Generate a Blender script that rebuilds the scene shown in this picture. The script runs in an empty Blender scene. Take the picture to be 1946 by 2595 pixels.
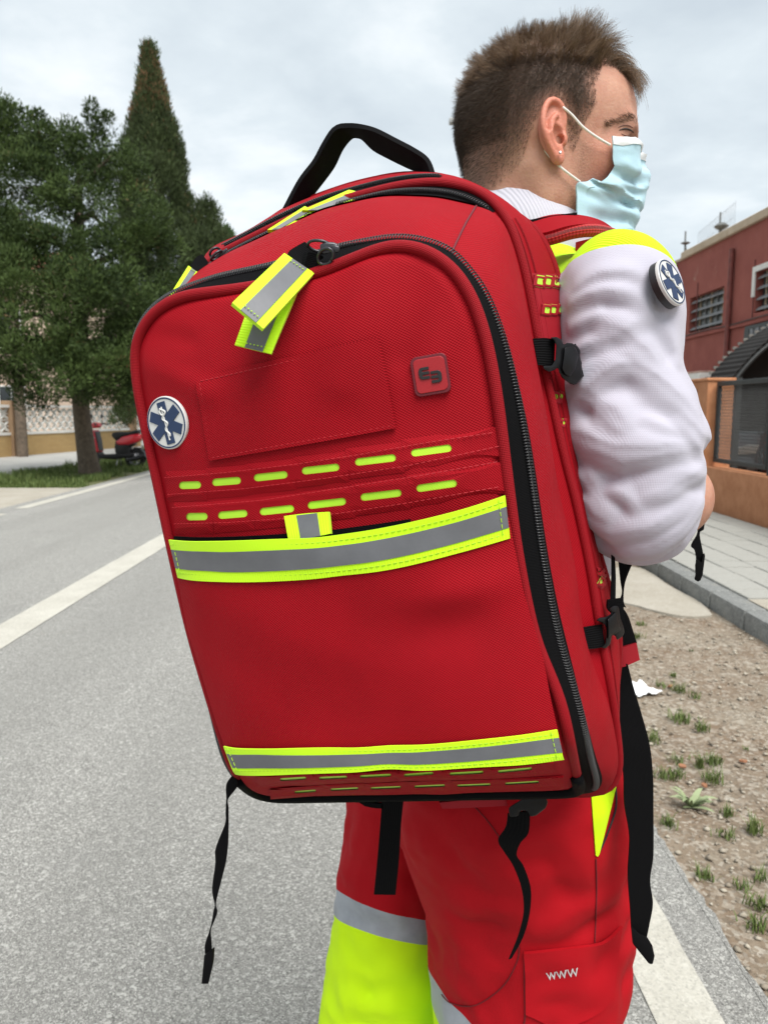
import bpy, bmesh, math, random
import numpy as np
from mathutils import Vector, Matrix, noise as mnoise
from mathutils.bvhtree import BVHTree
rng = np.random.default_rng(7)
random.seed(7)
R = math.radians
PI = math.pi
scene = bpy.context.scene
C = scene.collection

# ------------------------------------------------------------------ camera
CAM_H = 1.33
PITCH = R(7.5)
FPX, CX, CY = 1950.0, 973.0, 1297.5          # focal length and centre of the photograph in its own pixels
cam_d = bpy.data.cameras.new('camera')
cam = bpy.data.objects.new('camera', cam_d)
C.objects.link(cam)
cam.location = (0, 0, CAM_H)
cam.rotation_euler = (R(90) - PITCH, 0, 0)
cam_d.sensor_fit = 'VERTICAL'
cam_d.sensor_height = 34.6
cam_d.lens = 34.6 * FPX / 2595.0
cam_d.clip_start = 0.02
cam_d.clip_end = 2000
cam_d.dof.use_dof = True
cam_d.dof.focus_distance = 0.66
cam_d.dof.aperture_fstop = 13.0
scene.camera = cam
# ------------------------------------------------------------------ sky and sun
SUN_EL, SUN_AZ = R(58), R(158)
w = bpy.data.worlds.new('World')
scene.world = w
w.use_nodes = True
nt = w.node_tree
for n in list(nt.nodes): nt.nodes.remove(n)
def wn(t, **k):
    n = nt.nodes.new(t)
    for a, b in k.items(): setattr(n, a, b)
    return n
out = wn('ShaderNodeOutputWorld'); bg = wn('ShaderNodeBackground'); nt.links.new(bg.outputs[0], out.inputs[0])
sky = wn('ShaderNodeTexSky', sky_type='NISHITA', sun_disc=False)
sky.sun_elevation = SUN_EL; sky.sun_rotation = SUN_AZ
tc = wn('ShaderNodeTexCoord'); sep = wn('ShaderNodeSeparateXYZ'); nt.links.new(tc.outputs['Generated'], sep.inputs[0])
def wmath(op, a, b=None):
    n = wn('ShaderNodeMath', operation=op)
    for i, v in enumerate((a, b)):
        if v is None: continue
        if isinstance(v, (int, float)): n.inputs[i].default_value = v
        else: nt.links.new(v, n.inputs[i])
    return n.outputs[0]
den = wmath('ADD', wmath('MAXIMUM', sep.outputs['Z'], 0.0), 0.22)
comb = wn('ShaderNodeCombineXYZ')
nt.links.new(wmath('DIVIDE', sep.outputs['X'], den), comb.inputs[0]); nt.links.new(wmath('DIVIDE', sep.outputs['Y'], den), comb.inputs[1])
comb.inputs[2].default_value = 3.7
def wnoise(scale, detail, rough, dist=0.0):
    n = wn('ShaderNodeTexNoise'); n.inputs['Scale'].default_value = scale; n.inputs['Detail'].default_value = detail
    n.inputs['Roughness'].default_value = rough; n.inputs['Distortion'].default_value = dist
    nt.links.new(comb.outputs[0], n.inputs['Vector']); return n.outputs['Fac']
cl = wmath('ADD', wmath('MULTIPLY', wnoise(1.5, 7, 0.52, 0.35), 0.68), wmath('MULTIPLY', wnoise(3.6, 8, 0.55, 0.2), 0.32))
ramp = wn('ShaderNodeValToRGB'); nt.links.new(cl, ramp.inputs[0])
er = ramp.color_ramp
er.elements[0].position = 0.36; er.elements[0].color = (4.05, 4.55, 4.95, 1)
er.elements[1].position = 0.64; er.elements[1].color = (6.9, 7.15, 7.25, 1)
e = er.elements.new(0.5); e.color = (5.1, 5.6, 5.9, 1)
mix = wn('ShaderNodeMix', data_type='RGBA'); mix.inputs[0].default_value = 0.93
nt.links.new(sky.outputs[0], mix.inputs[6]); nt.links.new(ramp.outputs[0], mix.inputs[7])
nt.links.new(mix.outputs[2], bg.inputs[0])
bg.inputs[1].default_value = 0.051
sun_d = bpy.data.lights.new('sun', 'SUN'); sun = bpy.data.objects.new('sun', sun_d); C.objects.link(sun)
sun_d.energy = 1.5; sun_d.angle = R(38); sun_d.color = (1, 0.97, 0.93)
# the veiled sun stands behind the photographer's right shoulder
sun.rotation_euler = Vector((math.sin(SUN_AZ) * math.cos(SUN_EL), math.cos(SUN_AZ) * math.cos(SUN_EL), math.sin(SUN_EL))).to_track_quat('Z', 'Y').to_euler()
scene.view_settings.view_transform = 'Standard'
scene.view_settings.look = 'None'
scene.view_settings.exposure = 1.66
scene.view_settings.gamma = 1.0
scene.cycles.use_denoising = True
scene.cycles.max_bounces = 6
scene.cycles.transparent_max_bounces = 8

# ------------------------------------------------------------------ measuring helpers (photograph pixel -> ray from the camera position)
_F = np.array([0, math.cos(PITCH), -math.sin(PITCH)]); _U = np.array([0, math.sin(PITCH), math.cos(PITCH)]); _R = np.array([1., 0, 0])
EYE = np.array([0, 0, CAM_H])
def ray(x, y): return _F * FPX + _R * (x - CX) - _U * (y - CY)
def atY(x, y, Y):
    r = ray(x, y); return EYE + r * (Y / r[1])
def ground(x, y, z=0.0):
    r = ray(x, y); return EYE + r * ((z - CAM_H) / r[2])
def atX(x, y, X):
    r = ray(x, y); return EYE + r * (X / r[0])

# ------------------------------------------------------------------ object helpers
def link(o, parent=None):
    C.objects.link(o)
    if parent is not None: o.parent = parent
    return o
def thing(name, label, cat, loc=(0, 0, 0), rz=0.0, group=None, M=None):
    o = bpy.data.objects.new(name, None); C.objects.link(o)
    o.empty_display_size = 0.1
    if M is not None: o.matrix_world = M
    else: o.location = loc; o.rotation_euler = (0, 0, rz)
    o['label'] = label; o['category'] = cat
    if group: o['group'] = group
    return o
def tag(o, label, cat, group=None):
    o['label'] = label; o['category'] = cat
    if group: o['group'] = group
    return o
def dup(o, label=None, loc=None, rz=None):
    def cp(a, par):
        c = a.copy(); C.objects.link(c); c.parent = par
        for ch in a.children: cp(ch, c)
        return c
    c = cp(o, None)
    if label: c['label'] = label
    if loc is not None: c.location = loc
    if rz is not None: c.rotation_euler = (0, 0, rz)
    return c
def raw(name, V, Fs, m, parent=None, smooth=True, uv=None, kind=None):
    me = bpy.data.meshes.new(name)
    V = np.asarray(V, dtype=np.float64)
    if isinstance(Fs, np.ndarray) and len(Fs):
        k = Fs.shape[1]; nf = len(Fs)
        me.vertices.add(len(V)); me.vertices.foreach_set('co', V.astype(np.float32).ravel())
        me.loops.add(nf * k); me.loops.foreach_set('vertex_index', Fs.astype(np.int32).ravel())
        me.polygons.add(nf); me.polygons.foreach_set('loop_start', np.arange(0, nf * k, k, dtype=np.int32))
        me.polygons.foreach_set('loop_total', np.full(nf, k, dtype=np.int32))
        me.update(calc_edges=True)
    else:
        me.from_pydata([tuple(v) for v in V], [], [tuple(f) for f in Fs]); me.update()
    if uv is not None:
        ul = me.uv_layers.new(name='UVMap')
        li = np.empty(len(me.loops), dtype=np.int32); me.loops.foreach_get('vertex_index', li)
        ul.data.foreach_set('uv', np.asarray(uv, dtype=np.float32)[li].ravel())
    if smooth: me.polygons.foreach_set('use_smooth', np.ones(len(me.polygons), dtype=bool))
    if m is not None: me.materials.append(m)
    o = bpy.data.objects.new(name, me); link(o, parent)
    if kind: o['kind'] = kind
    return o
class MB:
    """collects shapes, builds ONE mesh"""
    def __init__(s): s.v = []; s.f = []
    def add(s, V, Fs):
        b = len(s.v); s.v.extend([tuple(map(float, p)) for p in V]); s.f.extend([tuple(int(i) + b for i in f) for f in Fs]); return s
    def box(s, lo, hi):
        x0, y0, z0 = lo; x1, y1, z1 = hi
        return s.add([(x0,y0,z0),(x1,y0,z0),(x1,y1,z0),(x0,y1,z0),(x0,y0,z1),(x1,y0,z1),(x1,y1,z1),(x0,y1,z1)],
                     [(0,3,2,1),(4,5,6,7),(0,1,5,4),(1,2,6,5),(2,3,7,6),(3,0,4,7)])
    def tube(s, P, r, n=8, closed=False, cap=True):
        V, Fs = tube_geo(P, r, n, closed, cap); return s.add(V, Fs)
    def prism(s, poly, z0, z1, axis=2):
        n = len(poly)
        def mk(p, z):
            a, b = p
            return (a, b, z) if axis == 2 else ((a, z, b) if axis == 1 else (z, a, b))
        V = [mk(p, z0) for p in poly] + [mk(p, z1) for p in poly]
        Fs = [tuple(range(n)), tuple(range(2*n-1, n-1, -1))] + [(i, i+n, (i+1) % n + n, (i+1) % n) for i in range(n)]
        return s.add(V, Fs)
    def lathe(s, prof, n=16, c=(0,0,0), axis=2):
        V = []
        for r, z in prof:
            for k in range(n):
                a = 2*PI*k/n; p = (r*math.cos(a), r*math.sin(a), z)
                if axis == 1: p = (p[0], p[2], p[1])
                elif axis == 0: p = (p[2], p[0], p[1])
                V.append((p[0]+c[0], p[1]+c[1], p[2]+c[2]))
        Fs = [(i*n+k, i*n+(k+1) % n, (i+1)*n+(k+1) % n, (i+1)*n+k) for i in range(len(prof)-1) for k in range(n)]
        return s.add(V, Fs)
    def build(s, name, m, parent=None, smooth=False, bevel=0, seg=2, kind=None, fixn=True):
        me = bpy.data.meshes.new(name); me.from_pydata(s.v, [], s.f); me.update()
        bm = bmesh.new(); bm.from_mesh(me)
        if fixn: bmesh.ops.recalc_face_normals(bm, faces=bm.faces)
        if bevel:
            es = [e for e in bm.edges if len(e.link_faces) == 2 and e.calc_face_angle(0) > R(28)]
            bmesh.ops.bevel(bm, geom=es, offset=bevel, segments=seg, affect='EDGES', profile=0.5, clamp_overlap=True)
        bm.to_mesh(me); bm.free()
        if smooth:
            me.polygons.foreach_set('use_smooth', np.ones(len(me.polygons), dtype=bool))
            if bevel == 0 or True:
                me.set_sharp_from_angle(angle=R(40))
        me.materials.append(m)
        o = bpy.data.objects.new(name, me); link(o, parent)
        if kind: o['kind'] = kind
        return o
def tube_geo(P, r, n=8, closed=False, cap=True):
    P = np.asarray(P, float); m = len(P)
    rr = np.full(m, r) if np.isscalar(r) else np.asarray(r, float)
    if closed: T = np.roll(P, -1, 0) - np.roll(P, 1, 0)
    else: T = np.gradient(P, axis=0)
    T /= np.linalg.norm(T, axis=1)[:, None] + 1e-12
    a = np.array([0, 0, 1.]) if abs(T[0][2]) < .9 else np.array([1., 0, 0])
    N = np.cross(T[0], a); N /= np.linalg.norm(N)
    V = []
    for i in range(m):
        N = N - T[i] * (N @ T[i]); N /= np.linalg.norm(N) + 1e-12
        B = np.cross(T[i], N)
        for k in range(n):
            t = 2*PI*k/n
            V.append(P[i] + rr[i] * (N*math.cos(t) + B*math.sin(t)))
    Fs = []
    for i in range(m if closed else m-1):
        j = (i+1) % m
        for k in range(n): Fs.append((i*n+k, i*n+(k+1) % n, j*n+(k+1) % n, j*n+k))
    if cap and not closed:
        Fs.append(tuple(range(n-1, -1, -1))); Fs.append(tuple((m-1)*n+k for k in range(n)))
    return V, Fs
def spline(P, n, closed=False):
    """Catmull-Rom through P, n samples spread evenly by length"""
    P = np.asarray(P, float); m = len(P); out_ = []
    idx = range(m if closed else m-1)
    for i in idx:
        if closed: p0, p1, p2, p3 = P[(i-1) % m], P[i], P[(i+1) % m], P[(i+2) % m]
        else: p0, p1, p2, p3 = P[max(i-1, 0)], P[i], P[i+1], P[min(i+2, m-1)]
        for t in np.linspace(0, 1, 12, endpoint=False):
            out_.append(.5*((2*p1)+(-p0+p2)*t+(2*p0-5*p1+4*p2-p3)*t*t+(-p0+3*p1-3*p2+p3)*t**3))
    if not closed: out_.append(P[-1])
    else: out_.append(out_[0])
    Q = np.array(out_); L = np.r_[0, np.cumsum(np.linalg.norm(np.diff(Q, axis=0), axis=1))]
    s = np.linspace(0, L[-1], n, endpoint=not closed)
    return np.stack([np.interp(s, L, Q[:, k]) for k in range(Q.shape[1])], 1)
def lin(P, n):
    P = np.asarray(P, float); L = np.r_[0, np.cumsum(np.linalg.norm(np.diff(P, axis=0), axis=1))]
    s = np.linspace(0, L[-1], n); return np.stack([np.interp(s, L, P[:, k]) for k in range(P.shape[1])], 1)
def grid_geo(P, closed_u=False, flip=False):
    P = np.asarray(P, float); nu, nv = P.shape[:2]
    V = P.reshape(-1, 3); Fs = []
    I = np.arange(nu*nv).reshape(nu, nv)
    J = np.concatenate([I, I[:1]], 0) if closed_u else I
    a, b, c, d = J[:-1, :-1].ravel(), J[1:, :-1].ravel(), J[1:, 1:].ravel(), J[:-1, 1:].ravel()
    Fq = np.stack([a, d, c, b] if flip else [a, b, c, d], 1)
    return V, Fq
def grid_uv(P):
    P = np.asarray(P, float)
    du = np.linalg.norm(np.diff(P, axis=0), axis=2).mean(1); dv = np.linalg.norm(np.diff(P, axis=1), axis=2).mean(0)
    u = np.r_[0, np.cumsum(du)]; v = np.r_[0, np.cumsum(dv)]
    U, Vv = np.meshgrid(u, v, indexing='ij'); return np.stack([U.ravel(), Vv.ravel()], 1)
def grid(name, P, m, parent=None, closed_u=False, flip=False, smooth=True, uv=None):
    V, Fq = grid_geo(P, closed_u, flip)
    return raw(name, V, Fq, m, parent, smooth, uv if uv is not None else grid_uv(P))
def thick_geo(P, t):
    """sheet P (nu,nv,3) given thickness t along its normal (both faces and the rim)"""
    P = np.asarray(P, float)
    N = np.cross(np.gradient(P, axis=0), np.gradient(P, axis=1)); N /= np.linalg.norm(N, axis=2)[..., None] + 1e-12
    Q = P - N*t
    nu, nv = P.shape[:2]; V = np.concatenate([P.reshape(-1, 3), Q.reshape(-1, 3)]); off = nu*nv
    I = np.arange(nu*nv).reshape(nu, nv)
    top = np.stack([I[:-1, :-1], I[1:, :-1], I[1:, 1:], I[:-1, 1:]], -1).reshape(-1, 4)
    bot = top[:, ::-1] + off
    B = np.r_[I[:, 0], I[-1, 1:], I[-2::-1, -1], I[0, -2:0:-1]]; B2 = np.roll(B, -1)
    rim = np.stack([B2, B, B+off, B2+off], 1)
    return V, np.concatenate([top, bot, rim])
def sheet(name, P, t, m, parent=None, smooth=True):
    V, Fq = thick_geo(P, t); uv = grid_uv(P)
    o = raw(name, V, Fq, m, parent, smooth, np.concatenate([uv, uv]))
    o.data.set_sharp_from_angle(angle=R(50))
    return o
def ribbon(A, B, nu, nv=5, smooth=True):
    """surface between two edge polylines"""
    f = spline if smooth else lin
    a, b = f(A, nu), f(B, nu); t = np.linspace(0, 1, nv)[None, :, None]
    return a[:, None]*(1-t) + b[:, None]*t
# ------------------------------------------------------------------ materials
def newmat(name):
    m = bpy.data.materials.new(name); m.use_nodes = True; nt = m.node_tree
    return m, nt, nt.nodes['Principled BSDF'], nt.nodes['Material Output']
def nd(nt, t, ins=None, **k):
    n = nt.nodes.new(t)
    for a, b in k.items(): setattr(n, a, b)
    for a, b in (ins or {}).items():
        if isinstance(b, bpy.types.NodeSocket): nt.links.new(b, n.inputs[a])
        else: n.inputs[a].default_value = b
    return n
def mixc(nt, fac, a, b, mode='MIX'):
    n = nt.nodes.new('ShaderNodeMix'); n.data_type = 'RGBA'; n.blend_type = mode
    for i, v in ((0, fac), (6, a), (7, b)):
        if isinstance(v, bpy.types.NodeSocket): nt.links.new(v, n.inputs[i])
        elif i == 0: n.inputs[0].default_value = v
        else: n.inputs[i].default_value = (*v, 1) if len(v) == 3 else v
    return n.outputs[2]
def rampf(nt, fac, p0, p1, v0=0.0, v1=1.0):
    n = nt.nodes.new('ShaderNodeMapRange'); n.clamp = True
    nt.links.new(fac, n.inputs[0])
    for i, v in ((1, p0), (2, p1), (3, v0), (4, v1)): n.inputs[i].default_value = v
    return n.outputs[0]
def simple(name, col, rough=.6, spec=.5, metal=0., var=.12, vscale=8., bump=0., bscale=60., coord='Object', sheen=0., col2=None, coat=0.):
    m, nt, p, o = newmat(name)
    tcn = nd(nt, 'ShaderNodeTexCoord')
    v = tcn.outputs[coord]
    n1 = nd(nt, 'ShaderNodeTexNoise', {'Vector': v, 'Scale': vscale, 'Detail': 5., 'Roughness': .6})
    c2 = col2 if col2 is not None else tuple(max(0, c*(1-var*2.2)) for c in col)
    c = mixc(nt, rampf(nt, n1.outputs[0], .3, .7), col, c2)
    nt.links.new(c, p.inputs['Base Color'])
    p.inputs['Roughness'].default_value = rough; p.inputs['Specular IOR Level'].default_value = spec; p.inputs['Metallic'].default_value = metal
    if sheen: p.inputs['Sheen Weight'].default_value = sheen; p.inputs['Sheen Roughness'].default_value = .4
    if coat: p.inputs['Coat Weight'].default_value = coat
    if bump:
        n2 = nd(nt, 'ShaderNodeTexNoise', {'Vector': v, 'Scale': bscale, 'Detail': 4.})
        b = nd(nt, 'ShaderNodeBump', {'Height': n2.outputs[0], 'Strength': 1.0, 'Distance': bump})
        nt.links.new(b.outputs[0], p.inputs['Normal'])
    return m
def woven(name, col, col2, pu, pv, rough=.75, depth=.0003, coord='UV', spec=.3, mott=.25, diag=False, sheen=.15, thread=.5):
    """cloth whose threads cross at pitches pu, pv (metres)"""
    m, nt, p, o = newmat(name)
    tcn = nd(nt, 'ShaderNodeTexCoord'); v = tcn.outputs[coord]
    s = nd(nt, 'ShaderNodeSeparateXYZ', {'Vector': v})
    wob = nd(nt, 'ShaderNodeTexNoise', {'Vector': v, 'Scale': 90., 'Detail': 2.})
    def sn(sock, pitch, ph):
        a = nd(nt, 'ShaderNodeMath', {0: sock, 1: 2*PI/pitch}, operation='MULTIPLY').outputs[0]
        a = nd(nt, 'ShaderNodeMath', {0: wob.outputs[0], 1: 2.2, 2: a}, operation='MULTIPLY_ADD').outputs[0]
        if ph is not None: a = nd(nt, 'ShaderNodeMath', {0: a, 1: ph}, operation='ADD').outputs[0]
        return nd(nt, 'ShaderNodeMath', {0: a}, operation='SINE').outputs[0]
    if coord == 'UV': a, b = s.outputs[0], s.outputs[1]
    else: a, b = nd(nt, 'ShaderNodeMath', {0: s.outputs[0], 1: s.outputs[1]}, operation='ADD').outputs[0], s.outputs[2]
    if diag:
        a2 = nd(nt, 'ShaderNodeMath', {0: a, 1: b}, operation='ADD').outputs[0]; b2 = nd(nt, 'ShaderNodeMath', {0: a, 1: b}, operation='SUBTRACT').outputs[0]
        a, b = a2, b2
    su, sv = sn(a, pu, None), sn(b, pv, 1.1)
    h = nd(nt, 'ShaderNodeMath', {0: su, 1: sv}, operation='MULTIPLY').outputs[0]
    h = nd(nt, 'ShaderNodeMath', {0: h, 1: .5, 2: .5}, operation='MULTIPLY_ADD').outputs[0]
    big = nd(nt, 'ShaderNodeTexNoise', {'Vector': v, 'Scale': 14., 'Detail': 6., 'Roughness': .65})
    fac = nd(nt, 'ShaderNodeMath', {0: h, 1: thread, 2: nd(nt, 'ShaderNodeMath', {0: big.outputs[0], 1: mott}, operation='MULTIPLY').outputs[0]}, operation='MULTIPLY_ADD').outputs[0]
    c = mixc(nt, fac, col, col2)
    nt.links.new(c, p.inputs['Base Color'])
    p.inputs['Roughness'].default_value = rough; p.inputs['Specular IOR Level'].default_value = spec
    p.inputs['Sheen Weight'].default_value = sheen; p.inputs['Sheen Roughness'].default_value = .5
    bb = nd(nt, 'ShaderNodeBump', {'Height': h, 'Strength': 1.0, 'Distance': depth})
    nt.links.new(bb.outputs[0], p.inputs['Normal'])
    return m
# ================================================================== ground, road, verge, pavements
def ground_mat(name, cols, scales, rough=.9, bump=.004, bscale=60., speck=None, stain=None):
    m, nt, p, o = newmat(name); tcn = nd(nt, 'ShaderNodeTexCoord'); v = tcn.outputs['Object']
    c = cols[0]
    for k, (cc, sc) in enumerate(zip(cols[1:], scales)):
        n = nd(nt, 'ShaderNodeTexNoise', {'Vector': v, 'Scale': sc, 'Detail': 8., 'Roughness': .65})
        c = mixc(nt, rampf(nt, n.outputs[0], .38, .62), c, cc)
    if speck:
        sc, light, dark, amt = speck
        vo = nd(nt, 'ShaderNodeTexVoronoi', {'Vector': v, 'Scale': sc, 'Randomness': 1.0})
        sepc = nd(nt, 'ShaderNodeSeparateColor', {'Color': vo.outputs['Color']})
        f1 = rampf(nt, sepc.outputs[0], .62, 1.0, 0, amt); f2 = rampf(nt, sepc.outputs[1], .55, 1.0, 0, amt)
        c = mixc(nt, f1, c, light); c = mixc(nt, f2, c, dark)
        vb = nd(nt, 'ShaderNodeTexVoronoi', {'Vector': v, 'Scale': sc*.37, 'Randomness': 1.0})
        sb = nd(nt, 'ShaderNodeSeparateColor', {'Color': vb.outputs['Color']})
        c = mixc(nt, rampf(nt, sb.outputs[0], .8, 1.0, 0, amt*.7), c, light)
    if stain:
        n = nd(nt, 'ShaderNodeTexNoise', {'Vector': v, 'Scale': stain[0], 'Detail': 6., 'Roughness': .7})
        c = mixc(nt, rampf(nt, n.outputs[0], .58, .72, 0, stain[2]), c, stain[1])
    nt.links.new(c, p.inputs['Base Color']); p.inputs['Roughness'].default_value = rough
    p.inputs['Specular IOR Level'].default_value = .25
    n2 = nd(nt, 'ShaderNodeTexNoise', {'Vector': v, 'Scale': bscale, 'Detail': 6., 'Roughness': .7})
    b = nd(nt, 'ShaderNodeBump', {'Height': n2.outputs[0], 'Strength': .9, 'Distance': bump}); nt.links.new(b.outputs[0], p.inputs['Normal'])
    return m
def tracks(m):
    nt = m.node_tree; p = nt.nodes['Principled BSDF']; tcn = nd(nt, 'ShaderNodeTexCoord'); mp = nd(nt, 'ShaderNodeMapping', {'Vector': tcn.outputs['Object'], 'Scale': (1.1, .035, 1.)})
    n = nd(nt, 'ShaderNodeTexNoise', {'Vector': mp.outputs[0], 'Scale': 1.3, 'Detail': 4.}); n2 = nd(nt, 'ShaderNodeTexNoise', {'Vector': tcn.outputs['Object'], 'Scale': .8, 'Detail': 7., 'Roughness': .7})
    old = p.inputs['Base Color'].links[0].from_socket; c = mixc(nt, rampf(nt, n.outputs[0], .42, .62, 0, .34), old, (.19, .186, .172)); c = mixc(nt, rampf(nt, n2.outputs[0], .64, .74, 0, .4), c, (.20, .18, .15)); nt.links.new(c, p.inputs['Base Color'])
M_ASPH = ground_mat('asphalt', [(.225, .22, .204), (.28, .275, .255), (.25, .244, .227)], [.30, 2.2], bump=.004, bscale=230., speck=(360., (.56, .55, .51), (.085, .083, .077), .95), stain=(1.7, (.20, .197, .19), .35))
tracks(M_ASPH)
M_DIRT = ground_mat('dirt', [(.21, .17, .125), (.29, .245, .185), (.19, .135, .09)], [1.6, 2.6], bump=.012, bscale=38., speck=(95., (.50, .46, .39), (.10, .08, .06), .55), stain=(5., (.12, .09, .06), .4))
M_CONC = ground_mat('concrete', [(.32, .29, .235), (.38, .35, .295)], [1.8], bump=.002, bscale=120., speck=(160., (.55, .52, .46), (.28, .25, .2), .3), stain=(2.4, (.3, .26, .2), .4))
M_PAVE = ground_mat('grey_pavement', [(.36, .355, .335), (.43, .425, .40)], [.9], bump=.003, bscale=90., speck=(60., (.5, .49, .46), (.24, .23, .22), .3))
M_TILE = ground_mat('paving_tile', [(.34, .335, .305), (.285, .28, .255)], [1.1], bump=.0015, bscale=140., speck=(150., (.44, .44, .40), (.2, .2, .18), .25), stain=(1.3, (.21, .205, .18), .5))
M_CURB = ground_mat('kerb_concrete', [(.155, .16, .155), (.22, .225, .215)], [3.], bump=.003, bscale=80., speck=(140., (.34, .34, .32), (.06, .06, .06), .5), stain=(6., (.34, .31, .25), .4))
M_LINE = ground_mat('road_paint', [(.50, .48, .42), (.43, .41, .355)], [3.5], rough=.75, bump=.003, bscale=150., speck=(190., (.56, .54, .48), (.27, .26, .23), .5), stain=(2.2, (.42, .40, .35), .45))
M_SOIL = ground_mat('grass_soil', [(.10, .12, .045), (.15, .14, .07)], [2.0], bump=.01, bscale=40.)
def struct(o): o['kind'] = 'structure'; return o
def flat(name, x0, x1, y0, y1, z, m, parent=None, nx=2, ny=2, amp=0.):
    X, Y = np.meshgrid(np.linspace(x0, x1, nx), np.linspace(y0, y1, ny), indexing='ij')
    Z = np.full(X.shape, z)
    if amp:
        Z = Z + amp*np.array([[mnoise.noise(Vector((x*3.1, y*3.1, .3)))+.6*mnoise.noise(Vector((x*11, y*11, 2.))) for x, y in zip(a, b)] for a, b in zip(X, Y)])
    o = grid(name, np.stack([X, Y, Z], 2), m, parent, smooth=bool(amp)); return o
struct(flat('ground', -900, 900, -300, 1500, -.03, M_DIRT))
struct(flat('road', -5.25, .86, -12, 220, 0., M_ASPH))
# ragged asphalt border on the verge side: small crumbled bites
ed = MB()
ys = np.arange(.6, 9, .035)
pts = [(.855, y) for y in ys]; jit = [(.86+.022*mnoise.noise(Vector((y*6, 0, 0)))+.014*mnoise.noise(Vector((y*23, 1, 0)))+.012, y) for y in ys]
ed.add([(x, y, .0015) for x, y in pts]+[(x, y, .0005) for x, y in jit], [(i, i+1, len(ys)+i+1, len(ys)+i) for i in range(len(ys)-1)])
struct(ed.build('road_edge', M_ASPH))
def marking(name, x0, x1, y0, y1):
    ys = np.arange(y0, y1, .05 if y1 < 40 else .12); b = MB()
    a = [(x0+.006*mnoise.noise(Vector((y*5, x0, 0)))+.004*mnoise.noise(Vector((y*31, x0, 0))), y, .004) for y in ys]; c = [(x1+.006*mnoise.noise(Vector((y*5, x1, 3)))+.004*mnoise.noise(Vector((y*31, x1, 3))), y, .004) for y in ys]
    n = len(ys); b.add(a+c, [(i, n+i, n+i+1, i+1) for i in range(n-1)]); return struct(b.build(name, M_LINE))
marking('road_marking', .595, .742, -4, 90)
marking('road_marking', -2.40, -2.15, -4, 120)
marking('road_marking', -5.06, -4.88, 10.45, 120); marking('road_marking', -5.06, -4.88, 7.2, 9.95)
# dirt verge between the road and the kerb
struct(flat('verge', .84, 2.24, -6, 60, -.006, M_DIRT, None, 30, 900, .010))
ap = [ground(x, y) for x, y in ((1500,1452),(1580,1440),(1632,1446),(1700,1490),(1760,1522),(1803,1558),(1790,1564),(1735,1566),(1670,1554),(1620,1540),(1560,1528),(1480,1520))]
ap = [Vector((p[0], p[1], 0)) for p in ap]
b = MB(); n = len(ap)
apj = spline(np.array([[p.x, p.y] for p in ap]), 60, True); n = 60
apj = [(x+.01*mnoise.noise(Vector((x*9, y*9, 0))), y+.02*mnoise.noise(Vector((x*9, y*9, 4)))) for x, y in apj]
b.add([(x, y, .012) for x, y in apj]+[(x, y, -.03) for x, y in apj], [tuple(range(n))]+[(i, i+n, (i+1) % n+n, (i+1) % n) for i in range(n)])
struct(b.build('concrete_patch', M_CONC))
# right pavement: bed, kerb stones, tiles
pv = struct(flat('right_pavement', 2.36, 4.02, 4.90, 60, .106, M_CURB))
rp = struct(flat('concrete_ramp', 2.36, 4.02, -6, 4.885, .116, M_CONC))
kb_mesh = None
for k, y in enumerate(np.arange(-5.9, 44, .5)):
    if kb_mesh is None:
        o = MB().box((0, 0, 0), (.15, .488, .24)).build('kerb_stone', M_CURB, pv, smooth=True, bevel=.012); kb_mesh = o
    else: o = kb_mesh.copy(); C.objects.link(o)
    o.location = (2.205+.004*mnoise.noise(Vector((y*3, 0, 0))), y, -.122+.004*mnoise.noise(Vector((y*7, 1, 0))))
tile_mesh = None; far = MB()
for j, y in enumerate(np.arange(4.905, 26, .25)):
    for i in range(6):
        x = 2.372+i*.268; dz = .003*mnoise.noise(Vector((i*3.3, j*2.7, 0)))
        if j < 50:
            if tile_mesh is None: o = MB().box((0, 0, 0), (.255, .237, .02)).build('paving_tile', M_TILE, pv, bevel=.004, seg=1); tile_mesh = o
            else: o = tile_mesh.copy(); C.objects.link(o)
            o.location = (x, y, .102+dz); o.rotation_euler = (.006*math.sin(i*7+j), .006*math.cos(i*3+j*5), 0)
        else: far.box((x, y, .102+dz), (x+.262, y+.244, .122+dz))
far.build('far_tiles', M_TILE, pv, kind='stuff')
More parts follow.
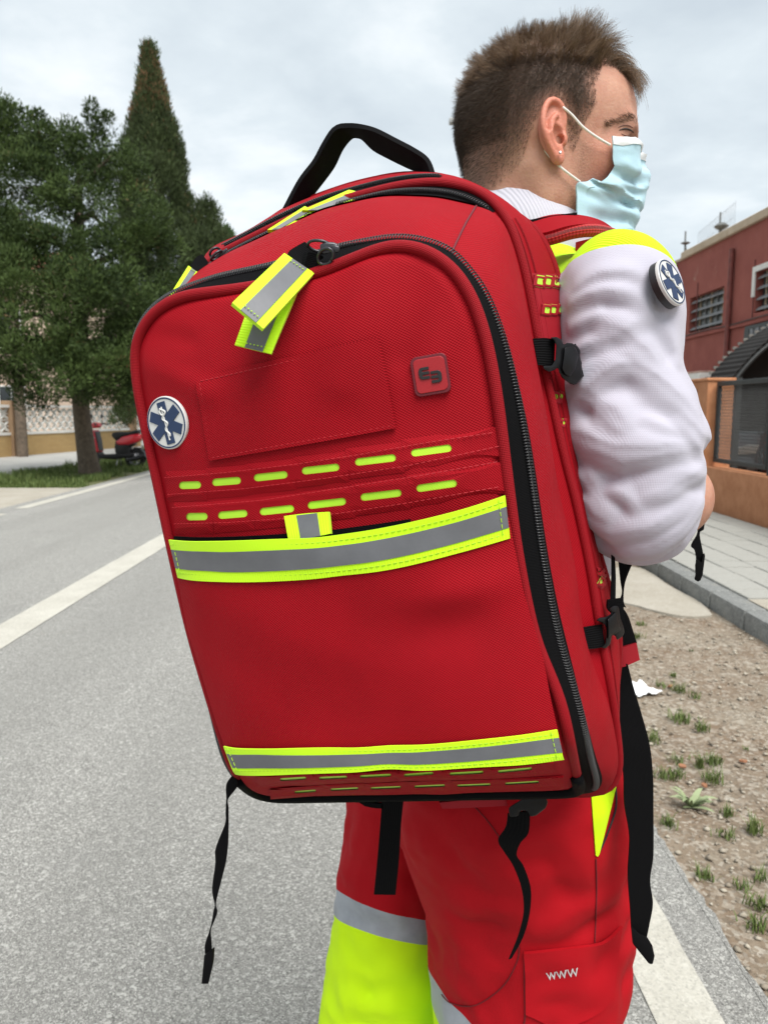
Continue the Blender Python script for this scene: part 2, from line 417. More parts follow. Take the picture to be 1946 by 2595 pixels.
# left side: concrete drive, pavement, grass strip
struct(flat('concrete_drive', -40, -5.22, -8, 13.42, -.004, M_CONC))
struct(flat('left_pavement', -30, -7.6, 13.43, 70, -.004, M_PAVE))
gs = struct(flat('grass_strip', -7.62, -5.24, 13.41, 60, -.008, M_SOIL, None, 20, 200, .02))
M_GRASS, nt_, p_, o_ = newmat('grass_blades')
at = nd(nt_, 'ShaderNodeAttribute', attribute_name='tone'); c_ = mixc(nt_, at.outputs['Fac'], (.05, .085, .020), (.14, .18, .055)); nt_.links.new(c_, p_.inputs['Base Color'])
p_.inputs['Roughness'].default_value = .6; p_.inputs['Specular IOR Level'].default_value = .2
def set_tone(o, tone_f):
    a = o.data.attributes.new('tone', 'FLOAT', 'FACE'); a.data.foreach_set('value', np.asarray(tone_f, dtype=np.float32))
def blades(name, base, hgt, wid, m, parent=None, lean=.45, tones=None, kind=None):
    n = len(base); a = rng.uniform(0, 2*PI, n); l = rng.uniform(.05, lean, n)*hgt; s = np.stack([np.cos(a), np.sin(a), 0*a], 1)
    q = np.stack([-np.sin(a), np.cos(a), 0*a], 1)*(wid/2)[:, None]
    m1 = base + s*(l*.35)[:, None] + np.array([0, 0, 1])*(hgt*.6)[:, None]; tp = base + s*l[:, None] + np.array([0, 0, 1])*(hgt*.95)[:, None]
    V = np.stack([base-q, base+q, m1+q*.75, m1-q*.75, tp], 1).reshape(-1, 3)
    i = np.arange(n)*5
    F4 = np.stack([i, i+1, i+2, i+3], 1); F3 = np.stack([i+3, i+2, i+4, i+4], 1)
    Fs = np.concatenate([F4, np.stack([i+3, i+2, i+4], 1)[:, [0, 1, 2, 2]]]) if False else None
    me = bpy.data.meshes.new(name); me.vertices.add(len(V)); me.vertices.foreach_set('co', V.astype(np.float32).ravel())
    lv = np.concatenate([F4.ravel(), np.stack([i+3, i+2, i+4], 1).ravel()]).astype(np.int32)
    me.loops.add(len(lv)); me.loops.foreach_set('vertex_index', lv); me.polygons.add(2*n)
    st = np.concatenate([np.arange(n)*4, 4*n+np.arange(n)*3]).astype(np.int32); me.polygons.foreach_set('loop_start', st)
    me.polygons.foreach_set('loop_total', np.concatenate([np.full(n, 4), np.full(n, 3)]).astype(np.int32)); me.update(calc_edges=True)
    me.materials.append(m); o = bpy.data.objects.new(name, me); link(o, parent)
    t = rng.uniform(0, 1, n) if tones is None else tones
    set_tone(o, np.concatenate([t, t]))
    if kind: o['kind'] = kind
    return o
nb = 26000
gx = rng.uniform(-7.75, -5.3, nb); gy = 13.35+ (rng.uniform(0, 1, nb)**1.6)*22
keep = np.array([mnoise.noise(Vector((x*1.1, y*.9, 5))) > -.28+.25*(x > -5.75) for x, y in zip(gx, gy)])
gx, gy = gx[keep], gy[keep]
hh = np.array([.10+.12*max(0, mnoise.noise(Vector((x*.9, y*.7, 1)))+.35) for x, y in zip(gx, gy)])*rng.uniform(.4, 1.2, len(gx))*np.clip(.35+(gy-13.35)*.8+.3*np.sin(gx*5), .3, 1)
blades('grass', np.stack([gx, gy, np.full(len(gx), -.01)], 1), hh, np.full(len(gx), .016), M_GRASS, kind='stuff')
# gravel on the verge
def stones(name, n, x0, x1, y0, y1, smin, smax, m):
    V0 = np.array([(1,0,0),(-1,0,0),(0,1,0),(0,-1,0),(0,0,1),(0,0,-1),(.62,.62,.4),(-.62,.6,.35),(.6,-.62,.3),(-.6,-.62,.42)])
    F0 = np.array([(6,4,0),(2,4,6),(0,2,6),(7,4,2),(1,4,7),(2,1,7),(8,0,4),(3,8,4),(3,0,8),(9,4,1),(3,4,9),(1,3,9),(0,5,2),(2,5,1),(1,5,3),(3,5,0)])
    s = smin+(smax-smin)*rng.uniform(0, 1, n)**3.5; a = rng.uniform(0, 2*PI, n)
    J = V0[None]*rng.uniform(.65, 1.25, (n, 10, 1)); J = J*np.stack([s, s*rng.uniform(.6, 1, n), s*rng.uniform(.35, .7, n)], 1)[:, None]
    c, sn = np.cos(a)[:, None], np.sin(a)[:, None]
    x = J[..., 0]*c-J[..., 1]*sn; y = J[..., 0]*sn+J[..., 1]*c
    px_, py_ = rng.uniform(x0, x1, n), y0+(y1-y0)*rng.uniform(0, 1, n)**1.3
    V = np.stack([x+px_[:, None], y+py_[:, None], J[..., 2]+(s*.12)[:, None]-.002], 2).reshape(-1, 3)
    Fs = (F0[None]+(np.arange(n)*10)[:, None, None]).reshape(-1, 3)
    o = raw(name, V, Fs, m, None, False, kind='stuff'); set_tone(o, np.repeat(rng.uniform(0, 1, n), 16)); return o
M_STONE, nt_, p_, o_ = newmat('gravel_stone')
at = nd(nt_, 'ShaderNodeAttribute', attribute_name='tone'); c_ = mixc(nt_, at.outputs['Fac'], (.19, .155, .115), (.42, .375, .30)); nt_.links.new(c_, p_.inputs['Base Color']); p_.inputs['Roughness'].default_value = .85
stones('gravel', 5200, .87, 2.2, 1.6, 9, .003, .017, M_STONE)
# weeds, one by one
def tuft(px, py, n, h, spread, label, group='green weed tufts on the dirt verge', name='grass_tuft', m=None, wid=.004):
    c = ground(px, py); r = rng.normal(0, spread*.45, (n, 2))
    base = np.stack([r[:, 0], r[:, 1], np.full(n, -.004)], 1)
    o = blades(name, base*np.array([.8,.8,1]), rng.uniform(.45, 1.1, n)*h*.62, np.full(n, wid), m or M_GRASS, lean=1.1, tones=rng.uniform(.25, 1, n))
    o.location = (c[0], c[1], .002); tag(o, label, 'weed', group); return o
WEEDS = [(1706,1714,30,.05,.03,'thin grass tuft farthest along the verge, above the white paper'),(1719,1752,70,.07,.05,'dense short grass tuft just right of the white paper'),(1676,1738,50,.04,.05,'low dark weed beside the right corner of the white paper'),(1759,1768,36,.05,.03,'small lone grass tuft right of the clump by the white paper'),
 (1724,1826,90,.08,.06,'bushy grass tuft a little below the white paper'),(1777,1850,60,.07,.04,'rounded upright grass tuft right of the bushy one'),(1653,1878,50,.09,.05,'sparse grass tuft close to the hanging hip strap, below the paper'),(1716,1930,40,.05,.05,'low grass tuft behind the clump with the orange chip'),
 (1774,1945,40,.10,.02,'tallest narrow grass tuft standing among the middle weeds'),(1806,1935,60,.08,.05,'wide grass tuft right of the tallest narrow one'),(1708,1968,80,.06,.05,'dense green tuft in front of the orange chip'),(1806,1980,70,.08,.05,'grass tuft behind the pale rosette weed, to its right'),
 (1680,1970,40,.06,.04,'thin grass tuft between the hip strap and the dense middle tuft'),(1842,2065,50,.06,.03,'compact dark grass tuft right of the pale rosette weed'),(1690,2090,60,.06,.04,'grass tuft at the asphalt edge left of the rosette weed'),(1838,2120,40,.05,.04,'spreading low weed below the compact dark tuft'),
 (1912,2110,50,.10,.03,'tall thin grass tuft near the right picture edge'),(1890,1900,14,.03,.015,'tiny lone sprig on bare dirt toward the kerb'),(1612,1615,60,.06,.05,'larger tuft beside the red end of the hip belt'),(1622,1585,50,.06,.05,'farthest tuft behind the black hip belt pad'),
 (1752,1650,20,.03,.02,'tiny tuft alone on the dirt near the kerb, above the paper'),(1930,2300,50,.07,.04,'nearest leafy tuft at the right picture edge'),(1930,2230,40,.06,.04,'tuft just behind the nearest one at the right edge'),(1785,2225,40,.06,.04,'flat grey-green weed beside the crumbling asphalt edge'),(1920,2350,60,.06,.05,'lowest grass tuft in the bottom right corner'),(1880,2250,30,.05,.03,'small tuft left of the pair at the right edge')]
for px, py, n, h, s, lab in WEEDS: tuft(px, py, n, h, s, lab)
M_SAGE, nt_, p_, o_ = newmat('pale_leaf'); at = nd(nt_, 'ShaderNodeAttribute', attribute_name='tone'); c_ = mixc(nt_, at.outputs['Fac'], (.13, .18, .07), (.30, .35, .19)); nt_.links.new(c_, p_.inputs['Base Color']); p_.inputs['Roughness'].default_value = .7
c = ground(1750, 2045); b = MB()
for k in range(26):
    a = rng.uniform(0, 2*PI); L = rng.uniform(.035, .085); w_ = rng.uniform(.006, .011); up = rng.uniform(.2, .9)
    P = [(math.cos(a)*L*t, math.sin(a)*L*t, L*up*math.sin(t*PI*.62)) for t in np.linspace(0, 1, 6)]; q = (-math.sin(a), math.cos(a))
    ws = [w_*v for v in (.4, 1, 1.1, .9, .6, .1)]
    V = [(x-q[0]*v, y-q[1]*v, z) for (x, y, z), v in zip(P, ws)]+[(x+q[0]*v, y+q[1]*v, z) for (x, y, z), v in zip(P, ws)]
    b.add(V, [(i, i+1, i+7, i+6) for i in range(5)])
o = b.build('rosette_weed', M_SAGE); o.location = (c[0], c[1], 0); set_tone(o, np.repeat(rng.uniform(.2, 1, 26), 5)); tag(o, 'pale grey-green weed with long narrow leaves lying in a rosette on the dirt', 'weed')
M_PAPER = simple('white_paper', (.80, .80, .80), rough=.7, var=.04)
c = ground(1628, 1757); u = np.linspace(-1, 1, 12); X, Y = np.meshgrid(u, u, indexing='ij')
Z = np.array([[.016+.020*mnoise.noise(Vector((x*1.3, y*1.3, 8)))+.012*mnoise.noise(Vector((x*3, y*3, 4))) for x, y in zip(a, b_)] for a, b_ in zip(X, Y)])
o = sheet('crumpled_paper', np.stack([X*.055*(1-.25*Y), Y*.06, np.maximum(Z, .003)+.018*np.maximum(0, Y)], 2), .001, M_PAPER); o.location = (c[0], c[1]+.01, 0); o.rotation_euler = (0, 0, .4)
tag(o, 'crumpled piece of white paper lying on the dirt verge', 'litter')
M_CHIP = simple('terracotta_chip', (.36, .16, .08), var=.2)
for k, (px, py) in enumerate(((1727,1945),(1783,1994),(1882,1933),(1698,1742))):
    c = ground(px, py); b = MB(); b.prism([(-.013,-.008),(.012,-.010),(.014,.005),(-.003,.011),(-.015,.004)], 0, .008); o = b.build('broken_chip', M_CHIP, bevel=.001, seg=1); o.location = (c[0], c[1], .003); o.rotation_euler = (.15, .1, k*1.3)
    tag(o, ('orange chip behind the dense green tuft of the verge', 'orange chip just above the pale rosette weed', 'small orange chip on bare dirt nearer the kerb', 'tiny orange chip beside the white paper')[k], 'debris', 'orange chips on the verge')
# ================================================================== left: wall, house, trees, scooter, car
M_YBRICK = ground_mat('yellow_brick', [(.40, .27, .115), (.47, .33, .15)], [1.3], bump=.004, bscale=30., stain=(.8, (.33, .21, .09), .5))
# courses of brick show only as fine relief at this distance
def add_brick(m, cols, mortar, bw, bh):
    nt = m.node_tree; p = nt.nodes['Principled BSDF']
    tcn = nd(nt, 'ShaderNodeTexCoord'); s = nd(nt, 'ShaderNodeSeparateXYZ', {'Vector': tcn.outputs['Object']})
    cb = nd(nt, 'ShaderNodeCombineXYZ', {0: s.outputs[1], 1: s.outputs[2]})
    br = nd(nt, 'ShaderNodeTexBrick', {'Vector': cb.outputs[0], 'Color1': (*cols[0], 1), 'Color2': (*cols[1], 1), 'Mortar': (*mortar, 1), 'Scale': 1., 'Mortar Size': .007, 'Brick Width': bw, 'Row Height': bh, 'Bias': 0.})
    old = p.inputs['Base Color'].links[0].from_socket
    nt.links.new(mixc(nt, .55, old, br.outputs['Color']), p.inputs['Base Color'])
add_brick(M_YBRICK, ((.46, .31, .13), (.38, .24, .10)), (.33, .25, .16), .25, .07)
M_BROWN = ground_mat('brown_render', [(.23, .15, .09), (.30, .20, .12)], [2.], bump=.004, bscale=40.)
M_WHITEP = ground_mat('white_plaster', [(.74, .73, .69), (.66, .65, .61)], [2.], bump=.002, bscale=40.)
A_, B_ = np.array([-12.7, 16.]), np.array([-8.15, 33.8]); wd = (B_-A_)/np.linalg.norm(B_-A_); wang = math.atan2(wd[0], wd[1])
wall = thing('boundary_wall', 'yellow brick garden wall topped by white lattice blocks behind the trees', 'wall', (A_[0], A_[1], 0), -wang)
WL_ = np.linalg.norm(B_-A_)+12
MB().box((-.10, 0, -.05), (.10, WL_, .62)).build('brick_base', M_YBRICK, wall)
MB().box((-.12, 0, .622), (.12, WL_, .70)).build('coping', M_WHITEP, wall)
MB().box((-.12, 0, 1.42), (.12, WL_, 1.50)).build('coping', M_WHITEP, wall)
lat = MB(); p_ = .16
for k in range(int(WL_/p_)):
    y = k*p_
    for r_ in range(4):
        z = .702+r_*.1795; s = 1 if (k+r_) % 2 else -1
        if 4 < y < 24: lat.add([(-.05, y, z+(.01 if s > 0 else .13)), (.05, y, z+(.01 if s > 0 else .13)), (.05, y+p_, z+(.13 if s > 0 else .01)), (-.05, y+p_, z+(.13 if s > 0 else .01)), (-.05, y, z+(.045 if s > 0 else .165)), (.05, y, z+(.045 if s > 0 else .165)), (.05, y+p_, z+(.165 if s > 0 else .045)), (-.05, y+p_, z+(.165 if s > 0 else .045))], [(0,3,2,1),(4,5,6,7),(0,1,5,4),(1,2,6,5),(2,3,7,6),(3,0,4,7)])
for r_ in range(1, 4): lat.box((-.05, 4, .702+r_*.1795-.012), (.05, 24, .702+r_*.1795+.012))
lat.build('lattice_blocks', M_WHITEP, wall, kind='stuff')
MB().box((-.09, 15.6, .702), (.09, WL_, 1.418)).build('white_panel', M_WHITEP, wall)
for y in (5.2, 6.85, 13.0):
    MB().box((-.2, y, -.05), (.2, y+.36, 1.62)).build('pillar', M_BROWN if y > 6 else M_YBRICK, wall, bevel=.01, seg=1)
MB().box((-.18, 0, .70), (.16, 5.1, 1.6)).build('brick_panel', M_YBRICK, wall)
# weathered post in front of the wall
M_BARK = simple('bark', (.155, .12, .085), rough=.95, var=.3, vscale=14., bump=.02, bscale=22., col2=(.07, .055, .04))
M_WOOD = simple('weathered_wood', (.19, .145, .105), rough=.9, var=.25, vscale=12, bump=.008, bscale=30.)
c = ground(58, 1157)
b = MB(); b.tube([(0,0,-.1),(.02,0,1.2),(.0,0,3.2),(.03,0,6.4)], [.17,.15,.135,.11], 14); o = b.build('utility_pole', M_WOOD, smooth=True); o.location = (c[0], c[1], 0); tag(o, 'weathered brown wooden pole standing before the yellow brick wall', 'pole')
# house glimpsed through the branches
M_HOUSE = ground_mat('pink_render', [(.58, .44, .34), (.64, .50, .40)], [.5], bump=.003, bscale=20.)
M_ROOF = simple('roof_tile', (.34, .13, .07), rough=.8, var=.2, vscale=3.)
M_GLASS = simple('dark_glass', (.03, .035, .04), rough=.08, spec=.6, var=.1)
M_WFRAME = simple('white_frame', (.72, .71, .68), rough=.5, var=.05)
hs = thing('house', 'pinkish two-storey house half hidden behind the big conifer', 'house', (-20, 38, 0), R(-12))
MB().box((-8, -5, 0), (8, 5, 6.6)).build('wall', M_HOUSE, hs)
rf = MB(); rf.add([(-8.5,-5.5,6.602),(8.5,-5.5,6.602),(8.5,5.5,6.602),(-8.5,5.5,6.602),(-5,0,8.6),(5,0,8.6)], [(0,1,5,4),(1,2,5),(2,3,4,5),(3,0,4),(3,2,1,0)]); rf.build('roof', M_ROOF, hs)
for x in (-5.5, -1.5, 2.5, 6):
    for z in (.9, 3.9):
        f_ = MB().box((x-.62, -5.09, z-.06), (x+.62, -5.002, z+1.46)).build('window', M_WFRAME, hs)
        MB().box((x-.54, -5.11, z), (x-.03, -5.092, z+1.4)).box((x+.03, -5.11, z), (x+.54, -5.092, z+1.4)).build('pane', M_GLASS, f_)
        MB().box((x-.75, -5.2, z-.16), (x+.75, -5.0, z-.062)).build('sill', M_WHITEP, f_)
M_HILL = ground_mat('hill_scrub', [(.085, .10, .06), (.12, .13, .085), (.07, .085, .05)], [.02, .06], bump=.5, bscale=.3)
na_ = 160; hp = np.zeros((na_, 4, 3))
for i, a in enumerate(np.linspace(0, 2*PI, na_, endpoint=False)):
    hgt = 16+9*mnoise.noise(Vector((math.cos(a)*2.2, math.sin(a)*2.2, .4)))+5*mnoise.noise(Vector((math.cos(a)*9, math.sin(a)*9, 2.)))
    for j, (r_, f_) in enumerate(((420, 0), (480, .6), (560, 1), (700, .9))): hp[i, j] = (math.cos(a)*r_, math.sin(a)*r_+60, f_*hgt-.5)
struct(grid('hills', hp, M_HILL, None, closed_u=True, flip=True))
# ------------------------------------------------------------------ trees
def leafmat(name, dark, light, brown=None):
    m, nt, p, o = newmat(name); at = nd(nt, 'ShaderNodeAttribute', attribute_name='tone'); c = mixc(nt, rampf(nt, at.outputs['Fac'], 0, .85), dark, light)
    if brown is not None: c = mixc(nt, rampf(nt, at.outputs['Fac'], .93, .97), c, brown)
    nt.links.new(c, p.inputs['Base Color']); p.inputs['Roughness'].default_value = .65; p.inputs['Specular IOR Level'].default_value = .2
    return m
def unit(n):
    v = rng.normal(size=(n, 3)); return v/np.linalg.norm(v, axis=1)[:, None]
def crown(name, centers, radii, per, L, W, m, parent, up=.5, tone=None, squash=.8):
    """clumps of small leaf sprays: for each clump, narrow leaves pointing out of it and upwards"""
    n = len(centers); tot = n*per
    ci = np.repeat(np.arange(n), per); d = unit(tot); rad = radii[ci]*rng.uniform(.25, 1, tot)**.5
    base = centers[ci] + d*rad[:, None]*np.array([1, 1, squash])
    ax = d + np.array([0, 0, up]) + .55*unit(tot); ax /= np.linalg.norm(ax, axis=1)[:, None]
    sd = np.cross(ax, unit(tot)); sd /= np.linalg.norm(sd, axis=1)[:, None]
    l = L*rng.uniform(.6, 1.4, tot); w_ = W*rng.uniform(.7, 1.3, tot)
    V = np.stack([base-sd*(w_*.3)[:, None], base+ax*(l*.5)[:, None]-sd*(w_*.55)[:, None], base+ax*l[:, None], base+ax*(l*.45)[:, None]+sd*(w_*.55)[:, None]], 1).reshape(-1, 3)
    Fs = (np.arange(tot)*4)[:, None]+np.arange(4)[None]
    o = raw(name, V, Fs, m, parent, False)
    t = (rng.uniform(0, 1, n) if tone is None else tone)[ci]*.7+rng.uniform(0, .30, tot)
    set_tone(o, t); return o
M_JUN = leafmat('juniper_leaf', (.011, .023, .007), (.068, .105, .027), (.14, .09, .04))
M_CYP = leafmat('cypress_leaf', (.022, .032, .012), (.060, .085, .030), (.17, .10, .05))
base = ground(225, 1204); bx, by = base[0], base[1]
big = thing('conifer_tree', 'broad dark green conifer with a leaning bare trunk at the roadside', 'tree', (bx, by, 0))
tr = MB(); tr.tube([(.07,.0,-.1),(.03,0,.10),(-.02,0,.5),(-.08,.02,1.2),(-.10,.0,1.9),(-.05,.05,2.8),(.05,.05,4.4),(.1,0,6.)], [.26,.225,.19,.17,.165,.15,.11,.05], 16)
for k in range(14):
    a = k*2.4; z = 1.7+k*.3; L = 1.9-.08*k
    tr.tube([(-.05, 0, z), (math.cos(a)*L*.5, math.sin(a)*L*.5, z+.35), (math.cos(a)*L, math.sin(a)*L, z+.5+.4*math.sin(k))], [.09, .055, .02], 7)
tr.build('trunk', M_BARK, big, smooth=True)
def lobes_to_clumps(lobes, dens, rmin, rmax):
    Cs, Rs, T = [], [], []
    for (x, y, z, rx, ry, rz) in lobes:
        n = int(dens*(rx*ry+ry*rz+rx*rz)); d = unit(n); f = rng.uniform(.55, 1.0, n)**.4
        p = np.stack([x+d[:, 0]*rx*f, y+d[:, 1]*ry*f, z+d[:, 2]*rz*f], 1)
        Cs.append(p); Rs.append(rng.uniform(rmin, rmax, n)); T.append(rng.uniform(0, 1, n))
    return np.concatenate(Cs), np.concatenate(Rs), np.concatenate(T)
def lobe(px, py, Y, rpx, rpy=None, ry=None):
    p = atY(px, py, Y); s = Y/FPX*1.05; rpy = rpy or rpx; return (p[0]-bx, p[1]-by, p[2], rpx*s, ry or rpx*s*.9, rpy*s)
lobes = [lobe(40,340,16.5,80,50), lobe(-60,330,16.5,90,70), lobe(150,390,16,70,48), lobe(60,460,15.6,90,50), lobe(240,400,16.6,55,45), lobe(300,440,16,65,52),
         lobe(180,500,15.4,80,42), lobe(20,600,15,90,60), lobe(-80,560,15.5,110,90), lobe(330,560,15.5,72,60), lobe(120,640,14.8,75,48), lobe(250,660,15.2,80,60), lobe(380,640,16,55,45),
         lobe(60,720,14.4,95,60), lobe(200,740,14.3,85,60), lobe(320,760,14.8,80,60), lobe(410,740,15.6,45,55), lobe(-70,720,15,110,90), lobe(110,850,14.0,95,65), lobe(240,880,14.2,80,65), lobe(340,890,14.8,72,62),
         lobe(20,900,14.6,75,60), lobe(-80,880,15,90,70), lobe(170,950,14.0,70,45), lobe(280,935,14.3,62,40), lobe(362,960,15,45,42), lobe(60,975,14.8,38,30), lobe(115,1030,14.6,30,20), lobe(318,1000,14.8,34,22), lobe(235,980,15,50,28), lobe(100,375,17,50,30), lobe(185,330,16.8,26,20)]
Cn, Rd, Tn = lobes_to_clumps(lobes, 36, .18, .40)
tipb = np.array([lobe(232,268,16.2,8,8), lobe(228,290,16.2,9,9), lobe(236,312,16.2,12,10), lobe(262,304,16.2,9,8), lobe(274,298,16.2,6,6), lobe(248,328,16.2,16,12), lobe(250,350,16.2,22,14), lobe(98,290,16.4,8,14), lobe(20,268,16.6,30,10), lobe(90,312,16.4,12,12)])
Cn = np.concatenate([Cn, tipb[:, :3]]); Rd = np.concatenate([Rd, np.full(len(tipb), .13)]); Tn = np.concatenate([Tn, np.full(len(tipb), .5)])
crown('crown', Cn, Rd, 190, .085, .021, M_JUN, big, up=.75, tone=Tn)
cy = atY(425, 1040, 24.5)
cyp = thing('cypress_tree', 'tall narrow cypress with a browned tip rising behind the broad conifer', 'tree', (cy[0], cy[1], 0))
MB().tube([(0,0,-.1),(0,0,4),(0,0,10)], [.3,.2,.05], 10).build('trunk', M_BARK, cyp, smooth=True)
ztop = atY(413, 132, 24.5)[2]; n = 1900
zz = 1.0+(ztop-1.0)*rng.uniform(0, 1, n)**.85
def cw(z): 
    t = np.clip((ztop-z)/(ztop-1.), 0, 1); return np.maximum(.02, 2.65*t**.78*(1-.35*t**3)-.14)
a = rng.uniform(0, 2*PI, n); rag = np.array([mnoise.noise(Vector((math.cos(q)*1.6, math.sin(q)*1.6, z_*.75))) for q, z_ in zip(a, zz)]); rr = cw(zz)*rng.uniform(.70, 1.0, n)*(1+.42*rag)
lean = -.16*np.clip((zz-5)/6, 0, 1)
Cn = np.stack([np.cos(a)*rr+lean, np.sin(a)*rr, zz], 1); Tn = np.clip(rng.uniform(0, 1, n)+.9*(zz > ztop-1.9)*rng.uniform(0, 1, n)*.8, 0, 1.5)
ex_l = [(540,625,24.2,40,42),(520,560,24.4,26,40),(556,650,24,36,30),(500,640,23.6,40,40)]
for px, py, Y_, r1_, r2_ in ex_l:
    p = atY(px, py, Y_); s_ = Y_/FPX; d = unit(60); Cn = np.concatenate([Cn, np.stack([p[0]-cy[0]+d[:, 0]*r1_*s_, p[1]-cy[1]+d[:, 1]*r1_*s_, p[2]+d[:, 2]*r2_*s_], 1)]); Tn = np.concatenate([Tn, rng.uniform(0, 1, 60)])
n = len(Cn)
crown('crown', Cn, rng.uniform(.12, .30, n), 80, .12, .026, M_CYP, cyp, up=2.2, tone=Tn, squash=1.5)
c2 = atY(583, 1040, 36)
sm_ = thing('cypress_tree', 'small pointed cypress tip showing low behind the red backpack', 'tree', (c2[0], c2[1], 0))
MB().tube([(0,0,-.1),(0,0,8)], [.25,.05], 8).build('trunk', M_BARK, sm_, smooth=True)
zt = atY(583, 600, 36)[2]; n = 300; zz = .8+(zt-.8)*rng.uniform(0, 1, n)**.8; a = rng.uniform(0, 2*PI, n); rr = (.05+2.6*((zt-zz)/zt)**.8)*rng.uniform(.6, 1, n)
crown('crown', np.stack([np.cos(a)*rr, np.sin(a)*rr, zz], 1), rng.uniform(.2, .36, n), 60, .22, .06, leafmat('green_cypress_leaf', (.03, .06, .018), (.075, .13, .035)), sm_, up=2., squash=1.4)
# ------------------------------------------------------------------ scooter
M_SRED = simple('scooter_red', (.72, .03, .05), rough=.3, spec=.6, var=.06, coat=.5)
M_SBLK = simple('scooter_black', (.014, .014, .015), rough=.5, var=.15)
M_TYRE = simple('tyre', (.016, .016, .016), rough=.85, var=.2, bump=.001, bscale=90.)
M_ALU = simple('aluminium', (.45, .45, .46), rough=.35, metal=.8, var=.1)
M_LAMP = simple('lamp_lens', (.55, .54, .50), rough=.15, var=.05)
M_TAIL = simple('tail_lens', (.55, .05, .02), rough=.2, var=.05)
scp = ground(345, 1188)
sc = thing('motor_scooter', 'red and black motor scooter on its stand behind the conifer trunk', 'scooter', (scp[0], scp[1], 0), R(-4))
SCX = lambda x: x if x > -.4 else -.4+(x+.4)*.80
def wheel(parent, x, z, r, w_, name='wheel'):
    b = MB(); b.lathe([(r*.62,-w_*.45),(r*.9,-w_*.5),(r,-w_*.25),(r,w_*.25),(r*.9,w_*.5),(r*.62,w_*.45),(r*.62,-w_*.45)], 28, (x, 0, z), 1); o = b.build(name, M_TYRE, parent, smooth=True)
    b = MB(); b.lathe([(.02,-w_*.5),(.05,-w_*.5),(.05,w_*.5),(.02,w_*.5),(.02,-w_*.5)], 14, (x, 0, z), 1); b.lathe([(r*.52,-w_*.3),(r*.63,-w_*.42),(r*.63,w_*.42),(r*.52,w_*.3),(r*.52,-w_*.3)], 28, (x, 0, z), 1)
    for k in range(5):
        a = 2*PI*k/5; b.tube([(x+.03*math.cos(a), 0, z+.03*math.sin(a)), (x+r*.58*math.cos(a), 0, z+r*.58*math.sin(a))], .018, 6)
    b.build('rim', M_ALU, o, smooth=True); return o
wheel(sc, 0, .235, .235, .12); wheel(sc, SCX(-1.26), .235, .235, .11)
def prof(name, pts, hw, m, parent, bev=.025): 
    pts = [(SCX(x), z) for x, z in pts]; b = MB(); b.prism(pts, -hw, hw, axis=1); return b.build(name, m, parent, smooth=True, bevel=bev, seg=3)
prof('tail_fairing', [(.10,.62),(.20,.70),(.17,.80),(.0,.80),(-.25,.74),(-.42,.62),(-.36,.55),(-.12,.55)], .13, M_SRED, sc, .04)
prof('seat', [(-.52,.76),(-.50,.83),(-.38,.85),(-.1,.85),(.1,.90),(.14,.88),(.12,.81),(-.2,.75),(-.42,.66)], .12, M_SBLK, sc, .035)
prof('body', [(-.42,.28),(-.46,.50),(-.40,.70),(-.2,.74),(.0,.66),(.02,.56),(-.1,.50),(-.05,.30),(-.2,.24)], .11, M_SBLK, sc, .03)
prof('footboard', [(-1.02,.30),(-.95,.24),(-.40,.22),(.0,.28),(.03,.36),(-.3,.35),(-.86,.33),(-.98,.42)], .14, M_SBLK, sc, .02)
prof('leg_shield', [(-.97,.36),(-.90,.40),(-.95,.62),(-1.0,.86),(-1.04,.90),(-1.15,.84),(-1.18,.70),(-1.10,.48),(-1.05,.40)], .16, M_SRED, sc, .03)
prof('inner_shield', [(-.93,.38),(-.90,.42),(-.93,.66),(-.98,.86),(-1.0,.84),(-.96,.6)], .13, M_SBLK, sc, .008)
prof('fork', [(-1.24,.235),(-1.20,.235),(-1.08,.62),(-1.13,.62)], .035, M_ALU, sc, .008)
prof('front_fender', [(-1.5,.36),(-1.40,.50),(-1.2,.53),(-1.05,.46),(-1.06,.42),(-1.2,.48),(-1.38,.45),(-1.46,.35)], .075, M_SRED, sc, .015)
prof('rear_fender', [(-.02,.50),(.14,.48),(.25,.36),(.30,.22),(.27,.22),(.21,.34),(.11,.44),(-.02,.46)], .06, M_SBLK, sc, .01)
hd = prof('handlebar_cover', [(-1.07,.94),(-1.12,1.02),(-1.05,1.07),(-.92,1.04),(-.86,.98),(-.95,.93)], .10, M_SRED, sc, .03)
b = MB(); b.lathe([(0,-.03),(.06,-.03),(.075,0),(.06,.03),(0,.03)], 16, (SCX(-1.10), 0, 1.0), 0); b.build('headlamp', M_LAMP, hd, smooth=True)
for s in (-1, 1):
    b = MB(); b.tube([(SCX(-.97), s*.08, 1.02), (SCX(-.90), s*.24, 1.03), (SCX(-.84), s*.36, 1.01)], .018, 8); b.build('handlebar', M_SBLK, sc, smooth=True)
    b = MB(); b.tube([(SCX(-.94), s*.2, 1.03), (SCX(-.98), s*.26, 1.16)], .007, 6); b.lathe([(0,-.012),(.05,-.01),(.055,.008),(0,.012)], 14, (SCX(-.99), s*.28, 1.20), 0); b.build('mirror', M_SBLK, sc, smooth=True)
    b = MB(); b.prism([(SCX(x_), z_) for x_, z_ in [(-1.10,.70),(-1.02,.76),(-.98,.72),(-1.05,.64),(-1.10,.62)]], s*.155 if s > 0 else -.185, .185 if s > 0 else -.155, axis=1); b.build('badge_panel', M_LAMP, sc, smooth=True, bevel=.006, seg=1)
prof('tail_lamp', [(.17,.70),(.225,.72),(.22,.80),(.16,.80)], .07, M_TAIL, sc, .01)
prof('engine', [(-.18,.20),(.06,.17),(.10,.28),(.02,.36),(-.16,.34)], .10, M_ALU, sc, .02)
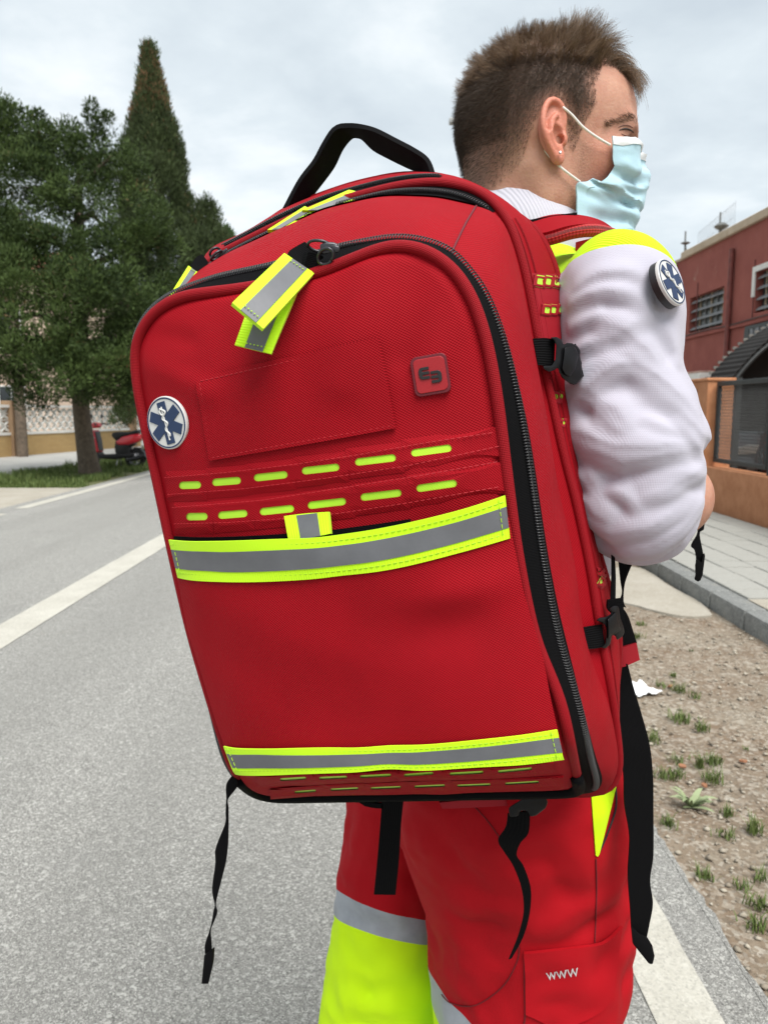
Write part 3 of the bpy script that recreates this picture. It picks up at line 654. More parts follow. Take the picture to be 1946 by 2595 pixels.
b = MB(); b.tube([(-.12,-.13,.22),(.1,-.145,.26),(.30,-.15,.32)], [.03,.055,.05], 12); b.build('exhaust', M_SBLK, sc, smooth=True)
b = MB(); b.tube([(-.38,.08,.24),(-.42,.14,.0)], .013, 6); b.tube([(-.38,-.08,.24),(-.42,-.14,.0)], .013, 6); b.tube([(-.42,-.14,.015),(-.42,.14,.015)], .013, 6); b.build('stand', M_ALU, sc, smooth=True)
# ------------------------------------------------------------------ cars
M_TRIM = simple('car_trim', (.018, .018, .02), rough=.5, var=.1)
M_CGLASS = simple('car_glass', (.025, .03, .034), rough=.05, spec=.8, var=.05)
def car(label, loc, rz, paint, L=4.0, W=1.72, H=1.45, name='parked_car'):
    """hatchback; nose at -y, centre of the wheelbase at the origin"""
    t = thing(name, label, 'car', loc, rz); y0, y1 = -L/2, L/2; hw = W/2
    side_ = [(y0,.32),(y0-.0,.52),(y0+.06,.68),(y0+.25,.78),(y0+.95,.93),(y1-.10,.98),(y1,.84),(y1,.36),(y1-.1,.24),(y0+.12,.22)]
    def hull(name, sec, parent, m, tumble, zb, bev):
        n = len(sec); rows = []
        for f in (-1, -.92, -.5, 0, .5, .92, 1):
            row = []
            for y, z in sec:
                pin = 1-.10*(abs(y)/(L/2))**4; x = f*hw*pin*(1-tumble*max(0, z-zb)); dy = -.10*abs(f)**3*np.sign(y)*(abs(y) > L*.4)
                row.append((x, y+dy, z-.02*(abs(f) == 1)))
            rows.append(row)
        V = [p for r_ in rows for p in r_]
        Fs = [(i*n+k, i*n+(k+1) % n, (i+1)*n+(k+1) % n, (i+1)*n+k) for i in range(6) for k in range(n)]+[tuple(range(n)), tuple(6*n+k for k in range(n-1, -1, -1))]
        b = MB(); b.add(V, Fs); return b.build(name, m, parent, smooth=True, bevel=bev, seg=2)
    body = hull('body', side_, t, paint, .05, .6, .035)
    cab = [(y0+.85,.90),(y0+1.55,H-.06),(y0+1.9,H),(y1-.75,H-.03),(y1-.35,H-.16),(y1-.08,.93)]
    gl = hull('glasshouse', cab, t, M_CGLASS, .36, .92, .03)
    rf = [(y0+1.50,H-.075),(y0+1.9,H+.006),(y1-.75,H-.022),(y1-.36,H-.15),(y1-.45,H-.19),(y1-.8,H-.06),(y0+1.9,H-.035)]
    hull('roof', rf, t, paint, .355, .92, .008)
    for s in (-1, 1):
        for yc in (y0+.95, .15, y1-.30):
            P = [(s*hw*.985*(1-.36*0), yc-.0, .92), (s*hw*(1-.36*(H-.97)), yc+(.55 if yc < 0 and yc < -.5 else (-.18 if yc > .5 else 0)), H-.055)]
            b = MB(); b.tube(P, .028, 6); b.build('pillar', paint, t, smooth=True)
        for yc in (y0+.78, y1-.72):
            b = MB(); r = .31; b.lathe([(.19,-.09),(r-.03,-.1),(r,-.06),(r,.06),(r-.03,.1),(.19,.09),(.19,-.09)], 28, (s*(hw-.11), yc, r), 0); wh = b.build('wheel', M_TYRE, t, smooth=True)
            b = MB(); b.lathe([(0,-.07),(.06,-.08),(.185,-.06),(.195,-.085),(.195,.085),(.185,.06),(.06,.08),(0,.07)], 24, (s*(hw-.11), yc, r), 0); b.build('rim', M_ALU, wh, smooth=True)
            b = MB(); b.lathe([(.34,-.012),(.375,-.012),(.375,.012),(.34,.012),(.34,-.012)], 28, (s*(hw-.012), yc, r), 0); b.build('wheel_arch', M_TRIM, t, smooth=True)
        b = MB(); b.prism([(s*.42,.60),(s*.74,.62),(s*.79,.76),(s*.62,.765),(s*.42,.70)], y0-.02, y0+.14, axis=1); b.build('headlight', M_LAMP, t, smooth=True, bevel=.015, seg=2)
        b = MB(); b.prism([(s*.60,.70),(s*.80,.70),(s*.80,.95),(s*.66,.95)], y1-.13, y1+.012, axis=1); b.build('tail_light', M_TAIL, t, smooth=True, bevel=.015, seg=2)
        b = MB(); b.box((s*hw-.02 if s > 0 else -hw-.14, y0+1.25, .93), (hw+.14 if s > 0 else -hw+.02, y0+1.36, 1.05)); b.build('mirror', paint, t, smooth=True, bevel=.03, seg=2)
        b = MB(); b.box((s*hw*.97-.012, y0+1.2, .5), (s*hw*.97+.03 if s > 0 else s*hw*.97+.012, y1-.9, .56)); b.build('side_moulding', M_TRIM, t)
        b = MB(); b.box((s*hw*.985-.015, -.02, .80), (s*hw*.985+.015, .16, .83)); b.build('door_handle', M_TRIM, t)
    MB().box((-hw*.72, y0-.045, .36), (hw*.72, y0+.02, .47)).build('bumper_strip', M_TRIM, t, bevel=.01, seg=1)
    MB().box((-.40, y0-.02, .60), (.40, y0+.06, .68)).build('grille', M_TRIM, t, bevel=.008, seg=1)
    MB().box((-.26, y0-.052, .48), (.26, y0-.0, .59)).build('number_plate', M_WFRAME, t)
    MB().box((-hw*.8, y1-.03, .38), (hw*.8, y1+.03, .50)).build('bumper_strip', M_TRIM, t, bevel=.01, seg=1)
    MB().box((-.26, y1-.02, .64), (.26, y1+.02, .75)).build('number_plate', M_WFRAME, t)
    return t
P_WHITE = simple('white_paint', (.72, .72, .71), rough=.25, coat=.6, var=.03)
P_DARK = simple('graphite_paint', (.03, .032, .036), rough=.25, coat=.6, var=.05)
P_SILV = simple('silver_paint', (.10, .105, .115), rough=.28, coat=.6, metal=.3, var=.05)
car('white car with a dark bumper strip parked on the grass beyond the scooter', (-6.25, 24.2, 0), 0, P_WHITE)
car('dark car parked beside the right kerb beyond the man, one tyre showing under his elbow', (1.06, 8.15, 0), R(180), P_DARK)
# ================================================================== right side: orange wall, fence, canopy, red building
M_ORANGE = ground_mat('orange_render', [(.48, .215, .105), (.55, .26, .135), (.44, .19, .09)], [1.2, 5.], bump=.004, bscale=45., stain=(1.7, (.40, .17, .08), .5))
ow = thing('orange_wall', 'low orange rendered boundary wall with a tall end section on the pavement', 'wall', (3.97, 0, 0))
MB().box((0, 1.0, .05), (.24, 9.56, .645)).build('low_wall', M_ORANGE, ow, smooth=True, bevel=.015)
tw = MB()
# tall section with a letter-box recess in its street face
y0, y1, r0, r1, z0, z1 = 9.565, 12.4, 9.88, 10.28, 1.36, 1.60
for lo, hi in (((0, y0, .05), (.32, r0, 1.69)), ((0, r1, .05), (.32, y1, 1.69)), ((0, r0, .05), (.32, r1, z0)), ((0, r0, z1), (.32, r1, 1.69)), ((.14, r0, z0), (.32, r1, z1))): tw.box(lo, hi)
tw.build('tall_wall', M_ORANGE, ow)
MB().box((-.02, y0-.02, 1.692), (.34, y1+.02, 1.73)).build('coping', M_ORANGE, ow, bevel=.008, seg=1)
MB().box((.125, r0+.02, z0+.02), (.138, r1-.02, z1-.02)).build('letter_box', simple('letter_box_paint', (.30, .10, .04), rough=.5), ow)
# metal mesh fence on the low wall
M_FENCE = simple('fence_metal', (.045, .05, .05), rough=.5, metal=.2, var=.15)
fe = thing('mesh_fence', 'dark grey metal fence panels of diamond mesh standing on the low orange wall', 'fence', (4.09, 0, 0))
for pk, (ya, yb) in enumerate(((8.20, 9.53), (6.72, 8.05), (5.24, 6.57), (3.76, 5.09))):
    for nm, lo, hi in (('top_rail', (-.025, ya, 1.625), (.025, yb, 1.68)), ('bottom_rail', (-.025, ya, .70), (.025, yb, .75)), ('stile', (-.024, ya, .751), (.024, ya+.045, 1.624)), ('stile', (-.024, yb-.045, .751), (.024, yb, 1.624))):
        MB().box(lo, hi).build(nm, M_FENCE, fe, bevel=.004, seg=1)
    MB().box((-.035, ya-.11, .60), (.035, ya-.04, 1.72)).build('post', M_FENCE, fe, bevel=.005, seg=1)
    b = MB(); p_ = .046; za, zb_ = .75, 1.625; ya2, yb2 = ya+.045, yb-.045; H_ = zb_-za; sl_ = .62
    for s in (1, -1):
        k = -H_*sl_
        while k < (yb2-ya2)+H_*sl_:
            P = []
            for t in np.linspace(0, 1, 30):
                y = ya2+k+s*H_*sl_*(t-.5)+0; P.append((y, za+H_*t))
            P = [q for q in P if ya2 <= q[0] <= yb2]
            if len(P) > 1:
                (a0, c0), (a1, c1) = P[0], P[-1]; w_ = .0036
                b.add([(-.004*s, a0-w_, c0), (-.004*s, a0+w_, c0), (-.004*s, a1+w_, c1), (-.004*s, a1-w_, c1), (.004-.004*s, a0-w_, c0), (.004-.004*s, a0+w_, c0), (.004-.004*s, a1+w_, c1), (.004-.004*s, a1-w_, c1)], [(0,1,2,3),(7,6,5,4),(0,3,7,4),(1,5,6,2)])
            k += p_
    b.build('mesh', M_FENCE, fe, kind='stuff')
# paved yard behind the fence with a brick edging
struct(flat('yard', 4.22, 7.5, -2, 20, .02, M_CONC))
yk = MB().box((4.9, 12.0, .0), (7.2, 12.25, .22)).build('yard_kerb', M_ORANGE, None, bevel=.01, seg=1); struct(yk)
# barrel canopy of corrugated sheet
M_CORR = simple('corrugated_sheet', (.014, .011, .009), rough=.85, var=.3, vscale=3., metal=.1)
M_CEDGE = simple('sheet_edge', (.24, .225, .20), rough=.7, var=.2)
cn_ = thing('arched_canopy', 'dark arched canopy of corrugated sheet over the yard behind the fence', 'canopy', (6.9, 11.05, 0))
rad = 2.36; na, ny = 640, 4
an = np.linspace(R(176), R(4), na); P = np.zeros((na, ny, 3))
for j, y in enumerate(np.linspace(0, .85, ny)):
    r_ = rad+.008*np.sin(np.arange(na)*2*PI/9); P[:, j] = np.stack([r_*np.cos(an), np.full(na, y), .50+r_*np.sin(an)], 1)
a0_ = int(na*.17)
sheet('corrugated_roof', P[a0_:-a0_], .012, M_CORR, cn_)
r_ = rad+.008*np.sin(np.arange(na)*2*PI/9)
eb = MB()
for i in range(a0_, na-a0_):
    if i % 9 == 2: eb.box((r_[i]*math.cos(an[i])-.03, .845, .50+r_[i]*math.sin(an[i])-.012), (r_[i]*math.cos(an[i])+.03, .875, .50+r_[i]*math.sin(an[i])+.03))
eb.build('sheet_edge', M_CEDGE, cn_, kind='stuff')
for y in (.06, .8):
    arc = [((rad-.07)*math.cos(a), y, .50+(rad-.07)*math.sin(a)) for a in np.linspace(R(150), R(30), 30)]; MB().tube(arc, .035, 6).build('arch_rib', M_FENCE, cn_, smooth=True)
    for s in (-1, 1): MB().box((s*1.86-.04, y-.04, 0), (s*1.86+.04, y+.04, 1.80)).build('post', M_FENCE, cn_)
MB().prism([(-1.9, 1.02), (1.9, 1.02), (1.9, 1.75), (1.3, 2.4), (.6, 2.72), (0, 2.80), (-.6, 2.72), (-1.3, 2.4), (-1.9, 1.75)], .70, .74, axis=1).build('canopy_shade_sheet', M_CORR, cn_)  # dark sheet added for the deep shade seen under the arch
car('dark silver car parked under the arched canopy behind the mesh fence', (6.15, 14.6, .02), R(-24), P_SILV)
# red building
M_REDW, nt_, p_, o_ = newmat('red_plaster'); tcn = nd(nt_, 'ShaderNodeTexCoord'); v = tcn.outputs['Object']
n1 = nd(nt_, 'ShaderNodeTexNoise', {'Vector': v, 'Scale': .9, 'Detail': 8., 'Roughness': .65}); c1 = mixc(nt_, rampf(nt_, n1.outputs[0], .35, .65), (.25, .078, .064), (.335, .112, .09))
n2 = nd(nt_, 'ShaderNodeTexNoise', {'Vector': v, 'Scale': 2.3, 'Detail': 9., 'Roughness': .72, 'Distortion': .4}); n3 = nd(nt_, 'ShaderNodeTexNoise', {'Vector': v, 'Scale': .5, 'Detail': 2.})
s_ = nd(nt_, 'ShaderNodeSeparateXYZ', {'Vector': v}); hz = rampf(nt_, s_.outputs[2], 3.9, 4.5)
f = nd(nt_, 'ShaderNodeMath', {0: rampf(nt_, n2.outputs[0], .60, .66), 1: hz}, operation='MULTIPLY').outputs[0]; f = nd(nt_, 'ShaderNodeMath', {0: f, 1: rampf(nt_, n3.outputs[0], .45, .6)}, operation='MULTIPLY').outputs[0]
c1 = mixc(nt_, f, c1, (.46, .33, .26)); nt_.links.new(c1, p_.inputs['Base Color']); p_.inputs['Roughness'].default_value = .9; p_.inputs['Specular IOR Level'].default_value = .2
bn = nd(nt_, 'ShaderNodeTexNoise', {'Vector': v, 'Scale': 25., 'Detail': 6.}); bb = nd(nt_, 'ShaderNodeBump', {'Height': bn.outputs[0], 'Distance': .01, 'Strength': .7}); nt_.links.new(bb.outputs[0], p_.inputs['Normal'])
M_CREAM = ground_mat('cream_cap', [(.46, .37, .27), (.54, .44, .33)], [2.], bump=.004, bscale=30., stain=(3., (.3, .22, .15), .4))
rb = thing('red_building', 'dark red plastered industrial building with barred windows beyond the orange wall', 'building', (7.6, 0, 0))
q_ = lambda x, y: atX(x, y, 7.62)
W1 = (q_(1834, 772)[1], q_(1748, 793)[1], q_(1832, 823)[2], q_(1836, 724)[2]); W2 = (q_(1990, 700)[1], q_(1915, 735)[1], q_(1912, 795)[2], q_(1916, 690)[2]); YE = q_(1713, 700)[1]; HT = q_(1946, 552)[2]; YP = q_(1858, 740)[1]; ZL = q_(1900, 812)[2]; ZC = q_(1865, 630)[2]
wl = MB()
def strips(y0, y1, holes):
    ys = sorted({y0, y1, *[h[0] for h in holes], *[h[1] for h in holes]})
    for a, c in zip(ys[:-1], ys[1:]):
        hh = [h for h in holes if h[0] <= a and h[1] >= c]
        if hh: wl.box((0, a, 0), (.3, c, hh[0][2])); wl.box((0, a, hh[0][3]), (.3, c, HT))
        else: wl.box((0, a, 0), (.3, c, HT))
strips(4.0, YE, [W1, W2]); wl.build('wall', M_REDW, rb)
MB().box((.9, 4.1, 0), (.95, YE-.1, HT-.1)).build('dark_interior', M_TRIM, rb)
MB().box((.302, YE-.3, 0), (9, YE, HT)).build('end_wall', M_REDW, rb)
MB().box((.95, 4, HT-.2), (9, YE-.3, HT-.02)).build('roof', M_CREAM, rb)
MB().box((-.08, 4.0, HT+.002), (.34, YE-.5, HT+.18)).build('parapet_cap', M_CREAM, rb, bevel=.015, seg=1)
MB().box((-.05, YE-.495, HT+.002), (.34, YE+.05, HT+.07)).build('parapet_cap', M_CREAM, rb, bevel=.01, seg=1)
MB().box((-.05, 4.0, ZL-.10), (-.002, YE, ZL-.03)).build('ledge', M_REDW, rb, bevel=.008, seg=1)
M_CABLE = simple('cable', (.06, .045, .04), rough=.7)
MB().tube([(-.05, y, ZL+.012*math.sin(y*2.1)) for y in np.linspace(4, YE, 60)], .014, 6).build('cable', M_CABLE, rb, smooth=True)
M_PIPE2 = simple('painted_pipe', (.20, .05, .04), rough=.6, var=.2)
MB().tube([(-.07, YP, .0), (-.07, YP, ZC)], .055, 10).build('drainpipe', M_PIPE2, rb, smooth=True)
MB().tube([(-.03, YE-.07, .0), (-.03, YE-.07, HT-.05)], .04, 8).build('drainpipe', M_PIPE2, rb, smooth=True)
for y in (YP+1.9, YP-1.0): MB().tube([(-.012, y, ZL), (-.012, y+.02, ZL+1.2)], .012, 6).build('conduit', M_PIPE2, rb, smooth=True)
M_BAR = simple('grey_bar', (.25, .255, .26), rough=.55, var=.1)
M_OLDGL = simple('dusty_glass', (.10, .115, .11), rough=.3, spec=.6, var=.35, vscale=4.)
for wi, (ya, yb, za, zb_) in enumerate((W1, W2)):
    fr = MB().box((.16, ya, za), (.19, yb, zb_)).build('window', M_OLDGL, rb)
    n = 6
    for k in range(1, n): y = ya+(yb-ya)*k/n; MB().box((.125, y-.014, za+.002), (.158, y+.014, zb_-.002)).build('mullion', M_CREAM if k % 2 else M_BAR, fr)
    for k in range(4): z = za+(zb_-za)*(k+.5)/4; MB().add([(.03, ya, z-.03), (.10, ya, z+.035), (.10, yb, z+.035), (.03, yb, z-.03), (.03, ya, z-.045), (.10, ya, z+.02), (.10, yb, z+.02), (.03, yb, z-.045)], [(0,1,2,3),(7,6,5,4),(0,4,5,1),(2,6,7,3),(1,5,6,2),(0,3,7,4)]).build('louvre_bar', M_BAR, fr)
    if wi == 1:
        MB().box((-.03, yb+.002, za+.34), (.02, yb+.11, zb_+.11)).build('frame', M_WHITEP, fr); MB().box((-.03, ya-.1, zb_+.002), (.02, yb, zb_+.11)).build('frame', M_WHITEP, fr)
MB().box((-.16, 12.6, 2.30), (-.002, 16.25, 2.36)).build('gallery_rail', M_FENCE, rb); MB().box((-.16, 12.6, 2.98), (-.002, 16.25, 3.05)).build('gallery_rail', M_FENCE, rb)
MB().box((-.17, 16.05, 2.362), (-.004, 16.25, 2.978)).build('gallery_post', M_FENCE, rb)
M_RIBB = simple('ribbed_panel', (.21, .22, .235), rough=.5, var=.15, metal=.2)
for k in range(26): y = 12.7+k*.128; MB().box((-.14-(.02 if k % 2 else 0), y, 2.362), (-.06, y+.124, 2.978)).build('ribbed_slat', M_RIBB, rb)
b = MB(); b.box((-.5, 17.6, 1.55), (-.01, 19.15, 2.18)); b.build('shutter_box', M_WHITEP, rb, bevel=.01, seg=1)
b = MB()
for k in range(14): b.tube([(-.5, 17.65+k*.11, 2.20), (-.02, 17.65+k*.11, 2.20)], .03, 6)
b.build('box_tiles', simple('pale_tile', (.50, .33, .27), var=.2), rb, kind='stuff')
ww = thing('white_building', 'pale grey end wall of a building standing behind the red one', 'building', (7.3, YE+.3, 0))
MB().box((.0, .0, 0), (8, 8, 4.85)).build('wall', M_WHITEP, ww)
MB().box((-.12, -.1, 4.852), (8, 8, 4.95)).build('roof_edge', simple('brown_edge', (.24, .13, .09), rough=.7), ww)
M_LAMPB = simple('lamp_body', (.16, .165, .155), rough=.5, var=.15)
for px, ytop, ybot, xl, xr, yl, lab in ((1736.5, 586, 640, 1727, 1748, 615, 'small floodlight on a thin post at the far end of the red building roof'), (1825, 538, 600, 1812, 1845, 572, 'larger dish-shaped floodlight on a post over the middle of the red building roof')):
    X = 8.0; tp = atX(px, ytop, X); dp = tp[1]; zl = atX(px, yl, X)[2]; sc_ = dp/FPX*1.05
    t = thing('roof_floodlight', lab, 'floodlight', (X, dp, HT-.02))
    MB().tube([(0, 0, 0), (0, 0, tp[2]-HT+.02)], .022, 8).build('post', M_LAMPB, t, smooth=True)
    hw_ = (xr-xl)*sc_/2; cx_ = ((xl+xr)/2-px)*sc_; hh = hw_*(.34 if px < 1800 else .5)
    b = MB(); b.lathe([(.0, hh), (hw_*.55, hh*.8), (hw_, 0), (hw_*.8, -hh*.5), (hw_*.35, -hh), (0, -hh)], 18, (cx_, 0, zl-HT+.02)); b.build('lamp_housing', M_LAMPB, t, smooth=True)
    b = MB(); b.tube([(cx_, 0, zl-HT+.02-hh), (cx_+.06, 0, (zl-HT+.02)*.4), (cx_+.05, 0, 0)], .018, 6); b.build('bracket', M_LAMPB, t, smooth=True)
rw = thing('roof_fence', 'thin faint wire fence standing on the red building roof edge', 'fence', (8.05, 18.4, HT-.02))
b = MB()
for k in range(22): b.tube([(0, k*.1, 0), (0, k*.1, 1.0-.012*k)], .003, 4)
for z in (.3, .65, .95): b.tube([(0, 0, z), (0, 2.1, z-.2)], .003, 4)
b.build('wire', M_BAR, rw, kind='stuff')
# street lamp whose arm ends just left of the man's head
sl = thing('street_lamp', 'pale street lamp arm poking out behind the head of the man', 'street lamp', (3.05, 22, .1))
hz_ = atY(1150, 307, 22)
MB().tube([(0,0,0),(0,0,4),(0,0,hz_[2]-.6),(-.12,0,hz_[2]-.22),(-.5,0,hz_[2]-.1)], [.075,.06,.05,.045,.04], 10).build('pole', M_BAR, sl, smooth=True)
b = MB(); b.box((hz_[0]-3.05-.13, -.11, hz_[2]-.1-.08), (-.45, .11, hz_[2]-.1+.07)); b.build('lamp_head', simple('lamp_head', (.42, .43, .42), rough=.5), sl, smooth=True, bevel=.03)
# ================================================================== the rescue backpack
M_RED = woven('red_nylon', (.17, .0008, .0036), (.43, .0030, .0120), .0026, .0022, rough=.7, depth=.00042, sheen=.0, spec=.14, thread=.55, mott=.4)
M_RED2 = woven('red_laminate', (.26, .004, .011), (.36, .009, .018), .0030, .0030, rough=.6, depth=.0001, sheen=.0, spec=.25)
M_PIPE = woven('red_piping', (.20, .0012, .0045), (.35, .0042, .0125), .0026, .0026, rough=.65, depth=.0004, diag=True, sheen=.0, spec=.18)
M_BLK = woven('black_webbing', (.0016, .0016, .002), (.0055, .0055, .0062), .0024, .0024, rough=.75, depth=.0003, diag=True, sheen=.0, spec=.09)
M_RIB = woven('black_ribbed_webbing', (.0012, .0012, .0016), (.0055, .0055, .006), .09, .0021, rough=.75, depth=.0003, sheen=.0, spec=.09)
M_LIME = woven('lime_tape', (.47, .86, .005), (.66, 1.0, .012), .0022, .2, rough=.6, depth=.0002, sheen=.1)
M_LIMEF = woven('lime_lining', (.36, .70, .02), (.50, .86, .05), .002, .002, rough=.7, depth=.0001)
M_GREY = simple('reflective_grey', (.13, .134, .145), rough=.45, spec=.5, var=.08, vscale=40, bump=.00006, bscale=300)
M_PLAST = simple('black_plastic', (.005, .005, .006), rough=.4, spec=.25, var=.2, bump=.00012, bscale=500)
M_METAL = simple('dark_metal', (.045, .045, .05), rough=.28, spec=.6, metal=.6, var=.1)
M_COIL = simple('zip_coil', (.016, .016, .018), rough=.3, spec=.6, var=.1)
M_RUBR = simple('red_rubber', (.33, .005, .011), rough=.5, var=.05, bump=.00004, bscale=400)
M_RUBD = simple('dark_red_rubber', (.13, .004, .012), rough=.5, var=.05)
M_RUBK = simple('black_rubber', (.012, .012, .013), rough=.45, var=.1)
M_RUBW = simple('white_rubber', (.62, .62, .60), rough=.45, var=.03)
M_RUBN = simple('navy_rubber', (.012, .035, .10), rough=.45, var=.08)
M_STR = simple('red_thread', (.44, .009, .018), rough=.7, var=.05)
M_STL = simple('lime_thread', (.42, .70, .02), rough=.7, var=.05)

PM = np.array([[0.92668068, 0.31728448, -0.20147823], [-0.32488565, 0.94574037, -0.00494603], [0.1889768, 0.07004077, 0.9794805]])
PO = EYE + ray(890, 1330) / FPX * 0.62
def toL(P): return (np.asarray(P) - PO) @ PM
def toW(P): return np.asarray(P) @ PM.T + PO
EL = toL(EYE)
def rl(x, y): return ray(x, y) @ PM
def pl(x, y, c):
    r = rl(x, y); t = (c - EL[1]) / r[1]; return EL + r * t
def aL(x, y, Y): return toL(atY(x, y, Y))
CREASE = [((-.155,.165),(-.085,.125),.010,.0030),((-.165,.125),(-.12,.105),.009,-.0022),((-.15,.19),(-.10,.17),.009,-.002),
          ((.06,.185),(.03,.11),.016,.0035),((.10,.18),(.075,.12),.012,-.003),((.125,.14),(.09,.10),.012,.0026),
          ((-.05,.19),(-.03,.14),.015,.002),((.12,.03),(.07,.035),.012,.0018),((-.155,.085),(-.12,.09),.010,.002)]
def fsurf(x, z):
    x = np.asarray(x, float); z = np.asarray(z, float)
    u = np.abs((x + .018) / .153); u = np.clip(u, 0, 1)
    top = np.clip((z - .06) / .145, 0, 1)
    bot = np.clip((z + .262) / .06, 0, 1); bot = bot*bot*(3-2*bot)
    y = -.024 * (1 - u**3) * (1 - top**4) * bot
    q = np.maximum(0, -.198 - z); y = y + 1.05 * q*q/(q + .012)
    for (a, b), (c, d), wd, am in CREASE:
        dx, dz = c-a, d-b; L2 = dx*dx+dz*dz
        t = np.clip(((x-a)*dx+(z-b)*dz)/L2, 0, 1); dd = (x-a-t*dx)**2+(z-b-t*dz)**2
        y = y - am*np.exp(-dd/(wd*wd))*(1-u**6)
    y = y + .0010*np.sin(31*x+44*z+2*np.sin(27*z))*(1-u**4) + .0008*np.sin(63*x-38*z+1.5*np.sin(40*x))*(1-u**4)
    return y
def front(px, py, off=0.):
    r = rl(px, py); t = (0 - EL[1]) / r[1]
    for _ in range(14):
        P = EL + r*t; t = (float(fsurf(P[0], P[2])) - off - EL[1]) / r[1]
    return EL + r*t
def fxz(P, off=0.):
    o_ = np.broadcast_to(np.asarray(off, float), len(P)); return np.array([front(p[0], p[1], k)[[0, 2]] for p, k in zip(P, o_)])
def onf(XZ, off):
    XZ = np.asarray(XZ, float); return np.stack([XZ[..., 0], fsurf(XZ[..., 0], XZ[..., 1]) - off, XZ[..., 1]], -1)

root = bpy.data.objects.new('rescue_backpack', None); C.objects.link(root); root.empty_display_size = .1
root.matrix_world = Matrix(((*PM[0], PO[0]), (*PM[1], PO[1]), (*PM[2], PO[2]), (0, 0, 0, 1)))
tag(root, 'red emergency backpack with lime reflective bands hanging from the shoulder of the man', 'backpack')

def rpx(p, y0, k):
    """pixel (or hidden local x,z) -> point of a ring whose depth is y0 + k*(how far it turns under)"""
    if len(p) == 3:
        x, z = p[0], p[1]; return np.array([x, y0 + k*max(0, -.2-z), z])
    r = rl(*p); y = y0
    for _ in range(30):
        P = EL + r*((y-EL[1])/r[1]); y = .5*y + .5*(y0 + k*max(0, -.2-P[2]))
    return EL + r*((y-EL[1])/r[1])
NL, NT, NR_, NB = 34, 64, 50, 30
def ring(left, top, right, y0, k):
    L = [rpx(p, y0, k) for p in left]; T = [rpx(p, y0, k) for p in top]; Rr = [rpx(p, y0, k) for p in right]
    A = lin(L+[T[0]], NL+1)[:-1]; B = lin(T+[Rr[0]], NT+1)[:-1]; D = lin(Rr, NR_+1)[:-1]; E = lin([Rr[-1], L[0]], NB+1)[:-1]
    P = np.concatenate([A, B, D, E])
    for _ in range(4): P = .5*P + .25*(np.roll(P, 1, 0) + np.roll(P, -1, 0))
    return P
h = 1
RF = ring([(680,2008),(640,1994),(607,1966),(586,1933),(574,1895),(549,1812),(487,1608),(433,1369),(375,1094),(352,1000)],
          [(344,916),(348,871),(363,832),(387,799),(420,772),(466,751),(526,742),(601,734),(700,718),(801,695),(877,665),(952,635),(1000,622),(1045,625),(1090,639),(1136,669),(1166,702),(1193,747)],
          [(1211,787),(1226,832),(1241,892),(1262,1016),(1286,1213),(1308,1382),(1335,1530),(1362,1640),(1400,1720),(1426,1788),(1443,1877),(1458,1950),(1468,1990)], 0, 1.15)
RZ = ring([(700,2018),(655,2017),(607,1981),(575,1934),(557,1893),(543,1825),(-.186,-.077,h),(-.184,.01,h),(-.18,.107,h),(-.178,.15,h)],
          [(341,905),(343,880),(354,840),(381,795),(420,761),(481,730),(560,694),(687,665),(780,640),(862,617),(1000,607),(1045,612),(1105,624),(1145,639),(1181,681),(1217,720)],
          [(1241,759),(1265,811),(1286,868),(1304,934),(1329,1035),(1346,1124),(1358,1204),(1370,1286),(1386,1395),(1414,1543),(1441,1650),(1459,1722),(1483,1818),(1507,1913),(1530,1980),(1510,2014)], .03, .9)
RG = ring([(-.165,-.275,h),(-.185,-.2,h),(-.190,-.1,h),(-.188,0,h),(-.184,.1,h),(-.18,.17,h)],
          [(-.172,.205,h),(-.158,.235,h),(530,671),(600,632),(681,593),(819,530),(952,499),(1000,496),(1110,500),(1199,521),(1235,527),(1265,545),(1283,573)],
          [(1298,615),(1313,669),(1331,756),(1347,847),(1362,934),(1373,982),(1385,1054),(1395,1117),(1409,1206),(1423,1283),(1445,1356),(1459,1450),(1471,1567),(1500,1692),(1528,1743),(1548,1797),(1560,1877),(1571,1922),(1560,1985),(1530,2012)], .11, .3)
RR = ring([(-.168,-.275,h),(-.190,-.2,h),(-.195,-.1,h),(-.193,0,h),(-.188,.1,h),(-.184,.18,h)],
          [(-.178,.215,h),(-.165,.246,h),(540,655),(600,625),(681,585),(760,548),(830,520),(952,487),(1020,471),(1105,463),(1181,474),(1235,500),(1275,545),(1298,590)],
          [(1322,669),(1338,740),(1352,820),(1368,905),(1388,985),(1421,1141),(1440,1213),(1457,1274),(1469,1334),(1486,1410),(1500,1490),(1511,1567),(1526,1650),(1540,1720),(1554,1800),(1562,1877),(1570,1930),(1562,1985),(1530,2012)], .135, .15)
RB = ring([(-.19,-.27,h),(-.2,-.19,h),(-.2,-.1,h),(-.2,0,h),(-.2,.1,h),(-.2,.18,h)],
          [(-.198,.24,h),(-.19,.27,h),(521,641),(590,612),(651,584),(723,532),(804,499),(892,469),(1000,445),(1084,443),(1126,450),(1181,467),(1256,515),(1331,560),(1361,585),(1386,627)],
          [(1407,681),(1422,741),(1428,802),(1428,900),(.165,.06,h),(.163,0,h),(.163,-.08,h),(1545,1500),(1570,1609),(1566,1692),(1556,1760),(1552,1850),(1545,1950)], .22, 0)
NRING = len(RF)
i_top = slice(NL, NL+NT)
def loft(A, B, m, bulge=0., flat=0.):
    """rows from ring A to ring B, bulging away from the ring's middle"""
    t = np.linspace(0, 1, m)[None, :, None]
    P = A[:, None]*(1-t) + B[:, None]*t
    c = P.mean(0, keepdims=True); d = P - c; d[..., 1] = 0; d /= np.linalg.norm(d, axis=2)[..., None] + 1e-9
    return P + d*(bulge*np.sin(PI*t))
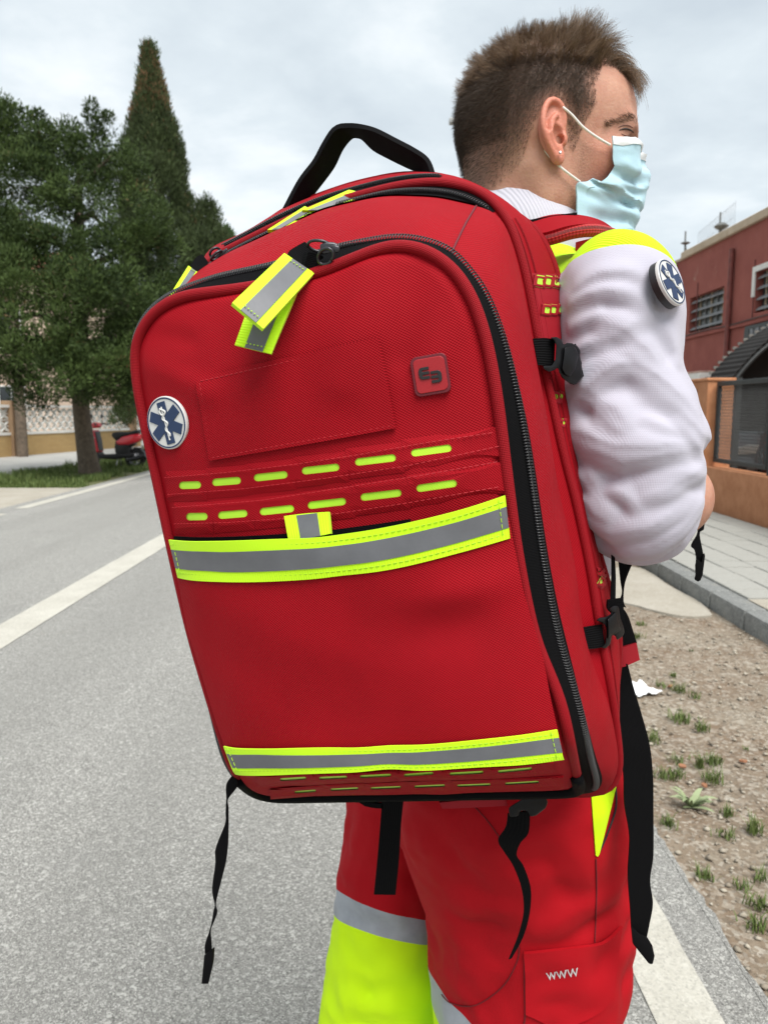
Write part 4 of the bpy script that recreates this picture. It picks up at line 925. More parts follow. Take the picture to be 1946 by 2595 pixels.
# front panel
K = 44
spx = RF[:, 0].mean() + 0*RF[:, 0]; spz = np.clip(RF[:, 2], -.13, .09)
rr_ = (1 - (1-np.linspace(1, 0, K))**1.0)
Pn = np.zeros((NRING, K, 3))
for k, r in enumerate(rr_):
    x = spx + (RF[:, 0]-spx)*r; z = spz + (RF[:, 2]-spz)*r
    y = fsurf(x, z); 
    if k == 0: y = RF[:, 1]
    elif k < 3: y = y*(k/3) + (1-k/3)*np.minimum(RF[:, 1], y+.01)
    Pn[:, k] = np.stack([x, y, z], 1)
V, Fq = grid_geo(Pn, True)
panel = raw('front_panel', V, Fq, M_RED, root, True, V[:, [0, 2]])
# piping on the panel's edge, black zip tape, coil
def tubepart(name, P, r, m, parent=root, closed=False, n=8, uvk=None):
    V, Fs = tube_geo(P, r, n, closed)
    P = np.asarray(P); L = np.r_[0, np.cumsum(np.linalg.norm(np.diff(P, axis=0), axis=1))]
    uv = np.stack([np.repeat(L, n), np.tile(np.arange(n)*2*PI*(r if np.isscalar(r) else .004)/n, len(P))], 1)
    return raw(name, V, Fs, m, parent, True, uv)
tubepart('piping', RF + np.array([0, -.0015, 0]), .0046, M_PIPE, closed=True, n=10)
bt_ = np.concatenate([RF[-NB-6:], RF[:7]])
tubepart('bottom_binding', bt_+np.array([0, -.002, -.0055]), .0058, M_BLK, n=8)
ZT = loft(RF + np.array([0, .004, 0]), RZ, 7, .004)
grid('zipper_tape', ZT, M_BLK, root, closed_u=True)
def coil(path, normal, rad=.0026, pitch=.0021, name='zipper_coil', parent=root, flatf=.55):
    P = np.asarray(path); L = np.r_[0, np.cumsum(np.linalg.norm(np.diff(P, axis=0), axis=1))]
    n = int(L[-1]/pitch*9); s = np.linspace(0, L[-1], n)
    Q = np.stack([np.interp(s, L, P[:, k]) for k in range(3)], 1); N = np.stack([np.interp(s, L, normal[:, k]) for k in range(3)], 1)
    T = np.gradient(Q, axis=0); T /= np.linalg.norm(T, axis=1)[:, None]; B = np.cross(T, N); B /= np.linalg.norm(B, axis=1)[:, None]
    a = s/pitch*2*PI
    H = Q + B*(rad*np.cos(a))[:, None] + N*(rad*flatf*np.sin(a))[:, None]
    V, Fs = tube_geo(H, .00062, 4)
    return raw(name, V, np.array([f for f in Fs if len(f) == 4]), M_COIL, parent, True, kind='stuff')
def outn(P):
    c = RF.mean(0); d = P - c; d[:, 1] = 0; d /= np.linalg.norm(d, axis=1)[:, None]; d = d*.75 + np.array([0, -.66, 0]); return d/np.linalg.norm(d, axis=1)[:, None]
cp = ZT[:, 4]*.7 + ZT[:, 3]*.3; cn = outn(cp.copy())
sl = slice(0, NL+NT+NR_-1)
coil(cp[sl] + cn[sl]*.0012, cn[sl], rad=.0029, pitch=.0023)
GU = loft(RZ, RG, 12, .005)
jig = np.array([mnoise.noise(Vector(p*26)) for p in GU.reshape(-1, 3)]).reshape(GU.shape[:2])
cG = GU.mean(0, keepdims=True); dG = GU-cG; dG[..., 1] = 0; dG /= np.linalg.norm(dG, axis=2)[..., None]
GU = GU + dG*(jig*.0028*np.sin(PI*np.linspace(0, 1, 12))[None, :])[..., None]
grid('gusset', GU, M_RED, root, closed_u=True)
# seam across the gusset at the right shoulder, from zip to zip
def nearest(ring_, px, py, c=None):
    q = np.array([toW(p) for p in ring_]); d = q-EYE; u = d@_R/(d@_F)*FPX+CX; v = CY-d@_U/(d@_F)*FPX
    return int(np.argmin((u-px)**2+(v-py)**2))
ia, ib = nearest(RG, 1199, 521), nearest(RZ, 1147, 638)
sm = np.array([GU[int(round(ib+(ia-ib)*t)), int(round(t*11))] for t in np.linspace(0, 1, 12)])
tubepart('seam', sm + dG[ia, 5]*.0003, .0009, M_RUBD, n=6)
# groove, ridge piping and main compartment
ctr = RG.mean(0); dr = RG-ctr; dr[:, 1] = 0; dr /= np.linalg.norm(dr, axis=1)[:, None]
groove = .5*(RG+RR) - dr*.010
GV = np.stack([RG, RG*.5+groove*.5, groove, groove*.5+RR*.5, RR], 1)
grid('groove', GV, M_RED, root, closed_u=True)
tubepart('piping', RR + dr*.001, .0042, M_PIPE, closed=True, n=10)
MM = loft(RR, RB, 14, .007)
grid('main_compartment', MM, M_RED, root, closed_u=True)
bc = RB.mean(0)
BK = np.stack([bc + (RB-bc)*r + np.array([0, .006*(1-r), 0]) for r in np.linspace(1, 0, 8)], 1)
grid('back_panel', BK, M_BLK, root, closed_u=True, flip=True)
tubepart('piping', RB, .004, M_PIPE, closed=True, n=8)
for s_ in (.12, .22):
    j = s_*13; k0 = int(j); q = MM[:, k0]*(1-j+k0)+MM[:, k0+1]*(j-k0)
    tubepart('side_seam', q[NL+NT-6:NL+NT+NR_-4], .0014, M_PIPE, n=6)
# zip on the main compartment's top: tape in the groove and a second, shorter zip behind the ridge
i0, i1 = nearest(RG, 520, 690) if False else NL+2, nearest(RG, 1199, 521)
t = np.linspace(0, 1, 5)[None, :, None]
A_, B_ = RG[i0:i1+1] + dr[i0:i1+1]*.0015, RR[i0:i1+1] - dr[i0:i1+1]*.001
TP = A_[:, None]*(1-t)+B_[:, None]*t - dr[i0:i1+1][:, None]*(.003*np.sin(PI*t))
grid('zipper_tape', TP, M_BLK, root)
nn = dr[i0:i1+1]*.9 + np.array([0, -.43, 0])
coil(TP[:, 2] + dr[i0:i1+1]*.003, nn, rad=.0026, pitch=.0023)
j0, j1 = nearest(MM[:, 2], 575, 628), nearest(MM[:, 2], 1110, 470)
zb_ = MM[j0:j1+1, 1:5] + dr[j0:j1+1][:, None]*.0008
grid('zipper_tape', zb_, M_BLK, root)
coil(.5*(zb_[:, 1]+zb_[:, 2]) + dr[j0:j1+1]*.0015, nn[:1].repeat(j1-j0+1, 0)*0+dr[j0:j1+1], rad=.0026, pitch=.0023)

# ---- flat pieces sewn on the front
def fsheet(name, top, bot, nu, nv, off, t, m, parent=root, offs=None, smooth=True):
    """piece between two traced edges, lying on the panel"""
    f = spline if smooth else lin
    ea = off if offs is None else np.array([float(np.asarray(offs(np.array(k), np.array(0.)))) for k in np.linspace(0, 1, len(top))]); eb = off if offs is None else np.array([float(np.asarray(offs(np.array(k), np.array(1.)))) for k in np.linspace(0, 1, len(bot))])
    a, b = f(fxz(top, ea), nu), f(fxz(bot, eb), nu); s = np.linspace(0, 1, nv)[None, :, None]
    XZ = a[:, None]*(1-s)+b[:, None]*s
    o_ = off if offs is None else offs(np.linspace(0, 1, nu)[:, None], np.linspace(0, 1, nv)[None, :])
    return sheet(name, onf(XZ, o_)[:, ::-1], t, m, parent)
def stitch(name, pts, off, m, dash=.0030, gap=.0016, r=.00034, parent=root, fn=front):
    P = np.array([fn(x, y, off) for x, y in lin(pts, max(6, int(len(pts)*14)))])
    L = np.r_[0, np.cumsum(np.linalg.norm(np.diff(P, axis=0), axis=1))]; b = MB(); s = 0
    while s+dash < L[-1]:
        q = np.array([[np.interp(v, L, P[:, k]) for k in range(3)] for v in (s, s+dash*.5, s+dash)])
        q[0, 1] += r; q[2, 1] += r
        b.tube(q, r, 5); s += dash+gap
    return b.build(name, m, parent, smooth=True, kind='stuff')
c3 = lambda P: [(330+x*.8258, 1080+y*.8258) for x, y in P]
np_ = fsheet('name_panel', [(497,957),(730,905),(960,855)], [(530,1168),(765,1128),(1002,1085)], 26, 14, .003, .0018, M_RED,
             offs=lambda u, v: .0032+.0030*u**3*(1-v)+0*v)
stitch('stitching', [(508,966),(735,915),(958,864)], .0036, M_STR); stitch('stitching', [(538,1160),(765,1119),(992,1079)], .0032, M_STR)
stitch('stitching', [(506,968),(537,1158)], .0030, M_STR)
# round badge with the six-armed star
def badge(parent, O, ex, ez, en, rad, th, base_m=None, staff_shift=0.):
    """disc at O spanned by ex, ez, facing en: rim, face ring, star, staff"""
    O, ex, ez, en = map(np.asarray, (O, ex, ez, en))
    def P(a, b, c): return O + ex*a + ez*b + en*c
    def disc(b, r0, r1, z0, z1, n=48):
        prof = [(r0, z1), (r1-.0006, z1), (r1, z1-.0006), (r1, z0)]
        V = [P(r*math.cos(2*PI*k/n), r*math.sin(2*PI*k/n), z) for r, z in prof for k in range(n)]
        Fs = [(i*n+k, (i+1)*n+k, (i+1)*n+(k+1) % n, i*n+(k+1) % n) for i in range(3) for k in range(n)]
        if r0 < 1e-6: Fs = [f for f in Fs]
        b.add(V, Fs)
    bdg = disc_ = MB(); disc(bdg, 0.0, rad, 0, th); ob = bdg.build('badge', M_RUBW, parent, smooth=True)
    if base_m is not None:
        b = MB(); disc(b, 0, rad*.985, -th*1.1, -.0001); b.build('velcro_backing', base_m, ob, smooth=True)
    b = MB(); n = 48
    V = [P(r*math.cos(2*PI*k/n), r*math.sin(2*PI*k/n), z) for r, z in ((rad*.955, th+.0001), (rad*.95, th+.0004), (rad*.905, th+.0004), (rad*.90, th+.0001)) for k in range(n)]
    b.add(V, [(i*n+k, (i+1)*n+k, (i+1)*n+(k+1) % n, i*n+(k+1) % n) for i in range(3) for k in range(n)]); b.build('badge_ring', M_RUBN, ob, smooth=True)
    b = MB(); hw, L_ = rad*.20, rad*.80
    for k in range(3):
        a = R(90+60*k); c, s = math.cos(a), math.sin(a)
        q = [(-L_, -hw), (L_, -hw), (L_, hw), (-L_, hw)]; zt = th+.0007+.00004*k
        base = [P(c*x-s*y, s*x+c*y, th-.0002) for x, y in q] + [P(c*x-s*y, s*x+c*y, zt) for x, y in q]
        b.add(base, [(0,3,2,1),(4,5,6,7),(0,1,5,4),(1,2,6,5),(2,3,7,6),(3,0,4,7)])
    b.build('star', M_RUBN, ob)
    b = MB(); zt = th+.0009
    b.tube([P(0, rad*.62, zt), P(0, -rad*.66, zt)], rad*.032, 6)
    sn = [P(rad*(.02+ .115*math.sin(v*15)*(1-.45*v))-rad*.02*0, rad*(.50-1.02*v), zt+.0002) for v in np.linspace(0, 1, 40)]
    b.tube(sn, rad*.036, 6)
    b.tube([P(rad*x, rad*y, zt+.0002) for x, y in ((.02,.5),(-.08,.56),(-.13,.48),(-.10,.36),(-.02,.30))], rad*.04, 6)
    b.build('staff_and_snake', M_RUBW, ob, smooth=True)
    return ob
bO = front(428, 1071, .0020); r0 = front(472, 1064, .002)-front(388, 1076, .002); z0 = front(413, 1005, .002)-front(446, 1137, .002)
# the badge is round and lies on the curved-away side of the panel
nrm = np.cross(front(450, 1071)-front(410, 1071), front(428, 1040)-front(428, 1100)); nrm /= np.linalg.norm(nrm)
if nrm[1] > 0: nrm = -nrm
ez = z0 - nrm*(z0@nrm); brad = np.linalg.norm(ez)/2; ez /= np.linalg.norm(ez); ex = np.cross(ez, nrm); ex /= np.linalg.norm(ex)
if ex[0] < 0: ex = -ex
badge(root, bO, ex, ez, nrm, brad, .0028)
# logo patch
def rsq(cx_, cy_, a, b, r, n=6):
    out_ = []
    for sx, sy, a0 in ((1,1,0),(-1,1,90),(-1,-1,180),(1,-1,270)):
        for k in range(n+1):
            t_ = R(a0+90*k/n); out_.append((cx_+sx*(a-r)+r*math.cos(t_), cy_+sy*(b-r)+r*math.sin(t_)))
    return out_
lq = [front(*p, .001) for p in ((1048,910),(1128,897),(1138,989),(1052,1005))]
lO = sum(lq)/4; lex = (lq[1]+lq[2]-lq[0]-lq[3])/2; lez = (lq[0]+lq[1]-lq[2]-lq[3])/2; lw, lh = np.linalg.norm(lex)/2, np.linalg.norm(lez)/2
lex /= np.linalg.norm(lex); lez -= lex*(lez@lex); lez /= np.linalg.norm(lez); len_ = np.cross(lez, lex); len_ = len_ if len_[1] < 0 else -len_
def lplate(name, poly, z0, z1, m, parent, bev=.0004):
    n = len(poly); V = [lO+lex*a+lez*b+len_*z0 for a, b in poly]+[lO+lex*a+lez*b+len_*z1 for a, b in poly]
    b = MB(); b.add(V, [tuple(range(n)), tuple(range(2*n-1, n-1, -1))]+[(i, i+n, (i+1) % n+n, (i+1) % n) for i in range(n)])
    return b.build(name, m, parent, bevel=bev, seg=1)
lw *= 1.10; lh *= 1.08
lp = lplate('logo_patch', rsq(0, 0, lw, lh, lw*.34), -.004, .0022, M_RUBD, root)
lplate('patch_face', rsq(0, 0, lw*.86, lh*.86, lw*.27), .001, .0030, M_RUBR, lp)
def eshape(sx, sy, ox, oy, s):
    q = [(1,1),(.28,1),(.08,.9),(0,.72),(0,.28),(.08,.1),(.28,0),(1,0),(1,.24),(.34,.24),(.34,.38),(1,.38),(1,.62),(.34,.62),(.34,.76),(1,.76)]
    return [(ox+sx*(x-.5)*s, oy+sy*(y-.5)*s*1.12) for x, y in q]
s_ = lw*.58
lplate('emblem', eshape(1, 1, -s_*.55, s_*.24, s_), .002, .0040, M_RUBK, lp, .0002)
lplate('emblem', eshape(-1, 1, s_*.55, -s_*.24, s_), .002, .0040, M_RUBK, lp, .0002)

# laser-cut strips with slots over the lime lining
def molle(name, slots, hs, hts, fn, off, m, parent=root, ends=(None, None), th=.0009, edge=.0005, rc=None, lining=True, lin_off=.0010):
    """slots: pixel endpoints; hs half slot height, hts (above, below) half strip height, in pixels"""
    b = MB(); n = len(slots); lq = []
    for i, (p, q) in enumerate(slots):
        p, q = np.array(p, float), np.array(q, float); c = (p+q)/2; d = q-p; L = np.linalg.norm(d); d /= L; e_ = np.array([-d[1], d[0]])
        if i > 0: lo = np.linalg.norm((np.array(slots[i-1][1])+p)/2-c)
        else: lo = np.linalg.norm(np.array(ends[0])-c) if ends[0] is not None else L*.7
        if i < n-1: hi = np.linalg.norm((np.array(slots[i+1][0])+q)/2-c)
        else: hi = np.linalg.norm(np.array(ends[1])-c) if ends[1] is not None else L*.7
        up, dn = hts
        sp_ = [(L/2-hs+hs*math.cos(a_), hs*math.sin(a_)) for a_ in np.linspace(-PI/2, PI/2, 8)]+[(-L/2+hs-hs*math.cos(a_), hs*math.sin(a_)) for a_ in np.linspace(-PI/2, PI/2, 8)]+[(x_, y_) for x_ in np.linspace(-.5, .5, 3)*max(L-2*hs, 0) for y_ in (-hs, hs)]
        rc_ = hs if rc is None else rc*hs
        if rc is not None: sp_ = [(math.cos(a_), math.sin(a_)) for a_ in np.linspace(-PI, PI, 28, endpoint=False)]+[(sx*(L/2-rc_*.3), sy*(hs-rc_*.3)) for sx in (-1, 1) for sy in (-1, 1)]
        angs = sorted(set(np.round([math.atan2(y_, x_) for x_, y_ in sp_]+[math.atan2(a_, b_) for a_, b_ in ((-up, -lo), (-up, hi), (dn, hi), (dn, -lo))], 5)))
        inn, outp = [], []
        for a in angs:
            ca, sa = math.cos(a), math.sin(a)
            t0, t1 = 0, L
            for _ in range(26):
                tm = (t0+t1)/2; x, y = ca*tm, sa*tm; dx = max(abs(x)-(L/2-rc_), 0); dy = max(abs(y)-(hs-rc_), 0)
                if dx*dx+dy*dy < rc_*rc_ and abs(x) < L/2 and abs(y) < hs or (dx == 0 and abs(y) < hs) or (dy == 0 and abs(x) < L/2): t0 = tm
                else: t1 = tm
            inn.append(c+d*ca*t0+e_*sa*t0)
            to = min((hi if ca > 0 else lo)/abs(ca) if abs(ca) > 1e-6 else 1e9, (dn if sa > 0 else up)/abs(sa) if abs(sa) > 1e-6 else 1e9)
            outp.append(c+d*ca*to+e_*sa*to)
        k = len(angs)
        def oo(q):
            t_ = (q-c)@e_; return edge if abs(abs(t_)-(up if t_ < 0 else dn)) < .01 else off
        rings = [[fn(*p_, off-th) for p_ in inn], [fn(*p_, off) for p_ in inn], [fn(*(a_*.5+b_*.5), off) for a_, b_ in zip(inn, outp)], [fn(*b_, oo(b_)) for b_ in outp]]
        V = [v for r_ in rings for v in r_]
        b.add(V, [(j*k+g, j*k+(g+1) % k, (j+1)*k+(g+1) % k, (j+1)*k+g) for j in range(3) for g in range(k)])
        lq.append((c-d*(L*.62)-e_*hs*1.8, c+d*(L*.62)-e_*hs*1.8, c+d*(L*.62)+e_*hs*1.8, c-d*(L*.62)+e_*hs*1.8))
    o = b.build(name, m, parent)
    V = np.array([v.co for v in o.data.vertices]); ul = o.data.uv_layers.new(name='UVMap')
    for lp_ in o.data.loops: ul.data[lp_.index].uv = (V[lp_.vertex_index][0]+V[lp_.vertex_index][1], V[lp_.vertex_index][2])
    for p_ in o.data.polygons: p_.use_smooth = False
    if lining:
        for q4 in lq:
            G = np.array([[fn(*((q4[0]*(1-u)+q4[1]*u)*(1-v)+(q4[3]*(1-u)+q4[2]*u)*v), lin_off) for v in np.linspace(0, 1, 3)] for u in np.linspace(0, 1, 5)])
            grid('lining', G, M_LIMEF, o)
    return o
r1 = [c3(p) for p in (((150,182),(218,180)),((252,173),(340,166)),((380,159),(483,148)),((527,138),(642,125)),((690,111),(815,96)),((862,83),(986,66)))]
r2 = [c3(p) for p in (((172,278),(238,277)),((270,274),(360,267)),((398,263),(503,252)),((545,244),(662,230)),((707,219),(832,204)),((878,192),(1002,174)))]
molle('laser_cut_strip', r1, 9.4, (38, 40), front, .0018, M_RED, ends=(c3([(112,183)])[0], c3([(1128,45)])[0]))
molle('laser_cut_strip', r2, 9.4, (37, 44), front, .0018, M_RED, ends=(c3([(136,279)])[0], c3([(1145,155)])[0]))
for P in ([(105,158),(300,142),(500,118),(700,88),(900,52),(1125,18)], [(115,210),(350,192),(600,160),(850,122),(1130,62)], [(128,250),(400,228),(700,182),(900,150),(1135,108)], [(135,300),(300,296),(470,284),(640,268),(850,236),(1140,185)]):
    stitch('stitching', c3(P), .0032, M_STR, r=.0003)
u1 = [c3(p) for p in (((460,1085),(540,1080)),((580,1081),(665,1077)),((705,1076),(800,1071)),((840,1072),(930,1065)),((980,1068),(1083,1062)),((1128,1061),(1232,1051)))]
u2 = [c3(p) for p in (((505,1124),(570,1119)),((615,1116),(700,1112)),((738,1112),(830,1108)),((872,1107),(965,1103)),((1003,1104),(1105,1100)),((1150,1098),(1253,1092)))]
molle('laser_cut_strip', u1, 3.6, (14, 15), front, .0026, M_RED, ends=(c3([(390,1092)])[0], c3([(1300,1045)])[0]))
molle('laser_cut_strip', u2, 3.0, (13, 13), front, .0030, M_RED, ends=(c3([(430,1132)])[0], c3([(1330,1088)])[0]))
# pocket with its two reflective bands
def coons(l, r, t_, b_, nu, nv):
    l, r, t_, b_ = spline(fxz(l, .0085), nv), spline(fxz(r, .0085), nv), spline(fxz(t_, .0085+.007*np.sin(PI*np.linspace(0, 1, len(t_)))), nu), spline(fxz(b_, .0085+.003*np.sin(PI*np.linspace(0, 1, len(b_)))), nu)
    u = np.linspace(0, 1, nu)[:, None, None]; v = np.linspace(0, 1, nv)[None, :, None]
    return (l[None]*(1-u)+r[None]*u) + (t_[:, None]*(1-v)+b_[:, None]*v) - (t_[0]*(1-u)*(1-v)+t_[-1]*u*(1-v)+b_[0]*(1-u)*v+b_[-1]*u*v)
pt = c3([(128,398),(250,406),(400,402),(600,390),(800,368),(1000,322),(1160,280)]); pb = c3([(302,1028),(500,1030),(700,1027),(900,1020),(1100,1004),(1322,980)])
plf = c3([(128,398),(147,490),(177,640),(219,770),(255,890),(302,1028)]); prt = c3([(1160,280),(1190,430),(1215,540),(1262,700),(1294,860),(1322,980)])
XZ = coons(plf, prt, pt, pb, 46, 46)
uu = np.linspace(0, 1, 46)[:, None]; vv = np.linspace(0, 1, 46)[None, :]
poff = .0075 + .008*np.sin(PI*uu)**.7*(1-.55*vv) + .0016*np.sin(9*uu+5*vv+2*np.sin(6*vv))*np.sin(PI*uu)*np.sin(PI*vv) + .004*np.exp(-((uu-.86)**2/.018+(vv-.26)**2/.006)) - .002*np.exp(-((uu-.8)**2/.02+(vv-.42)**2/.01))
pocket = sheet('pocket', onf(XZ, poff)[:, ::-1], .0015, M_RED, root)
boff = lambda u, v: .0096 + .0075*np.sin(PI*np.clip(u, 0, 1))**.7 + 0*v
b2off = lambda u, v: .0112 + .0050*np.sin(PI*np.clip(u, 0, 1))**.7 + 0*v
def band(top, bot, of, parent, f0=.26, f1=.75):
    o = fsheet('reflective_band', top, bot, 60, 9, 0, .0014, M_LIME, parent, offs=of)
    T, B = np.array(top, float), np.array(bot, float); T, B = spline(T, 14), spline(B, 14)
    s = fsheet('grey_stripe', T*(1-f0)+B*f0, T*(1-f1)+B*f1, 60, 5, 0, .0005, M_GREY, o, offs=lambda u, v: of(u, v)+.0007)
    for f_ in (.13, .87): stitch('stitching', T*(1-f_)+B*f_, .0100 if of is b2off else .0100, M_STL, fn=lambda x, y, off, of=of: front(x, y, float(of(np.clip((x-T[0][0])/(T[-1][0]-T[0][0]), 0, 1), 0))+.0003), parent=o)
    for e_ in (0.015, .985):
        a, c_ = lin(T, 100)[int(e_*99)], lin(B, 100)[int(e_*99)]
        stitch('stitching', [a*.95+c_*.05, a*.05+c_*.95], .01, M_STL, fn=lambda x, y, off, of=of, e_=e_: front(x, y, float(of(np.array(e_), 0))+.0013), parent=o)
    return o
band(c3([(118,349),(250,354),(400,349),(600,339),(800,308),(1000,262),(1150,213)]), c3([(146,465),(300,478),(450,476),(600,465),(800,440),(1000,392),(1165,344)]), boff, root)
band(c3([(286,983),(500,989),(700,988),(900,980),(1100,962),(1310,932)]), c3([(323,1069),(500,1068),(700,1061),(800,1053),(900,1057),(1100,1045),(1331,1024)]), b2off, root, .27, .76)
lt = fsheet('loop_tab', [(720,1308),(775,1301),(832,1297)], [(731,1368),(785,1362),(838,1352)], 10, 8, .012, .004, M_LIME, offs=lambda u, v: .0085+.004*v+0*u)
fsheet('grey_stripe', [(751,1306),(803,1300)], [(762,1367),(812,1358)], 6, 8, .012, .0005, M_GREY, lt, offs=lambda u, v: .0090+.004*v+0*u, smooth=False)
fsheet('pocket_gap_shade', c3([(135,338),(300,340),(480,330),(640,316),(860,285)]), c3([(130,365),(300,368),(480,362),(640,352),(860,318)]), 20, 3, .0044, .0008, M_BLK)  # black strip stands in for the shade in the pocket's open gap

# ---- things on the right side: strips with slots, compression straps
bv = BVHTree.FromPolygons([Vector(p) for p in MM.reshape(-1, 3)], [tuple(map(int, f)) for f in grid_geo(MM, True)[1]])
def side(px, py, off=0.):
    d = Vector(rl(px, py)).normalized(); hit = bv.ray_cast(Vector(EL), d)
    if hit[0] is None:
        hit = bv.find_nearest(Vector(aL(px, py, .70)))
        q = hit[0]
    else: q = hit[0]
    n = hit[1]; n = n if n.dot(d) < 0 else -n
    return np.array(q + n*off)
k2 = lambda P: [(1000+x/3.318, 440+y/3.318) for x, y in P]
k3 = lambda P: [(1180+x/4.1475, 900+y/4.1475) for x, y in P]
k4 = lambda P: [(1280+x/3.3525, 1400+y/3.3525) for x, y in P]
k6 = lambda P: [(1300+x/2.212, 500+y/2.212) for x, y in P]
SP = np.array([[side(*((np.array(k2([(1140,840)])[0])*(1-u)+np.array(k2([(1374,850)])[0])*u)*(1-v)+(np.array(k2([(1232,1400)])[0])*(1-u)+np.array(k2([(1414,1390)])[0])*u)*v), .0012) for v in np.linspace(0, 1, 16)] for u in np.linspace(0, 1, 8)])
sheet('side_laminate', SP[:, ::-1], .001, M_RED2, root)
def sq(cx_, cy_, w_, tilt=0): return ((cx_-w_/2, cy_-tilt), (cx_+w_/2, cy_+tilt))
molle('laser_cut_strip', [k2(sq(1206,910,52,4)), k2(sq(1275,912,44,4)), k2(sq(1348,916,44,4))], 8.4, (14, 16), side, .0024, M_RED2, edge=.0014, lin_off=.0017, rc=.35, ends=(k2([(1150,906)])[0], k2([(1378,918)])[0]))
molle('laser_cut_strip', [k2(sq(1264,1152,44,3)), k2(sq(1318,1150,38,2)), k2(sq(1378,1145,30,2))], 8.0, (15, 16), side, .0024, M_RED2, edge=.0014, lin_off=.0017, rc=.35, ends=(k2([(1215,1153)])[0], k2([(1402,1143)])[0]))
molle('laser_cut_strip', [k3(sq(928,440,54,6)), k3(sq(985,436,40,4))], 7.0, (15, 18), side, .0022, M_RED2, ends=(k3([(895,445)])[0], k3([(1005,434)])[0]))
molle('laser_cut_strip', [k3(sq(968,716,42,6)), k3(sq(1012,712,30,4))], 6.0, (14, 16), side, .0022, M_RED2, ends=(k3([(944,720)])[0], k3([(1030,710)])[0]))
molle('laser_cut_strip', [k4(sq(800,248,26,8)), k4(sq(842,172,26,10))], 7.0, (13, 15), side, .0022, M_RED2)
def plate(name, poly, Yf, th, m, parent=root, bev=.0012, seg=2):
    """outline traced on a plane at its own distance, given real thickness"""
    pts = [aL(x, y, Yf(x, y) if callable(Yf) else Yf) for x, y in poly]
    c = sum(pts)/len(pts); v = c-EL; v /= np.linalg.norm(v); n = len(pts)
    b = MB(); b.add(pts+[p+v*th for p in pts], [tuple(range(n)), tuple(range(2*n-1, n-1, -1))]+[(i, i+n, (i+1) % n+n, (i+1) % n) for i in range(n)])
    return b.build(name, m, parent, smooth=True, bevel=bev, seg=seg)
def rib(name, left, right, Ys, th, m, parent=root, nu=30, nv=5, smooth=True):
    """strap between two traced edges; Ys gives the distance along it"""
    n = len(left); Ys = np.broadcast_to(Ys, n) if np.isscalar(Ys) else Ys
    Ys = [(y if isinstance(y, tuple) else (y, y)) for y in Ys]
    A = np.array([aL(*p, y[0]) for p, y in zip(left, Ys)]); B = np.array([aL(*p, y[1]) for p, y in zip(right, Ys)])
    P = ribbon(A, B, nu, nv, smooth)
    N = np.cross(P[1, 0]-P[0, 0], P[0, -1]-P[0, 0]); q = P.mean((0, 1))-EL
    if N@q > 0: P = P[:, ::-1]
    return sheet(name, P, th, m, parent)
Y1 = lambda x, y: .665+.035*(x-1350)/130
cs = rib('compression_strap', k6([(112,792),(175,788),(236,796)]), k6([(138,938),(185,944),(228,946)]), [.672, .675, .682], .003, M_RIB)
bk = plate('buckle', k6([(205,785),(245,782),(272,800),(282,828),(300,814),(330,818),(362,835),(378,865),(372,892),(385,930),(382,975),(392,1005),(350,1052),(318,1045),(283,1020),(258,985),(250,955),(232,968),(200,980),(172,965),(166,945),(215,944),(237,905),(240,830),(228,800)]), lambda x, y: Y1(x, y)-.006, .010, M_PLAST, cs, .0016)
plate('buckle_tongue', k6([(288,838),(345,836),(366,880),(350,960),(318,1010),(290,995),(272,960),(282,900)]), lambda x, y: Y1(x, y)-.010, .006, M_PLAST, cs, .0018)
rib('webbing_tail', k6([(350,820),(372,880),(386,960),(396,1000)]), k6([(300,860),(310,950),(270,1000),(340,1050)]), [.70, .70, .70, .70], .003, M_BLK, cs)
cs2 = rib('compression_strap', k4([(668,642),(740,628),(822,614)]), k4([(690,822),(770,815),(848,800)]), [.672, .676, .684], .003, M_RIB)
Y2 = lambda x, y: .676+.03*(x-1510)/75
plate('buckle', k4([(765,577),(800,552),(858,547),(905,512),(878,482),(920,450),(962,455),(978,560),(1000,615),(1012,680),(990,720),(945,748),(935,705),(905,700),(890,780),(852,817),(805,812),(852,778),(858,640),(832,600)]), lambda x, y: Y2(x, y)-.006, .010, M_PLAST, cs2, .0016)
plate('buckle_tongue', k4([(868,565),(940,500),(965,600),(985,660),(935,690),(895,700),(872,740),(872,640)]), lambda x, y: Y2(x, y)-.010, .006, M_PLAST, cs2, .0018)
rib('webbing_tail', k4([(872,408),(866,470),(880,500)]), k4([(1000,392),(1005,480),(1022,640)]), [.70, .70, .70], .004, M_BLK, cs2)
rib('lift_strap', k4([(905,20),(902,200),(894,400)]), k4([(930,40),(938,200),(936,400)]), [.715, .712, .708], .002, M_BLK)

